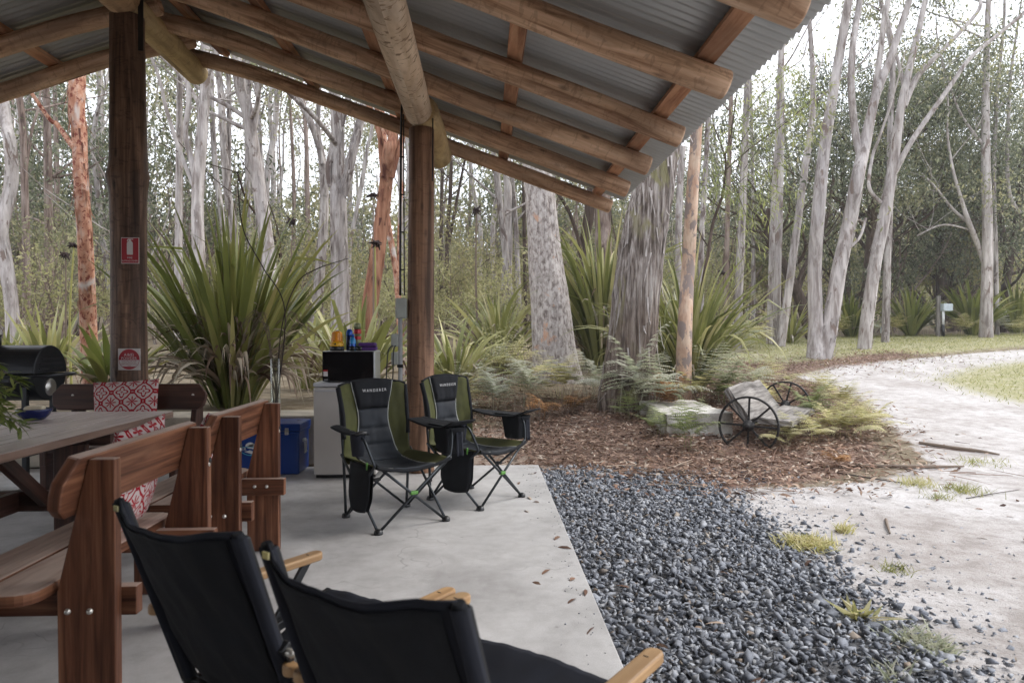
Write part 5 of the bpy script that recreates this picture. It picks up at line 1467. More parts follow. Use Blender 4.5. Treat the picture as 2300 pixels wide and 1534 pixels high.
for q in (-.55, .55):
    c = mid + d*q
    s.beam(c+Vector((0,0,-.03)), c+side*.42+Vector((0,0,-.075)), .05, .05)
s.build('bracket', MAT['rusty'], WS, wo, bevel=.004)

# ================================================================ far posts
pb = PX(2108, 765, 24.0); pb.z = zt(pb.x, pb.y)
PB = thing('post_box', 'pale box on a grey timber post with a black and white pipe', 'post box', pb)
s = MB(); s.box((-.02,0,.72), (.13,.10,1.5)); s.build('post', MAT['greywood'], PB, bevel=.01)
s = MB(); s.box((.20,-.12,1.05), (.34,.22,.26)); s.build('box', MAT['pale_blue'], PB, bevel=.015)
s = MB(); s.tube([(.09,-.11,.42), (.09,-.11,.92)], .045, n=12, seg=1); s.build('pipe', MAT['white_pl'], PB)
s = MB(); s.tube([(.09,-.11,-.05), (.09,-.11,.43)], .055, n=12, seg=1); s.build('pipe', MAT['black_pl'], PB)
pm = PX(1984, 768, 23.0); pm.z = zt(pm.x, pm.y)
PM = thing('water_meter', 'small pale blue tap box on two dark stakes beside the thin straight tree', 'tap box', pm)
s = MB(); s.box((0,0,.30), (.15,.12,.20)); s.build('box', MAT['pale_blue'], PM, bevel=.012)
for dx in (-.07,.17):
    s = MB(); s.tube([(dx,-.03,-.05), (dx,-.03,.42 if dx < 0 else .22)], .022, n=8, seg=1); s.build('stake', MAT['can_navy'], PM)
# ================================================================ sword-leaved lilies (flax-like clumps)
def sword_clump(name, label, px_, Y, n, L, spread, width, mat, dead=0, droop=.25, group='sword-leaved clumps', seed=1, asym=0.0, stiff=1.0, base=None):
    """long tapering blades from a common base; dead blades hang as a skirt"""
    rg = np.random.default_rng(seed)
    if base is None:
        p = PX(*px_, Y); bx, by = p.x, p.y; bz = zt(bx, by)
    else: bx, by, bz = base
    T = thing(name, label, 'plant', (bx, by, bz), 0, group)
    def blades_(n, Lr, sp, w, drp, zoff, seg=9, kink=0):
        VV = []; FF = []; b0 = 0
        for k in range(n):
            a = rg.uniform(0, 2*np.pi); q = rg.random()**.8
            th = q*sp + rg.normal(0, .04) + (.0 if q < .1 else 0)
            th = abs(th); l = Lr*rg.uniform(.62, 1.08)*(1-.15*q)
            dx = np.array([math.cos(a), math.sin(a)*.9, 0]); dx[0] += asym*rg.random()
            start = np.array([math.cos(a)*.10*q*L, math.sin(a)*.10*q*L, rg.uniform(0, .06)+zoff])
            ln = l/seg; p = start.copy(); ang = th*.55; V = []
            tw = rg.normal(0, .5); dr = drp*rg.uniform(.3, 1.7)*(1 if rg.random() > .15 else 2.2)
            fold_at = rg.uniform(.45,.8) if rg.random() < kink else 9
            S0 = np.array([-dx[1], dx[0], 0]); S0 /= np.linalg.norm(S0)
            for i in range(seg+1):
                t = i/seg
                d = dx*math.sin(ang)+np.array([0,0,math.cos(ang)])
                Nn = np.cross(S0, d); S = S0*math.cos(tw*t+tw*.3)+Nn*math.sin(tw*t+tw*.3); N2_ = np.cross(S, d)
                ww = w*.5*(.55+.75*min(1,t/.35))*(1-max(0,(t-.45)/.55)**1.6)+.0008
                V += [p-S*ww+N2_*ww*.28, p.copy(), p+S*ww+N2_*ww*.28]
                p = p+d*ln
                ang += (th*.45/seg) + dr*ln*(.3+1.6*t*t)
                if t > fold_at: ang += .9; fold_at = 9
                ang = min(ang, 2.9)
                if p[2] < .02: p[2] = .02
            VV.append(np.array(V))
            for i in range(seg):
                for c_ in (0, 1): FF.append([b0+i*3+c_, b0+i*3+c_+1, b0+i*3+c_+4, b0+i*3+c_+3])
            b0 += (seg+1)*3
        return np.concatenate(VV), np.array(FF)
    V, Fq = blades_(n, L, spread, width, droop/stiff, 0, kink=.11)
    link_mesh('leaves', np_mesh('leaves', V, Fq, 4, True), MAT[mat], T)
    if dead:
        V, Fq = blades_(dead, L*.55, 1.6, width*.62, 1.4, .08*L, kink=.5)
        link_mesh('dead_leaves', np_mesh('dead_leaves', V, Fq, 4, True), MAT['dead_leaf'], T)
    return T
sword_clump('sword_lily', 'largest dark green sword-leaved clump, right behind the fire sign post', None, 0, 215, 2.6, .88, .058, 'flax', 300, .13, seed=3, base=(-3.08, 8.55, .40))
sword_clump('sword_lily', 'sword-leaved clump with yellow-green blades behind the microwave', (800, 860), 9.6, 44, 1.75, 1.0, .085, 'flax_pale', 60, .35, seed=5)
sword_clump('sword_lily', 'low sword-leaved clump behind the barbecue, far left', (110, 820), 11.5, 60, 1.5, 1.1, .075, 'flax_pale', 30, .35, seed=6)
sword_clump('sword_lily', 'sword-leaved clump at the foot of the orange spotted tree', (255, 850), 9.6, 34, 1.35, 1.2, .085, 'flax', 50, .4, seed=7)
sword_clump('sword_lily', 'drooping yellow-green clump just right of the brown post', (1020, 830), 11.5, 70, 1.7, 1.25, .07, 'flax_pale', 60, .7, seed=8)
sword_clump('sword_lily', 'drooping clump on the left of the grey leaning tree, behind the ferns', (1120, 790), 15.0, 80, 2.1, 1.2, .08, 'flax_pale', 40, .55, seed=9)
sword_clump('sword_lily', 'tall sword-leaved clump between the grey tree and the giant tree', (1352, 830), 15.2, 240, 3.9, .52, .066, 'flax_mid', 60, .38, seed=10)
sword_clump('sword_lily', 'sword-leaved clump spreading right of the giant tree, behind the pink trunk', (1545, 830), 12.4, 240, 2.9, .95, .054, 'flax_mid', 60, .5, seed=11)
sword_clump('sword_lily', 'small upright clump far behind, between the brown post and grey tree', (1110, 760), 18, 50, 1.7, .8, .07, 'flax', 0, .3, seed=12)
sword_clump('sword_lily', 'wide clump around the base of the tree at the far right', (2185, 748), 25, 110, 2.3, 1.15, .11, 'flax', 30, .35, seed=13)
sword_clump('sword_lily', 'fan-shaped clump left of the pale post box', (2046, 762), 25, 70, 2.0, 1.1, .10, 'flax', 10, .3, seed=14)
sword_clump('sword_lily', 'dark clump between the twin trunks and the leaning pair at the verge', (1912, 762), 25, 80, 2.0, 1.0, .10, 'flax', 10, .3, seed=15)
sword_clump('sword_lily', 'dark tall clump cut by the right edge of the view', (2282, 738), 27, 80, 2.5, .9, .11, 'flax', 0, .3, seed=16)
sword_clump('sword_lily', 'loose pale clump left of the twin trunks at the far verge', (1775, 770), 21, 44, 1.5, 1.25, .08, 'flax_pale', 10, .5, seed=17)
sword_clump('sword_lily', 'pale clump behind the large dark clump, left of the microwave', (690, 850), 11.0, 46, 1.9, 1.0, .08, 'flax_pale', 40, .4, seed=18)
sword_clump('sword_lily', 'low clump beside the chimney of the barbecue at the left edge', (15, 800), 12.5, 44, 1.3, 1.1, .07, 'flax_pale', 20, .4, seed=19)

# flower stalks with withered heads
def flower_stalk(x0, y0, x1, y1, Y, label, r=.022, head=.16, m='yellow_stalk'):
    a = PX(x0, y0, Y); a.z = zt(a.x, a.y); b_ = PX(x1, y1, Y)
    T = thing('flower_stalk', label, 'flower stalk', a, 0, 'withered flower stalks')
    e = b_-a; s = MB(); s.tube([(0,0,0), e*.5+Vector((random.uniform(-.05,.05),0,0)), e], [r, r*.85, r*.6], n=8, seg=6); s.build('stalk', MAT[m], T)
    rg = random.Random(int(x0+y1)); s = MB()
    sq = rg.uniform(.6,1.0); off_ = Vector((rg.gauss(0,.3), rg.gauss(0,.3), rg.uniform(0,.3)))*head
    for k in range(rg.randint(38,60)):
        d = Vector((rg.gauss(0,1), rg.gauss(0,1), rg.gauss(.2,.8)*sq)).normalized()
        h_ = head*rg.uniform(.35,.85); p = e+off_*rg.random()+d*h_*.5; q = p+d*h_*.45+Vector((rg.gauss(0,.25),0,rg.gauss(-.25,.3)))*h_
        s.tube([e, p, q], [.008,rg.uniform(.010,.024),.007], n=4, seg=2)
    s.build('flower_head', MAT['dead_flower'], T)
flower_stalk(1075,830, 1070,475, 17, 'tall brown flower stalk with a big black head, right of the brown post', .030, .20, 'dry_stem')
flower_stalk(650,860, 657,497, 15, 'withered flower stalk above the right blades of the largest clump', .018, .15, 'dry_stem')
flower_stalk(832,800, 842,546, 10.5, 'yellow-green flower stalk in front of the red-brown trunk, lower head', .018, .12)
flower_stalk(838,800, 838,440, 12.5, 'dark flower head against the red-brown trunk, upper of two', .016, .12, 'dry_stem')
flower_stalk(148,790, 148,573, 11.5, 'brown flower stalk left of the orange spotted tree', .016, .10, 'dry_stem')
flower_stalk(160,790, 166,552, 11.0, 'yellow flower stalk touching the orange spotted tree', .020, .10)
flower_stalk(1620,800, 1620,612, 14, 'short flower stalk with dark head right of the pink trunk', .012, .09, 'dry_stem')

# ================================================================ bracken ferns
def frond_geo(L, rg, curl=.9, npair=17):
    """one bracken frond, lying along +X, in local space: arched stem with toothed pinnae"""
    VV = []; FF = []; b0 = 0
    stem = []
    for i in range(15):
        t = i/14; ang = 1.30-curl*1.75*max(0,t-.12)
        stem.append((t, ang))
    P = [np.zeros(3)]
    for t, ang in stem[:-1]: P.append(P[-1]+np.array([math.cos(ang), 0, math.sin(ang)])*L/14)
    P = np.array(P)
    def at(t):
        k = min(t, .999)*14; i = int(k); return P[i]*(1-(k-i))+P[i+1]*(k-i), P[i+1]-P[i]
    # stem as a thin strip pair
    for i in range(14):
        w = .004*(1-i/16)
        V = np.array([P[i]+[0,-w,0], P[i]+[0,w,0], P[i+1]+[0,w*.9,0], P[i+1]+[0,-w*.9,0]]); VV.append(V); FF += [[b0,b0+1,b0+2],[b0,b0+2,b0+3]]; b0 += 4
    for k in range(npair):
        t = .34+.66*(k/(npair-1))**.9
        c, d = at(t); d = d/np.linalg.norm(d)
        pl = L*.34*(1-((t-.34)/.66)**1.1)*rg.uniform(.85,1.1)+.012
        for sy in (-1, 1):
            ax_ = d*.42+np.array([0, sy*.92, 0]); ax_ /= np.linalg.norm(ax_)
            ax_ = ax_+np.array([0,0,rg.uniform(-.35,-.02)])
            nt_ = 7; sd_ = np.cross(ax_, [0,0,1.0]); sd_ /= np.linalg.norm(sd_)
            for j in range(nt_):     # toothed blade: small leaflets along the pinna
                u0 = j/nt_; p = c+ax_*pl*u0+np.array([0,0,-.15*pl*u0*u0])
                wl = pl*.30*(1-u0*.8)+.004
                for s2 in (-1, 1):
                    q = p+ax_*pl/nt_*1.0; tip = p+ax_*pl/nt_*1.1+sd_*s2*wl+np.array([0,0,rg.uniform(-.12,.06)*wl])
                    VV.append(np.array([p, q, tip])); FF.append([b0,b0+1,b0+2]); b0 += 3
    return np.concatenate(VV), np.array(FF)
FERN = []
for sd_ in range(4):
    rg = np.random.default_rng(40+sd_); VV = []; FF = []; b0 = 0
    for k in range(6):
        V, Fc = frond_geo(rg.uniform(.75,1.15), rg, rg.uniform(.75,1.2), 13)
        a = k*2*math.pi/6+rg.uniform(-.3,.3); tl = rg.uniform(-.35,.35); ca, sa = math.cos(a), math.sin(a)
        Rm = np.array([[ca,-sa,0],[sa,ca,0],[0,0,1]]) @ np.array([[math.cos(tl),0,math.sin(tl)],[0,1,0],[-math.sin(tl),0,math.cos(tl)]])
        V = V @ Rm.T + np.array([rg.normal(0,.05), rg.normal(0,.05), 0]); VV.append(V); FF.append(Fc+b0); b0 += len(V)
    FERN.append((np.concatenate(VV), np.concatenate(FF)))
FMESH = {}
def fern(x, y, Y, size, mat, label, zoff=0.0, rz=None, squash=1.0, k=None):
    k = random.randrange(4) if k is None else k
    key = (k, mat)
    if key not in FMESH:
        FMESH[key] = np_mesh('fern', FERN[k][0], FERN[k][1], 3); FMESH[key].materials.append(MAT[mat])
    p = PX(x, y, Y); o = bpy.data.objects.new('fern', FMESH[key]); COL.objects.link(o)
    o.location = (p.x, p.y, zt(p.x, p.y)-.02+zoff); size *= 1.12; o.scale = (size, size, size*squash); o.rotation_euler = (0, 0, random.uniform(0, 6.28) if rz is None else rz)
    tag(o, label, 'fern', 'bracken ferns around the tree and seat')
fern(1545,1010, 7.85, .55, 'fern', 'dark green fern in front of the white stone block', squash=1.25)
fern(1430,930, 9.75, .95, 'fern_blue', 'tall grey-green fern climbing the front of the giant tree', squash=1.5)
fern(1475,900, 10.0, .8, 'fern_blue', 'grey-green fern on the right of the giant trunk base', squash=1.3)
fern(1490,930, 10.2, .6, 'fern_brown', 'rusty dead fern at the right foot of the giant tree', squash=1.3)
fern(1415,945, 9.6, .5, 'fern', 'small low fern at the front foot of the giant tree')
fern(1620,850, 11.2, 1.05, 'fern_blue', 'big pale fern under the pink mottled trunk', squash=1.1)
fern(1570,870, 11.0, .85, 'fern_pale', 'yellow fern between the giant tree and the pink trunk')
fern(1680,870, 11.6, .95, 'fern_blue', 'pale fern behind the iron wheels, right of the pink trunk')
fern(1625,885, 11.2, .7, 'fern', 'dark fern behind the left end of the wheel seat')
fern(1730,870, 12.6, .75, 'fern_pale', 'yellow fern behind the farther wheel')
fern(1850,895, 11.6, .6, 'fern_pale', 'fern against the right side of the farther wheel')
fern(1895,925, 10.6, .6, 'fern_pale', 'yellow fern right of the seat planks, farther of the row')
fern(1915,945, 9.7, .58, 'fern_pale', 'broad fern at the right end of the fern row by the track')
fern(1865,985, 9.0, .5, 'fern_pale', 'bright fern over the right end of the seat plank')
fern(1830,1015, 8.3, .5, 'fern_pale', 'low bright fern right of the nearer wheel')
fern(1765,1020, 8.0, .45, 'fern_pale', 'small yellow fern touching the rim of the nearer wheel')
fern(1910,1000, 8.6, .5, 'fern_pale', 'fern nearest the white track above the long stick')
fern(1880,1085, 7.0, .28, 'fern_brown', 'tiny half-dead fern at the edge of the white sand')
fern(1105,905, 10.5, .9, 'fern_blue', 'pale fern left of the grey tree, behind the right camping chair')
fern(1050,890, 10.8, .8, 'fern_pale', 'yellow fern just behind the right camping chair')
fern(1180,895, 11.2, .95, 'fern_blue', 'pale fern at the left foot of the grey leaning tree')
fern(1150,860, 12.8, 1.1, 'fern_pale', 'yellow-green fern farther back left of the grey tree')
fern(1090,850, 13.0, 1.1, 'fern_blue', 'grey-green fern under the drooping clump')
fern(1260,895, 11.6, .9, 'fern_pale', 'yellow fern in front of the grey leaning tree')
fern(1330,880, 11.6, .95, 'fern_blue', 'blue-grey fern between the grey tree and the giant trunk')
fern(1215,930, 10.0, .5, 'fern_brown', 'small withered fern in the leaves left of the giant tree')
fern(1285,915, 10.4, .5, 'fern_brown', 'orange withered fern in front of the two big trees')
fern(1015,880, 11.5, .9, 'fern_blue', 'fern right beside the brown post')
fern(1020,930, 9.2, .5, 'fern_blue', 'low fern behind the back of the right camping chair')
for i, (x, Y) in enumerate(((1880,24),(1960,24),(2010,24.5),(2080,25),(2160,24),(2240,25),(2290,25),(1790,22),(1700,19),(1660,18))):
    fern(x, 765, Y, 1.0, ('fern_pale','fern_blue')[i%2], 'low bracken fern along the shaded far edge of the grass verge')
fern(1875,1010, 8.6, .5, 'fern_pale', 'fresh green fern between the seat and the long pale stick')
fern(1960,975, 9.4, .5, 'fern_pale', 'fresh fern at the outer right of the fern row, over the sand edge')
fern(1935,1015, 8.7, .55, 'fern_pale', 'small fresh fern low in the litter right of the seat')
fern(1830,950, 9.6, .7, 'fern', 'dark fern behind the right end of the seat plank')
fern(1480,985, 8.6, .45, 'fern', 'low fern at the left corner of the white stone block')
fern(1720,905, 10.8, .6, 'fern_pale', 'yellow fern in the gap between the two wheels')
# dry undergrowth around the big trees
def twiggy(x, y, Y, label, n=60, h=.6):
    p = PX(x, y, Y); rg = random.Random(int(x)); s = MB()
    for k in range(n):
        b_ = Vector((rg.gauss(0,.22), rg.gauss(0,.15), 0)); d = Vector((rg.gauss(0,.35), rg.gauss(0,.35), 1))*h*rg.uniform(.4,1)
        s.tube([b_, b_+d*.5+Vector((rg.gauss(0,.03),0,0)), b_+d], [.004,.003,.0012], n=3, seg=2, cap=False)
    o = s.build('dry_shrub', MAT['dry_stem']); o.location = (p.x, p.y, zt(p.x, p.y)-.02); tag(o, label, 'dry shrub', 'dead twiggy shrubs')
twiggy(1290,945, 10.6, 'dead grey twiggy shrub left of the giant trunk')
twiggy(1180,950, 9.6, 'dead twiggy shrub behind the cool bag of the right chair')
twiggy(1515,905, 10.8, 'dead twiggy shrub behind the white stone block')
# ================================================================ trees
def tri_leaves(C, size, rgen, hang=.5, aspect=.32):
    """many small leaves round given centres: hanging blades, two triangles each"""
    n = len(C)
    D = rgen.normal(0, 1, (n,3)); D[:,2] -= hang*1.6; D /= np.linalg.norm(D, axis=1, keepdims=True)
    S = np.cross(D, rgen.normal(0,1,(n,3))); S /= np.linalg.norm(S, axis=1, keepdims=True)+1e-9
    L = (size*rgen.uniform(.6,1.4,n))[:,None]
    V = np.stack([C, C+D*L*.45-S*L*aspect*.5, C+D*L, C+D*L*.45+S*L*aspect*.5], 1).reshape(-1,3)
    F = (np.arange(n)*4)[:,None]+np.arange(4)[None]
    return V, F
def clump_points(centres, radii, per, rgen, flat=.7):
    out = []
    for c, r in zip(centres, radii):
        n = max(6, int(per*(r/.8)**2)); d = rgen.normal(0, 1, (n,3)); d /= np.linalg.norm(d, axis=1, keepdims=True)
        rr = r*rgen.uniform(.25,1,n)**.6
        q = d*rr[:,None]*np.array([1,1,flat]); out.append(np.asarray(c)[None]+q)
    return np.concatenate(out)

def grow(s, p0, d0, L, r0, depth, rg, tips, up=.25, sides=7):
    """recursive limb: adds tubes to mesh builder s, leaves end points in tips"""
    n = 5; pts = [Vector(p0)]; d = Vector(d0).normalized(); rr = [r0]
    for i in range(n):
        d = (d+Vector((rg.gauss(0,.16), rg.gauss(0,.16), rg.gauss(0,.1)+up*.25))).normalized()
        pts.append(pts[-1]+d*L/n); rr.append(r0*(1-.62*(i+1)/n))
    s.tube(pts, rr, n=max(4, sides), seg=3, cap=False)
    if depth <= 0:
        tips += [pts[-1], pts[-2]]; return
    for k in range(rg.choice((2,3))):
        i = rg.randint(2, n); e = (pts[min(i+1,n)]-pts[i-1]).normalized()
        q = Vector((rg.gauss(0,1), rg.gauss(0,1), rg.gauss(.2,.6))); q -= e*q.dot(e); q.normalize()
        grow(s, pts[i], e*.8+q*.75, L*rg.uniform(.5,.8), rr[i]*.62, depth-1, rg, tips, up, sides-2)
    tips.append(pts[-1])

TSEED = [0]
def bark_strips(T, runs, count, rg, mat='b_strip', lo=.08, hi=.34):
    """short curling flakes of bark standing off a trunk"""
    VV = []; FF = []; b0 = 0
    for k in range(count):
        Q, qr = rg.choice(runs); i = rg.randint(2, max(3, int(len(Q)*.8))); i = min(i, len(Q)-2); a = rg.uniform(-math.pi-.3, .3)
        f = rg.random(); p = Q[i].lerp(Q[i+1], f); r = qr[i]; ax_ = (Q[i+1]-Q[i]).normalized()
        L = rg.uniform(lo, hi); w = rg.uniform(.25, .7)*r*.6+.006; lift = rg.uniform(.015, .06); sg_ = -1 if rg.random() < .75 else 1
        O = Vector((math.cos(a), math.sin(a), 0)); S = Vector((-math.sin(a), math.cos(a), 0)); seg = 4
        for j in range(seg+1):
            t = j/seg; c = p + ax_*(sg_*L*t) + O*(r*1.03+.006+lift*t*t); ww = w*(1-.75*t)
            VV += [tuple(c-S*ww*.5-O*.15*ww), tuple(c+O*.004), tuple(c+S*ww*.5-O*.15*ww)]
        for j in range(seg):
            for c_ in (0,1): FF.append([b0+j*3+c_, b0+j*3+c_+1, b0+j*3+c_+4, b0+j*3+c_+3])
        b0 += (seg+1)*3
    tag(link_mesh('loose_bark', np_mesh('loose_bark', np.array(VV), np.array(FF), 4, True), MAT[mat], T), kind='stuff')
def tree(name, label, Y, stems, barkm, leafm_='gum', group='gum trees near the clearing', ext=5.0, crown_r=.75, per=34, leaf=.15, nb=5, twigs=True, base_sink=.1, cat='tree', dy=None, sides=14, extra=None, lowleaf=0, hang=.7, rough=.05, flare=1.0, limbs_from=.55, limbL=2.6):
    """stems: lists of (x, y, width) picture measurements at distance Y; first stem is the main one"""
    TSEED[0] += 1; rg = random.Random(900+TSEED[0]); rgen = np.random.default_rng(500+TSEED[0])
    x0, y0, w0 = stems[0][0]
    b_ = PX(x0, y0, Y); gz = zt(b_.x, b_.y); b_.z = gz
    T = thing(name, label, cat, b_, 0, group)
    s = MB(); tips = []; runs = []
    for si, st in enumerate(stems):
        P = []; rr = []
        yy = Y+(0 if not dy else dy[si])
        for (x, y, w) in st:
            yk = yy + rg.uniform(-.15,.15)*(.0 if (x,y,w) == st[0] else 1)
            p = PX(x, y, yk); P.append(p-b_); rr.append(w*.5*yk/FPX)
        if si == 0 or abs(st[0][1]-y0) < 25:
            P[0].z = zt(b_.x+P[0].x, b_.y+P[0].y)-gz-base_sink
            P.insert(1, P[0].lerp(P[1], .12)); rr.insert(1, rr[0]); rr[0] *= 1.18*flare
        if ext and st[-1][1] < 330:                       # goes on above what the picture shows
            d = (P[-1]-P[-2]).normalized(); d = (d+Vector((0,0,.5))).normalized()
            e1 = ext*rg.uniform(.8,1.2)*(1 if si == 0 else .7)
            q = P[-1]+d*e1*.5+Vector((rg.gauss(0,.25),rg.gauss(0,.25),0)); P.append(q); rr.append(rr[-1]*.72)
            P.append(q+(d+Vector((rg.gauss(0,.15),rg.gauss(0,.15),.2)))*e1*.5); rr.append(rr[-1]*.45)
        s.tube(P, rr, n=sides if si == 0 else max(8, sides-4), seg=6, cap=False, wob=wobf(TSEED[0]*3.1+si, rough))
        tips.append(P[-1])
        Q, q_r = smooth_path(P, rr, 4)
        if rr[1] > .07: runs.append((Q, q_r))
        if nb:
            for k in range(nb if si == 0 else max(1, nb-2)):
                i = int(len(Q)*rg.uniform(limbs_from, .98)); i = min(i, len(Q)-2)
                a = rg.uniform(0, 6.28); d = Vector((math.cos(a), math.sin(a), rg.uniform(.25,1.1)))
                grow(s, Q[i], d, limbL*rg.uniform(.6,1.2), max(.012, q_r[i]*.42), 1 if twigs else 0, rg, tips)
        if lowleaf:
            for k in range(lowleaf): tips.append(Q[int(len(Q)*rg.uniform(.2,.9))]+Vector((rg.gauss(0,.6), rg.gauss(0,.6), rg.gauss(0,.4))))
    s.build('trunk', MAT[barkm], T)
    if Y < 21.5 and runs and barkm in ('b_pale', 'b_grey', 'b_red', 'b_spot'):
        bark_strips(T, runs, 46*len(runs), rg, 'b_strip' if barkm[2] in 'pg' else 'b_red')
    if leafm_ and tips:
        rad = [crown_r*rg.uniform(.55,1.25) for _ in tips]
        C = clump_points([tuple(t) for t in tips], rad, per, rgen)
        V, Fq = tri_leaves(C, leaf, rgen, hang)
        link_mesh('crown', np_mesh('crown', V, Fq, 4), MAT[leafm_], T)
    if extra: extra(T, b_)
    return T
GN = 'gum trees near the clearing'
# --- left of the dark post
tree('gum_tree', 'pale curving trunk at the left edge of the view', 15, [[(30,790,30),(27,690,27),(8,560,27),(4,510,26),(26,410,27),(22,320,24),(10,250,22)]], 'b_pale', nb=4)
tree('gum_tree', 'thin brown-grey trunk between the left-edge trunk and the orange one', 20, [[(60,740,17),(58,520,15),(54,380,14),(48,250,13)], [(56,400,7),(70,300,6),(88,230,5)]], 'b_brown', nb=4)
tree('evergreen_tree', 'dark bushy leafy tree with a straight trunk left of the orange one', 21, [[(112,760,18),(110,560,17),(108,400,16),(105,240,14)]], 'b_brown', 'gum_dark', nb=12, limbs_from=.25, limbL=2.0, per=80, leaf=.12, crown_r=.8, lowleaf=14)
tree('spotted_gum_tree', 'orange trunk with red-brown spots at the left of the dark post', 10.2, [[(205,872,36),(199,740,34),(192,560,31),(182,400,29),(178,290,31),(173,200,33)], [(190,405,17),(178,350,13),(160,325,12),(128,280,10),(86,232,8)]], 'b_spot', sides=20, nb=3, ext=6)
tree('gum_tree', 'thin grey trunk directly left of the dark post, leaning', 24, [[(262,760,13),(240,600,12),(222,450,11),(210,300,10)], [(232,520,8),(248,440,7),(262,330,6)]], 'b_grey', nb=3)
tree('gum_tree', 'slim white trunk right of the dark post under the ridge log', 17, [[(400,820,20),(401,560,16),(402,380,14),(404,160,12)]], 'b_pale', nb=3)
tree('gum_tree', 'smooth pale trunk forking below the ridge log end', 16, [[(448,830,34),(446,600,27),(444,440,25),(452,320,24),(460,215,22),(462,120,20)], [(440,400,17),(425,340,13),(416,295,12),(424,230,12),(416,170,11)], [(436,420,10),(400,330,9),(372,240,8),(352,160,7)]], 'b_pale', nb=3)
tree('gum_tree', 'narrow twin grey stems right of the ridge log end', 20, [[(530,800,22),(528,560,19),(510,420,17),(500,280,15),(490,160,14)], [(512,440,12),(514,320,11),(513,180,10)]], 'b_grey', nb=3)
tree('gum_tree', 'slim grey trunk immediately left of the narrow twin stems', 25, [[(508,780,14),(506,560,13),(484,380,12),(476,240,11),(473,150,10)]], 'b_grey', nb=3)
tree('gum_tree', 'big pale trunk leaning left over the largest sword-leaved clump', 17, [[(618,830,38),(606,620,33),(590,480,30),(570,340,27),(556,250,26),(536,165,27)], [(566,330,13),(578,240,11),(588,165,10)]], 'b_pale', nb=4)
tree('gum_tree', 'thin straight grey trunk just left of the big leaning pale one', 26, [[(562,780,13),(560,560,12),(556,380,11),(558,170,11)]], 'b_grey', nb=3)
tree('gum_tree', 'slender dark trunk in the open gap below the middle of the roof edge', 30, [[(660,760,9),(660,560,9),(660,420,8),(655,300,7)]], 'b_brown', nb=4, crown_r=1.1, per=42, leaf=.17)
tree('gum_tree', 'thin reddish-grey trunk right of the open sky gap', 27, [[(690,780,12),(692,560,11),(690,400,10),(686,280,9)]], 'b_brown', nb=3)
tree('gum_tree', 'pale trunk forking in two left of the thick grey trunk', 19, [[(708,810,30),(716,640,24),(728,480,20),(724,360,17),(700,280,15),(668,215,14)], [(724,370,12),(714,290,11),(716,230,10)], [(730,440,11),(742,340,10),(766,262,9)]], 'b_grey', nb=3)
tree('gum_tree', 'thick grey trunk with a heavy right limb, left of the red-brown one', 15, [[(766,840,46),(764,640,40),(760,480,38),(758,380,32),(757,262,27)], [(772,440,20),(784,380,19),(800,310,20),(812,262,20)], [(742,420,12),(738,370,13),(762,300,10),(774,262,9)]], 'b_grey', sides=18, nb=3)
tree('gum_tree', 'thin pale trunk right behind the thick grey trunk', 24, [[(784,780,10),(786,560,9),(812,420,8),(826,330,8),(836,280,8)]], 'b_pale', nb=2)
tree('red_gum_tree', 'leaning red-brown trunk left of the brown post', 13.2, [[(812,850,40),(832,680,36),(852,540,33),(866,420,30),(874,340,28),(884,290,22)], [(862,400,14),(856,340,13),(846,280,12)], [(880,400,12),(894,340,13),(908,300,12)]], 'b_red', sides=18, nb=2)
tree('red_gum_tree', 'slim orange stem against the left side of the brown post', 14.5, [[(905,830,15),(890,620,13),(868,480,14),(866,390,13),(862,290,11)]], 'b_spot', nb=1)
tree('red_gum_tree', 'thinnest orange stem between red-brown trunk and brown post', 15.5, [[(898,820,9),(896,560,9),(902,420,9),(908,300,8)]], 'b_spot', nb=1)
# --- between the two tall posts and the big trees
tree('gum_tree', 'thin dark forked sapling just right of the brown post', 24, [[(1005,790,9),(1004,560,9),(1012,430,8),(1014,350,7)], [(1006,560,7),(1028,440,6),(1044,360,5)]], 'b_dark', nb=3, crown_r=.8, ext=2.5)
tree('gum_tree', 'thin dark stem touching the right side of the brown post', 28, [[(992,780,8),(990,560,8),(994,380,7)]], 'b_dark', nb=3, ext=2)
tree('gum_tree', 'slim grey trunk leaning left, midway between brown post and grey tree', 21, [[(1150,810,18),(1146,680,17),(1130,520,15),(1116,400,14),(1108,330,13)]], 'b_grey', nb=3)
tree('gum_tree', 'narrow grey trunk close left of the grey leaning tree', 24, [[(1166,790,13),(1164,640,12),(1158,500,11),(1148,380,11)]], 'b_grey', nb=3)
tree('gum_tree', 'thin dark stem hidden partly by the grey leaning tree', 26, [[(1182,780,8),(1178,560,8),(1176,400,8)]], 'b_dark', nb=2)
tree('gum_tree', 'brown trunk behind the tall clump between grey tree and giant tree', 17.5, [[(1362,800,46),(1358,620,40),(1354,500,36),(1352,380,34)]], 'b_brown', nb=2, sides=16)
tree('gum_tree', 'dark bent trunk beside the brown trunk under the last rafter', 19, [[(1290,780,22),(1302,600,20),(1322,490,24),(1330,400,20)], [(1306,560,9),(1280,480,8),(1250,430,7)]], 'b_dark', nb=2)

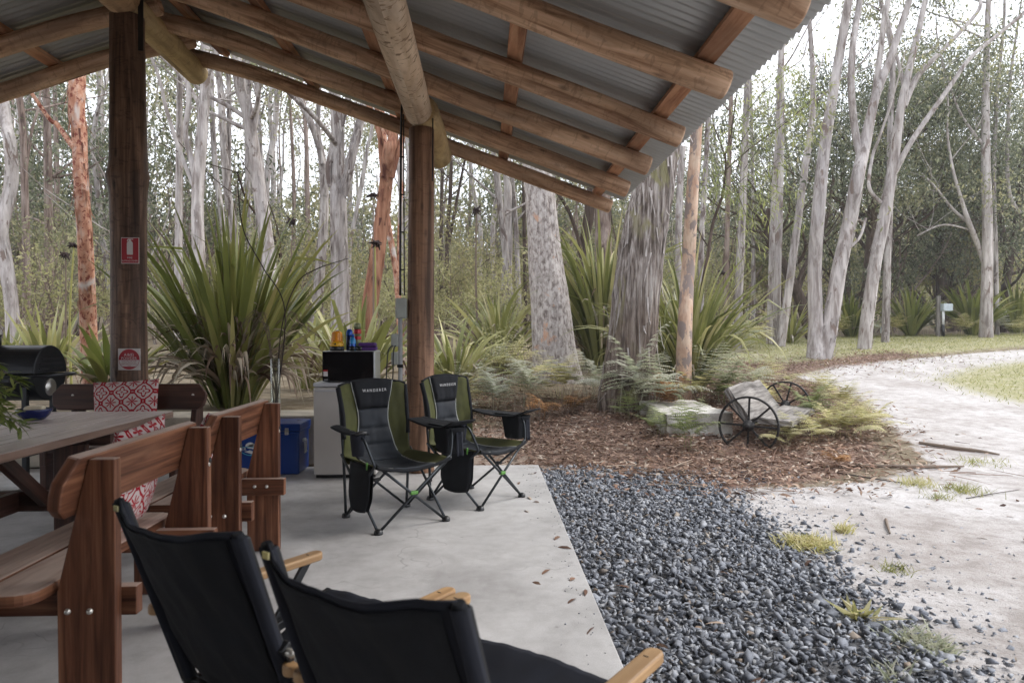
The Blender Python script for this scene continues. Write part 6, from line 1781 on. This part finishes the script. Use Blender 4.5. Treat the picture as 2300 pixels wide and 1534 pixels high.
# --- two big trees, high-resolution bark
def big_trunk(name, label, Y, prof, barkm, fibre, nA, nS, seed, strips=0, group='large old gum trees'):
    b_ = PX(prof[0][0], prof[0][1], Y); gz = zt(b_.x, b_.y); b_.z = gz
    T = thing(name, label, 'tree', b_, 0, group)
    P = [PX(x, y, Y)-b_ for x, y, w in prof]; rr = [w*.5*Y/FPX for x, y, w in prof]
    P[0].z = -.15
    Q, qr = smooth_path(P, rr, nS)
    V = []; UV = []; n = nA
    for i, (p, r) in enumerate(zip(Q, qr)):
        h = p.z
        for k in range(n):
            a = 2*math.pi*k/n; ca, sa = math.cos(a), math.sin(a)
            base = 1+.05*mnoise.noise(Vector((ca*1.1+seed, sa*1.1, h*.5)))
            fl = math.exp(-max(0, h)*2.2)*.07*(.5+.5*math.cos(a*5+seed))
            tw = h*.10
            rid = mnoise.fractal(Vector((math.cos(a+tw)*fibre, math.sin(a+tw)*fibre, h*1.1+seed)), .9, 2.1, 5)
            scale_ = mnoise.noise(Vector((ca*3+seed, sa*3, h*2.2)))
            rad = r*(base+fl)+(.030*rid if fibre > 4 else .012*rid)+(.022*max(0, scale_-.15) if fibre > 4 else .006*scale_)
            V.append((p.x+ca*rad, p.y+sa*rad, h))
    V = np.array(V); m_ = len(Q)
    ix = np.arange(m_*n).reshape(m_, n); nxt = np.roll(ix, -1, 1)
    Fq = np.stack([ix[:-1], nxt[:-1], nxt[1:], ix[1:]], -1).reshape(-1, 4)
    link_mesh('trunk', np_mesh('trunk', V, Fq, 4, True), MAT[barkm], T)
    if strips:      # loose strips of bark curling off the trunk
        rg = random.Random(seed); VV = []; FF = []; b0 = 0
        for k in range(strips):
            i = rg.randint(int(m_*.12), m_-8); a = rg.uniform(-math.pi, 0.2); p, r = Q[i], qr[i]
            L = rg.uniform(.12,.6); w = rg.uniform(.012,.045); seg = 6; lift = rg.uniform(.02,.10); q0 = 1 if rg.random() < .72 else -1
            S = np.array([-math.sin(a), math.cos(a), 0]); O = np.array([math.cos(a), math.sin(a), 0]); sway = rg.gauss(0,.06)
            for j in range(seg+1):
                t = j/seg; c = np.array(p)+O*(r*1.02+.02+lift*t**2*rg.uniform(.8,1.2))+np.array([0,0,-q0*L*t])+S*sway*t
                dx = (np.array(Q[max(0,min(m_-1,i))])-np.array(p))
                ww = w*(1-.7*t); VV += [c-S*ww*.5, c+O*.006, c+S*ww*.5]
            for j in range(seg):
                for c_ in (0,1): FF.append([b0+j*3+c_, b0+j*3+c_+1, b0+j*3+c_+4, b0+j*3+c_+3])
            b0 += (seg+1)*3
        tag(link_mesh('loose_bark', np_mesh('loose_bark', np.array(VV), np.array(FF), 4, True), MAT['b_strip'], T), kind='stuff')
    # limbs and crown above the roof line
    rg = random.Random(seed+5); s = MB(); tips = []
    for k in range(7):
        a = rg.uniform(0, 6.28); i = m_-1-rg.randint(0, 6)
        grow(s, Q[i], Vector((math.cos(a), math.sin(a), rg.uniform(.5,1.4))), 4.2*rg.uniform(.7,1.1), qr[i]*.4, 2, rg, tips, sides=8)
    s.build('limbs', MAT['b_pale'], T)
    C = clump_points([tuple(t) for t in tips], [.9*rg.uniform(.6,1.2) for _ in tips], 26, np.random.default_rng(seed)); Vv, Fv = tri_leaves(C, .16, np.random.default_rng(seed+1), .8)
    link_mesh('crown', np_mesh('crown', Vv, Fv, 4), MAT['gum'], T)
    return T
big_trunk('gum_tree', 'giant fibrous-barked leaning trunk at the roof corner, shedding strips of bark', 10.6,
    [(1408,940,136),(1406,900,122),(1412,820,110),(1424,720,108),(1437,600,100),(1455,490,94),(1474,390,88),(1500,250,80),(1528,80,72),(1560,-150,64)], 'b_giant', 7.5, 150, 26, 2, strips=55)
big_trunk('gum_tree', 'large grey-pink scaly trunk leaning left, between the brown post and the giant tree', 14.0,
    [(1254,872,120),(1250,830,106),(1243,760,96),(1236,680,88),(1224,580,76),(1216,480,68),(1208,400,65),(1198,300,58),(1190,120,52),(1186,-100,46)], 'b_scaly', 3.2, 90, 16, 6)

# --- right of the giant tree
tree('gum_tree', 'mottled pink and grey trunk right of the giant tree', 11.2, [[(1534,835,38),(1538,740,33),(1546,600,30),(1554,450,28),(1564,300,25),(1572,150,22)]], 'b_pink', sides=20, nb=2, ext=6, rough=.03)
tree('gum_tree', 'slim pale trunk touching the right side of the giant tree', 17, [[(1530,770,16),(1524,560,15),(1528,400,15),(1534,330,14)]], 'b_pale', nb=2)
tree('gum_tree', 'slim grey trunk just behind the mottled pink trunk', 18, [[(1574,770,13),(1575,560,13),(1582,420,12),(1590,250,11)]], 'b_grey', nb=2)
tree('gum_tree', 'thin trunk midway between pink trunk and sapling top', 21, [[(1630,770,11),(1632,600,11),(1636,420,10),(1642,200,9)]], 'b_brown', nb=3)
tree('gum_tree', 'thicker pinkish trunk in the row right of the sapling', 19, [[(1655,790,21),(1660,640,19),(1668,450,17),(1674,300,15),(1680,120,13)]], 'b_grey', nb=3)
tree('gum_tree', 'hairline trunk right of the thicker pinkish trunk', 24, [[(1692,770,9),(1692,600,9),(1690,420,8),(1686,200,7)]], 'b_grey', nb=3)
tree('gum_tree', 'left stem of the three close pale stems left of the twin trunk', 20.5, [[(1728,790,15),(1732,640,14),(1738,460,13),(1748,300,13)]], 'b_pale', nb=2)
tree('gum_tree', 'middle straight stem of the three close pale stems', 20, [[(1744,795,18),(1746,640,16),(1752,400,15),(1754,200,14),(1752,30,12)], [(1754,120,9),(1780,40,8),(1800,-30,7)]], 'b_pale', nb=3)
tree('gum_tree', 'right stem of the three close pale stems, leaning right', 19.5, [[(1752,800,20),(1766,690,18),(1786,540,17),(1808,380,15),(1826,230,13)]], 'b_pale', nb=3)
tree('gum_tree', 'twin-trunked pale tree dividing at the ground beside the track', 16.5, [
    [(1834,800,44),(1832,720,32),(1830,600,30),(1838,480,29),(1850,350,26),(1868,230,22),(1888,110,20),(1906,0,18),(1920,-90,16)],
    [(1844,800,44),(1866,720,34),(1886,600,32),(1908,500,31),(1926,400,29),(1944,320,25),(1966,220,19),(2000,130,16),(2040,10,13),(2060,-60,11)],
    [(1932,350,17),(1920,290,16),(1912,200,15),(1916,100,14),(1930,10,13),(1940,-70,11)],
    [(1958,260,13),(1972,160,13),(1984,60,12),(1996,-40,11)],
    [(1896,565,8),(1930,535,6),(1945,490,5)]], 'b_pale', sides=16, nb=3, ext=3, limbs_from=.7)
tree('gum_tree', 'leaning pale tree forking into three limbs, left of the post box', 18.5, [
    [(1940,790,30),(1950,700,28),(1966,590,27),(1984,500,26),(1998,420,24),(2012,330,21),(2024,240,18),(2046,140,14),(2070,40,12),(2086,-50,10)],
    [(2006,395,14),(2040,330,12),(2080,270,11),(2130,200,10),(2180,130,9),(2240,80,8),(2320,10,7)],
    [(2030,240,14),(2056,180,13),(2090,140,11),(2140,90,9),(2200,20,8)],
    [(2034,205,11),(2020,150,8),(2004,90,7),(1990,30,6)],
    [(1978,455,9),(1952,420,8),(1960,350,7),(1975,310,6)]], 'b_pale', sides=16, nb=3, ext=2.5, limbs_from=.75)
tree('gum_tree', 'straight thin grey trunk right behind the leaning forked tree', 21, [[(1988,780,17),(1992,620,16),(1998,450,15),(2000,250,13),(2004,120,11)]], 'b_grey', nb=4)
tree('gum_tree', 'straight pale tree at the far right with a bare limb to the left', 23, [
    [(2214,760,30),(2216,680,25),(2218,520,22),(2214,360,19),(2214,200,15),(2218,60,12),(2220,-40,9)],
    [(2212,590,14),(2196,550,12),(2176,500,11),(2160,450,8),(2140,380,6),(2128,300,5)],
    [(2180,505,8),(2140,470,6),(2100,420,5),(2070,390,4)], [(2190,520,5),(2120,505,4),(2060,530,3)],
    [(2212,330,8),(2180,290,6),(2150,240,5),(2120,150,4)]], 'b_pale', sides=14, nb=6, ext=3, limbs_from=.5, crown_r=1.0, per=42)
tree('gum_tree', 'thin stem right of the straight far-right pale tree', 25, [[(2240,740,10),(2236,560,10),(2232,400,9),(2240,200,8)], [(2290,480,10),(2268,440,9),(2262,360,8),(2268,200,7)]], 'b_grey', nb=5, crown_r=1.1, per=42)
tree('evergreen_tree', 'dark forked trunk at the right edge with heavy dark foliage', 28, [[(2250,720,20),(2262,620,18),(2280,520,16),(2290,440,14),(2296,330,12)], [(2262,560,14),(2250,510,13),(2246,460,11)]], 'b_dark', 'gum_dark', nb=12, limbs_from=.35, limbL=3, per=85, leaf=.15, crown_r=1.2, ext=0)
tree('evergreen_tree', 'dark brown trunk with dense dark crown behind the leaning forked tree', 26, [[(1938,745,26),(1950,620,24),(1958,520,22),(1958,420,20),(1950,380,16)], [(1956,460,12),(1985,400,11),(2020,350,8)], [(1958,520,9),(1990,530,8),(2030,500,7),(2080,480,5)]], 'b_dark', 'gum_dark', nb=18, limbs_from=.45, limbL=3.8, per=130, leaf=.14, crown_r=.95, ext=0)
tree('evergreen_tree', 'dense dark evergreen behind the post box', 30, [[(2110,740,20),(2112,600,18),(2108,480,15),(2100,340,12)]], 'b_dark', 'gum_dark', nb=19, limbs_from=.2, limbL=3.6, per=125, leaf=.15, crown_r=1.0, ext=0)
tree('evergreen_tree', 'black trunk leaning left behind the twin-trunked tree', 23, [[(1826,750,26),(1796,670,25),(1768,610,22),(1740,560,18),(1722,500,18),(1730,470,15)], [(1790,640,10),(1806,600,9),(1850,520,8),(1872,400,7)]], 'b_dark', 'gum_dark', nb=12, limbs_from=.4, limbL=3.2, per=42, leaf=.14, crown_r=1.0, ext=0)
tree('evergreen_tree', 'dark leafy tree filling the gap between twin trunk and dark brown trunk', 29, [[(1905,745,16),(1902,600,14),(1896,450,12),(1890,330,9)]], 'b_dark', 'gum_dark', nb=15, limbs_from=.2, limbL=3.8, per=120, leaf=.15, crown_r=.95, ext=0)
tree('evergreen_tree', 'rounded dark evergreen right of the post box below the bare limb', 33, [[(2190,735,16),(2188,600,14),(2180,480,12)]], 'b_dark', 'gum_dark', nb=15, limbs_from=.15, limbL=3.4, per=120, leaf=.17, crown_r=1.1, ext=0)
# willowy wattle sapling in front
def wattle_leaves(T, b_):
    rg = random.Random(77); C = []; D = []
    centres = [(1620,300),(1660,250),(1700,300),(1720,240),(1760,290),(1790,240),(1820,180),(1850,230),(1700,380),(1650,430),(1760,380),(1800,330),(1780,440),(1720,480),(1680,520),(1640,330),(1610,420),(1590,360),(1840,130),(1860,180),(1740,180),(1780,160),(1680,190),(1560,420),(1600,500),(1700,560),(1740,430),(1830,280),(1790,500),(1660,600)]
    s = MB()
    for (x, y) in centres:
        Yc = 12.3+rg.uniform(-.7,.7); c = PX(x+rg.uniform(-12,12), y+rg.uniform(-12,12), Yc)-b_
        root = PX(1625+(x-1625)*.35, min(y+90, 420), 12.3)-b_
        s.tube([root, root.lerp(c, .55)+Vector((0,0,.06)), c], [.006,.004,.002], n=5, seg=4, cap=False)
        for k in range(46):
            t = rg.uniform(.35,1.12); p = root.lerp(c, t)+Vector((rg.gauss(0,.11), rg.gauss(0,.11), rg.gauss(0,.10)))
            C.append(p); D.append((rg.gauss(.2,.8), rg.gauss(0,.8), rg.gauss(-.55,.5)))
    s.build('twigs', MAT['dark_stem'], T)
    V, Fc = leaves_np(C, D, (.165), .0165, .18, np.random.default_rng(8), .1)
    link_mesh('foliage', np_mesh('foliage', V, Fc, 3), MAT['wattle'], T)
tree('wattle_sapling', 'thin dark wattle sapling with narrow yellow-green leaves at the roof corner', 12.3, [[(1556,860,9),(1562,760,8),(1578,640,8),(1590,570,7.5),(1602,500,7),(1622,440,6),(1630,380,5.5),(1628,345,5)], [(1628,350,4.5),(1640,310,4),(1652,230,3),(1658,190,2)], [(1628,350,4),(1614,310,3),(1602,280,2)], [(1630,382,3.5),(1690,330,3),(1760,280,2.5),(1830,220,2)], [(1594,560,3.5),(1570,520,3),(1556,480,2)]], 'b_dark', None, nb=0, ext=0, extra=wattle_leaves, group='saplings', sides=8)

# ================================================================ forest behind: trees in many copies
def proto_tree(seed, H, r, barkm, leafm_, nlimb, crown0, per, leaf, cr, lean=.06):
    rg = random.Random(seed); rgen = np.random.default_rng(seed); s = MB(); tips = []
    P = [Vector((0,0,-.3))]; rr = [r*1.25]; n = 7; dx, dy_ = rg.gauss(0, lean), rg.gauss(0, lean)
    for i in range(1, n+1):
        P.append(Vector((dx*H*i/n+rg.gauss(0,.18), dy_*H*i/n+rg.gauss(0,.18), H*i/n))); rr.append(r*(1-.78*i/n))
    s.tube(P, rr, n=8, seg=3, cap=False, wob=wobf(seed, .05)); Q, qr = smooth_path(P, rr, 6); tips.append(P[-1])
    for k in range(nlimb):
        i = int(len(Q)*rg.uniform(crown0, .97)); a = rg.uniform(0, 6.28)
        grow(s, Q[i], Vector((math.cos(a), math.sin(a), rg.uniform(.3,1.3))), H*.16*rg.uniform(.6,1.3), max(.02, qr[i]*.45), 1, rg, tips, sides=5)
    C = clump_points([tuple(t) for t in tips], [cr*rg.uniform(.5,1.2) for _ in tips], per, rgen); V, Fq = tri_leaves(C, leaf, rgen, .6, .4)
    T = bpy.data.objects.new('forest_gum_tree', None); COL.objects.link(T); T.empty_display_size = .2
    s.build('trunk', MAT[barkm], T); link_mesh('crown', np_mesh('crown', V, Fq, 4), MAT[leafm_], T)
    return T
PROT = [proto_tree(201, 20, 0.170, 'b_pale', 'gum', 7, .55, 15, .30, 0.90), proto_tree(202, 24, 0.204, 'b_grey', 'gum_olive', 8, .55, 15, .30, 0.97),
        proto_tree(203, 17, 0.128, 'b_grey', 'gum', 7, .45, 15, .28, 0.79), proto_tree(204, 22, 0.153, 'b_brown', 'gum_olive', 7, .6, 15, .30, 0.86),
        proto_tree(205, 15, 0.093, 'b_pale', 'gum_olive', 8, .4, 15, .26, 0.76), proto_tree(206, 26, 0.230, 'b_pale', 'gum', 9, .5, 15, .32, 1.01)]
FOREST_LABEL = 'tall slender gum tree standing among many others deep in the forest behind'
rg = random.Random(31); placed = []; used = set()
tries = 0
while len(placed) < 165 and tries < 6000:
    tries += 1
    Y = 24+46*rg.random()**.8; X = rg.uniform(-.82, .82)*Y + .02*Y
    if X > 3 and Y < 34: continue
    if any((X-a)**2+(Y-b)**2 < 2.0 for a, b in placed): continue
    placed.append((X, Y))
    k = rg.randrange(6); src = PROT[k]
    if k in used: o = copy_tree(src)
    else: used.add(k); o = src
    sc_ = rg.uniform(.75, 1.15)
    if X > .22*Y: sc_ *= .60
    o.location = (X, Y, zt(X, Y)); o.rotation_euler = (rg.gauss(0,.03), rg.gauss(0,.03), rg.uniform(0, 6.28)); o.scale = (sc_*rg.uniform(.85,1.1),)*2+(sc_,)
    tag(o, FOREST_LABEL, 'tree', 'gum trees of the forest behind')
# dead leaning saplings among the trunks
def proto_dead(seed):
    rg = random.Random(seed); s = MB(); tips = []
    grow(s, (0,0,-.1), (rg.gauss(0,.2), rg.gauss(0,.1), 1), 5.0, .045, 1, rg, tips, up=.1, sides=6)
    return s.build('dead_sapling', MAT['b_pale' if seed % 2 else 'b_dark'], None)
PD = [proto_dead(410+k) for k in range(5)]
rg = random.Random(88)
for i in range(34):
    o = PD[i] if i < 5 else PD[i % 5].copy()
    if i >= 5: COL.objects.link(o)
    Y = rg.uniform(20, 38); X = rg.uniform(-.75, .12)*Y if Y < 27 else rg.uniform(-.75, .75)*Y
    o.location = (X, Y, zt(X, Y)); o.rotation_euler = (rg.gauss(0,.25), rg.gauss(0,.55), rg.uniform(0, 6.28)); q = rg.uniform(.6, 1.4); o.scale = (q, q, q)
    tag(o, 'thin bare leaning sapling or dead branch standing among the forest trunks', 'dead sapling', 'dead leaning saplings of the forest')
# understorey shrubs
def proto_bush(seed, H, W, leafm_, n, leaf, barkm='b_brown'):
    rg = random.Random(seed); rgen = np.random.default_rng(seed); s = MB(); tips = []
    for k in range(7):
        a = rg.uniform(0, 6.28); grow(s, (rg.gauss(0,.15), rg.gauss(0,.15), -.1), Vector((math.cos(a)*.5*W/H, math.sin(a)*.5*W/H, 1)), H*rg.uniform(.5,.85), .03*H/3, 1, rg, tips, up=.3, sides=5)
    C = clump_points([tuple(t) for t in tips], [W*.20*rg.uniform(.6,1.3) for _ in tips], n, rgen, .8); V, Fq = tri_leaves(C, leaf, rgen, .3, .38)
    T = bpy.data.objects.new('understorey_shrub', None); COL.objects.link(T); T.empty_display_size = .2
    s.build('stems', MAT[barkm], T); link_mesh('foliage', np_mesh('foliage', V, Fq, 4), MAT[leafm_], T)
    return T
PB_ = [proto_bush(301, 4.2, 3.0, 'gum_olive', 70, .17), proto_bush(302, 3.0, 2.8, 'pale_bush', 75, .15), proto_bush(303, 5.5, 3.2, 'gum', 70, .18), proto_bush(304, 6.5, 3.4, 'gum_dark', 80, .18), proto_bush(305, 2.4, 2.6, 'pale_bush', 80, .13)]
SHRUB_LABEL = 'leafy grey-green shrub of the dense undergrowth between the forest trunks'
rg = random.Random(57); placed2 = []; used = set(); tries = 0
while len(placed2) < 185 and tries < 6000:
    tries += 1
    Y = 17.5+38*rg.random()**1.1; X = rg.uniform(-.85, .85)*Y
    if X > 1.2 and Y < 27.5: continue
    if X > 3.5 and Y < 29: continue
    if any((X-a)**2+(Y-b)**2 < 1.6 for a, b in placed2): continue
    placed2.append((X, Y)); k = rg.randrange(5)
    if k == 3 and Y < 24: k = 1
    src = PB_[k]
    if k in used: o = copy_tree(src)
    else: used.add(k); o = src
    sc_ = rg.uniform(.7, 1.25)*(1+.012*(Y-20))
    if Y < 24: sc_ *= .62
    o.location = (X, Y, zt(X, Y)); o.rotation_euler = (0, 0, rg.uniform(0, 6.28)); o.scale = (sc_, sc_, sc_*rg.uniform(.85,1.2))
    tag(o, SHRUB_LABEL, 'shrub', 'undergrowth shrubs of the forest')
def one_bush(x, Y, sc_, k, label):
    o = copy_tree(PB_[k]); p = PX(x, 750, Y); o.location = (p.x, p.y, zt(p.x, p.y)); o.scale = (sc_,)*3; o.rotation_euler = (0,0,x*.1); tag(o, label, 'shrub', 'single shrubs at the forest edge')
one_bush(45, 17, .85, 1, 'pale feathery shrub at the left edge behind the barbecue')
one_bush(1120, 12.6, .40, 4, 'small feathery yellow-green shrub left of the grey leaning tree')
one_bush(2130, 30, 1.0, 3, 'dark shrub directly behind the post box')
one_bush(2000, 29, .95, 3, 'dark shrub behind the foot of the leaning forked tree')
# ================================================================ far forest reading as one mass
rgen = np.random.default_rng(99); n = 420
FY = 62+70*rgen.random(n)**1.1; FXp = rgen.uniform(-.9, .9, n)*FY
zb = np.array([zt(x, y) for x, y in zip(FXp, FY)])
Hh = rgen.uniform(6, 15, n)
cen = []; rad = []
for i in range(n):
    for k in range(7):
        t = rgen.uniform(.25, 1.0); cen.append((FXp[i]+rgen.normal(0, 1.8), FY[i]+rgen.normal(0, 1.6), zb[i]+Hh[i]*t)); rad.append(rgen.uniform(.9, 2.1))
C = clump_points(cen, rad, 9, rgen, .7); V, Fq = tri_leaves(C, .62, rgen, .4, .5)
Ct = np.column_stack([FXp, FY, zb-.5]); D = np.column_stack([rgen.normal(0,.05,n), rgen.normal(0,.05,n), np.ones(n)])
rngs = rng; Vt, Ft = sticks_np(Ct, D, Hh*1.05, rgen.uniform(.10,.26,n))
Fq4 = np.concatenate([Fq, np.column_stack([Ft, Ft[:,2]])*0+0])[:len(Fq)]
o = link_mesh('far_forest', np_mesh('far_forest', V, Fq, 4), MAT['gum_olive']); tag(o, 'distant forest hillside', kind='stuff')
o = link_mesh('far_forest_trunks', np_mesh('far_forest_trunks', Vt, Ft, 3), MAT['b_pale']); tag(o, 'distant pale trunks', kind='stuff')
# ================================================================ thin pale air between the trees
m = bpy.data.materials.new('pale_air'); m.use_nodes = True; nt = m.node_tree
nt.nodes.remove(nt.nodes["Principled BSDF"])
pv = nt.nodes.new("ShaderNodeVolumePrincipled"); pv.inputs['Color'].default_value = (.94,.96,.98,1); pv.inputs['Density'].default_value = .0012
pv.inputs['Anisotropy'].default_value = .2
nt.links.new(pv.outputs[0], nt.nodes["Material Output"].inputs['Volume'])
s = MB(); s.box((12, 77, 24), (260, 212, 54)); o = s.build('haze', m); tag(o, 'thin pale air', kind='stuff')
# ================================================================ pieces of parts
NEST = {'bar_fridge': {'door_grip': 'door'}, 'microwave': {'sticker': 'door', 'sticker_band': 'door', 'button': 'door', 'foot': 'case'},
        'cooler_box': {'logo': 'body', 'logo_lines': 'body', 'lettering': 'body', 'latch': 'lid', 'handle': 'body'},
        'barbecue': {'vent': 'lid', 'chimney': 'lid', 'damper': 'firebox', 'handle': 'lid'}, 'fire_sign': {'symbol': 'panel', 'lettering': 'panel'},
        'powder_sign': {'lettering': 'disc'}, 'bench_seat': {'bolt': 'rear_leg', 'bolt_hole': 'rear_leg'}, 'lantern': {'button': 'body'},
        'camping_chair': {'lettering': 'headrest', 'cup_pocket': 'armrest', 'arm_end': 'armrest', 'cool_bag': 'tray', 'strap': 'tray', 'toggle': 'side_pocket', 'sleeve': 'back_upright'},
        'sling_chair': {'tag': 'sling', 'hem': 'sling', 'rivet': 'rear_leg', 'pole_cap': 'back_pole', 'bracket': 'back_pole'}, 'junction_box': {'clip': 'conduit'},
        'power_outlet': {'cord': 'outlet_cover'}, 'sunglasses': {'lens': 'frame'}, 'spray_can': {'cap': 'body'}, 'insect_spray': {'cap': 'body', 'band': 'body', 'emblem': 'body'},
        'lotion_bottle': {'cap': 'body', 'label_band': 'body'}, 'zip_case': {'zip': 'lower_shell'}}
def stem_name(o): return o.name.split('.')[0]
for top in [o for o in COL.objects if o.parent is None]:
    mp_ = NEST.get(stem_name(top))
    if not mp_: continue
    kids = list(top.children); cnt = {}
    for c in kids:
        t = mp_.get(stem_name(c))
        if not t: continue
        hosts = [k for k in kids if stem_name(k) == t]
        if not hosts: continue
        i = cnt.get(stem_name(c), 0); cnt[stem_name(c)] = i+1
        c.parent = hosts[min(i, len(hosts)-1)]
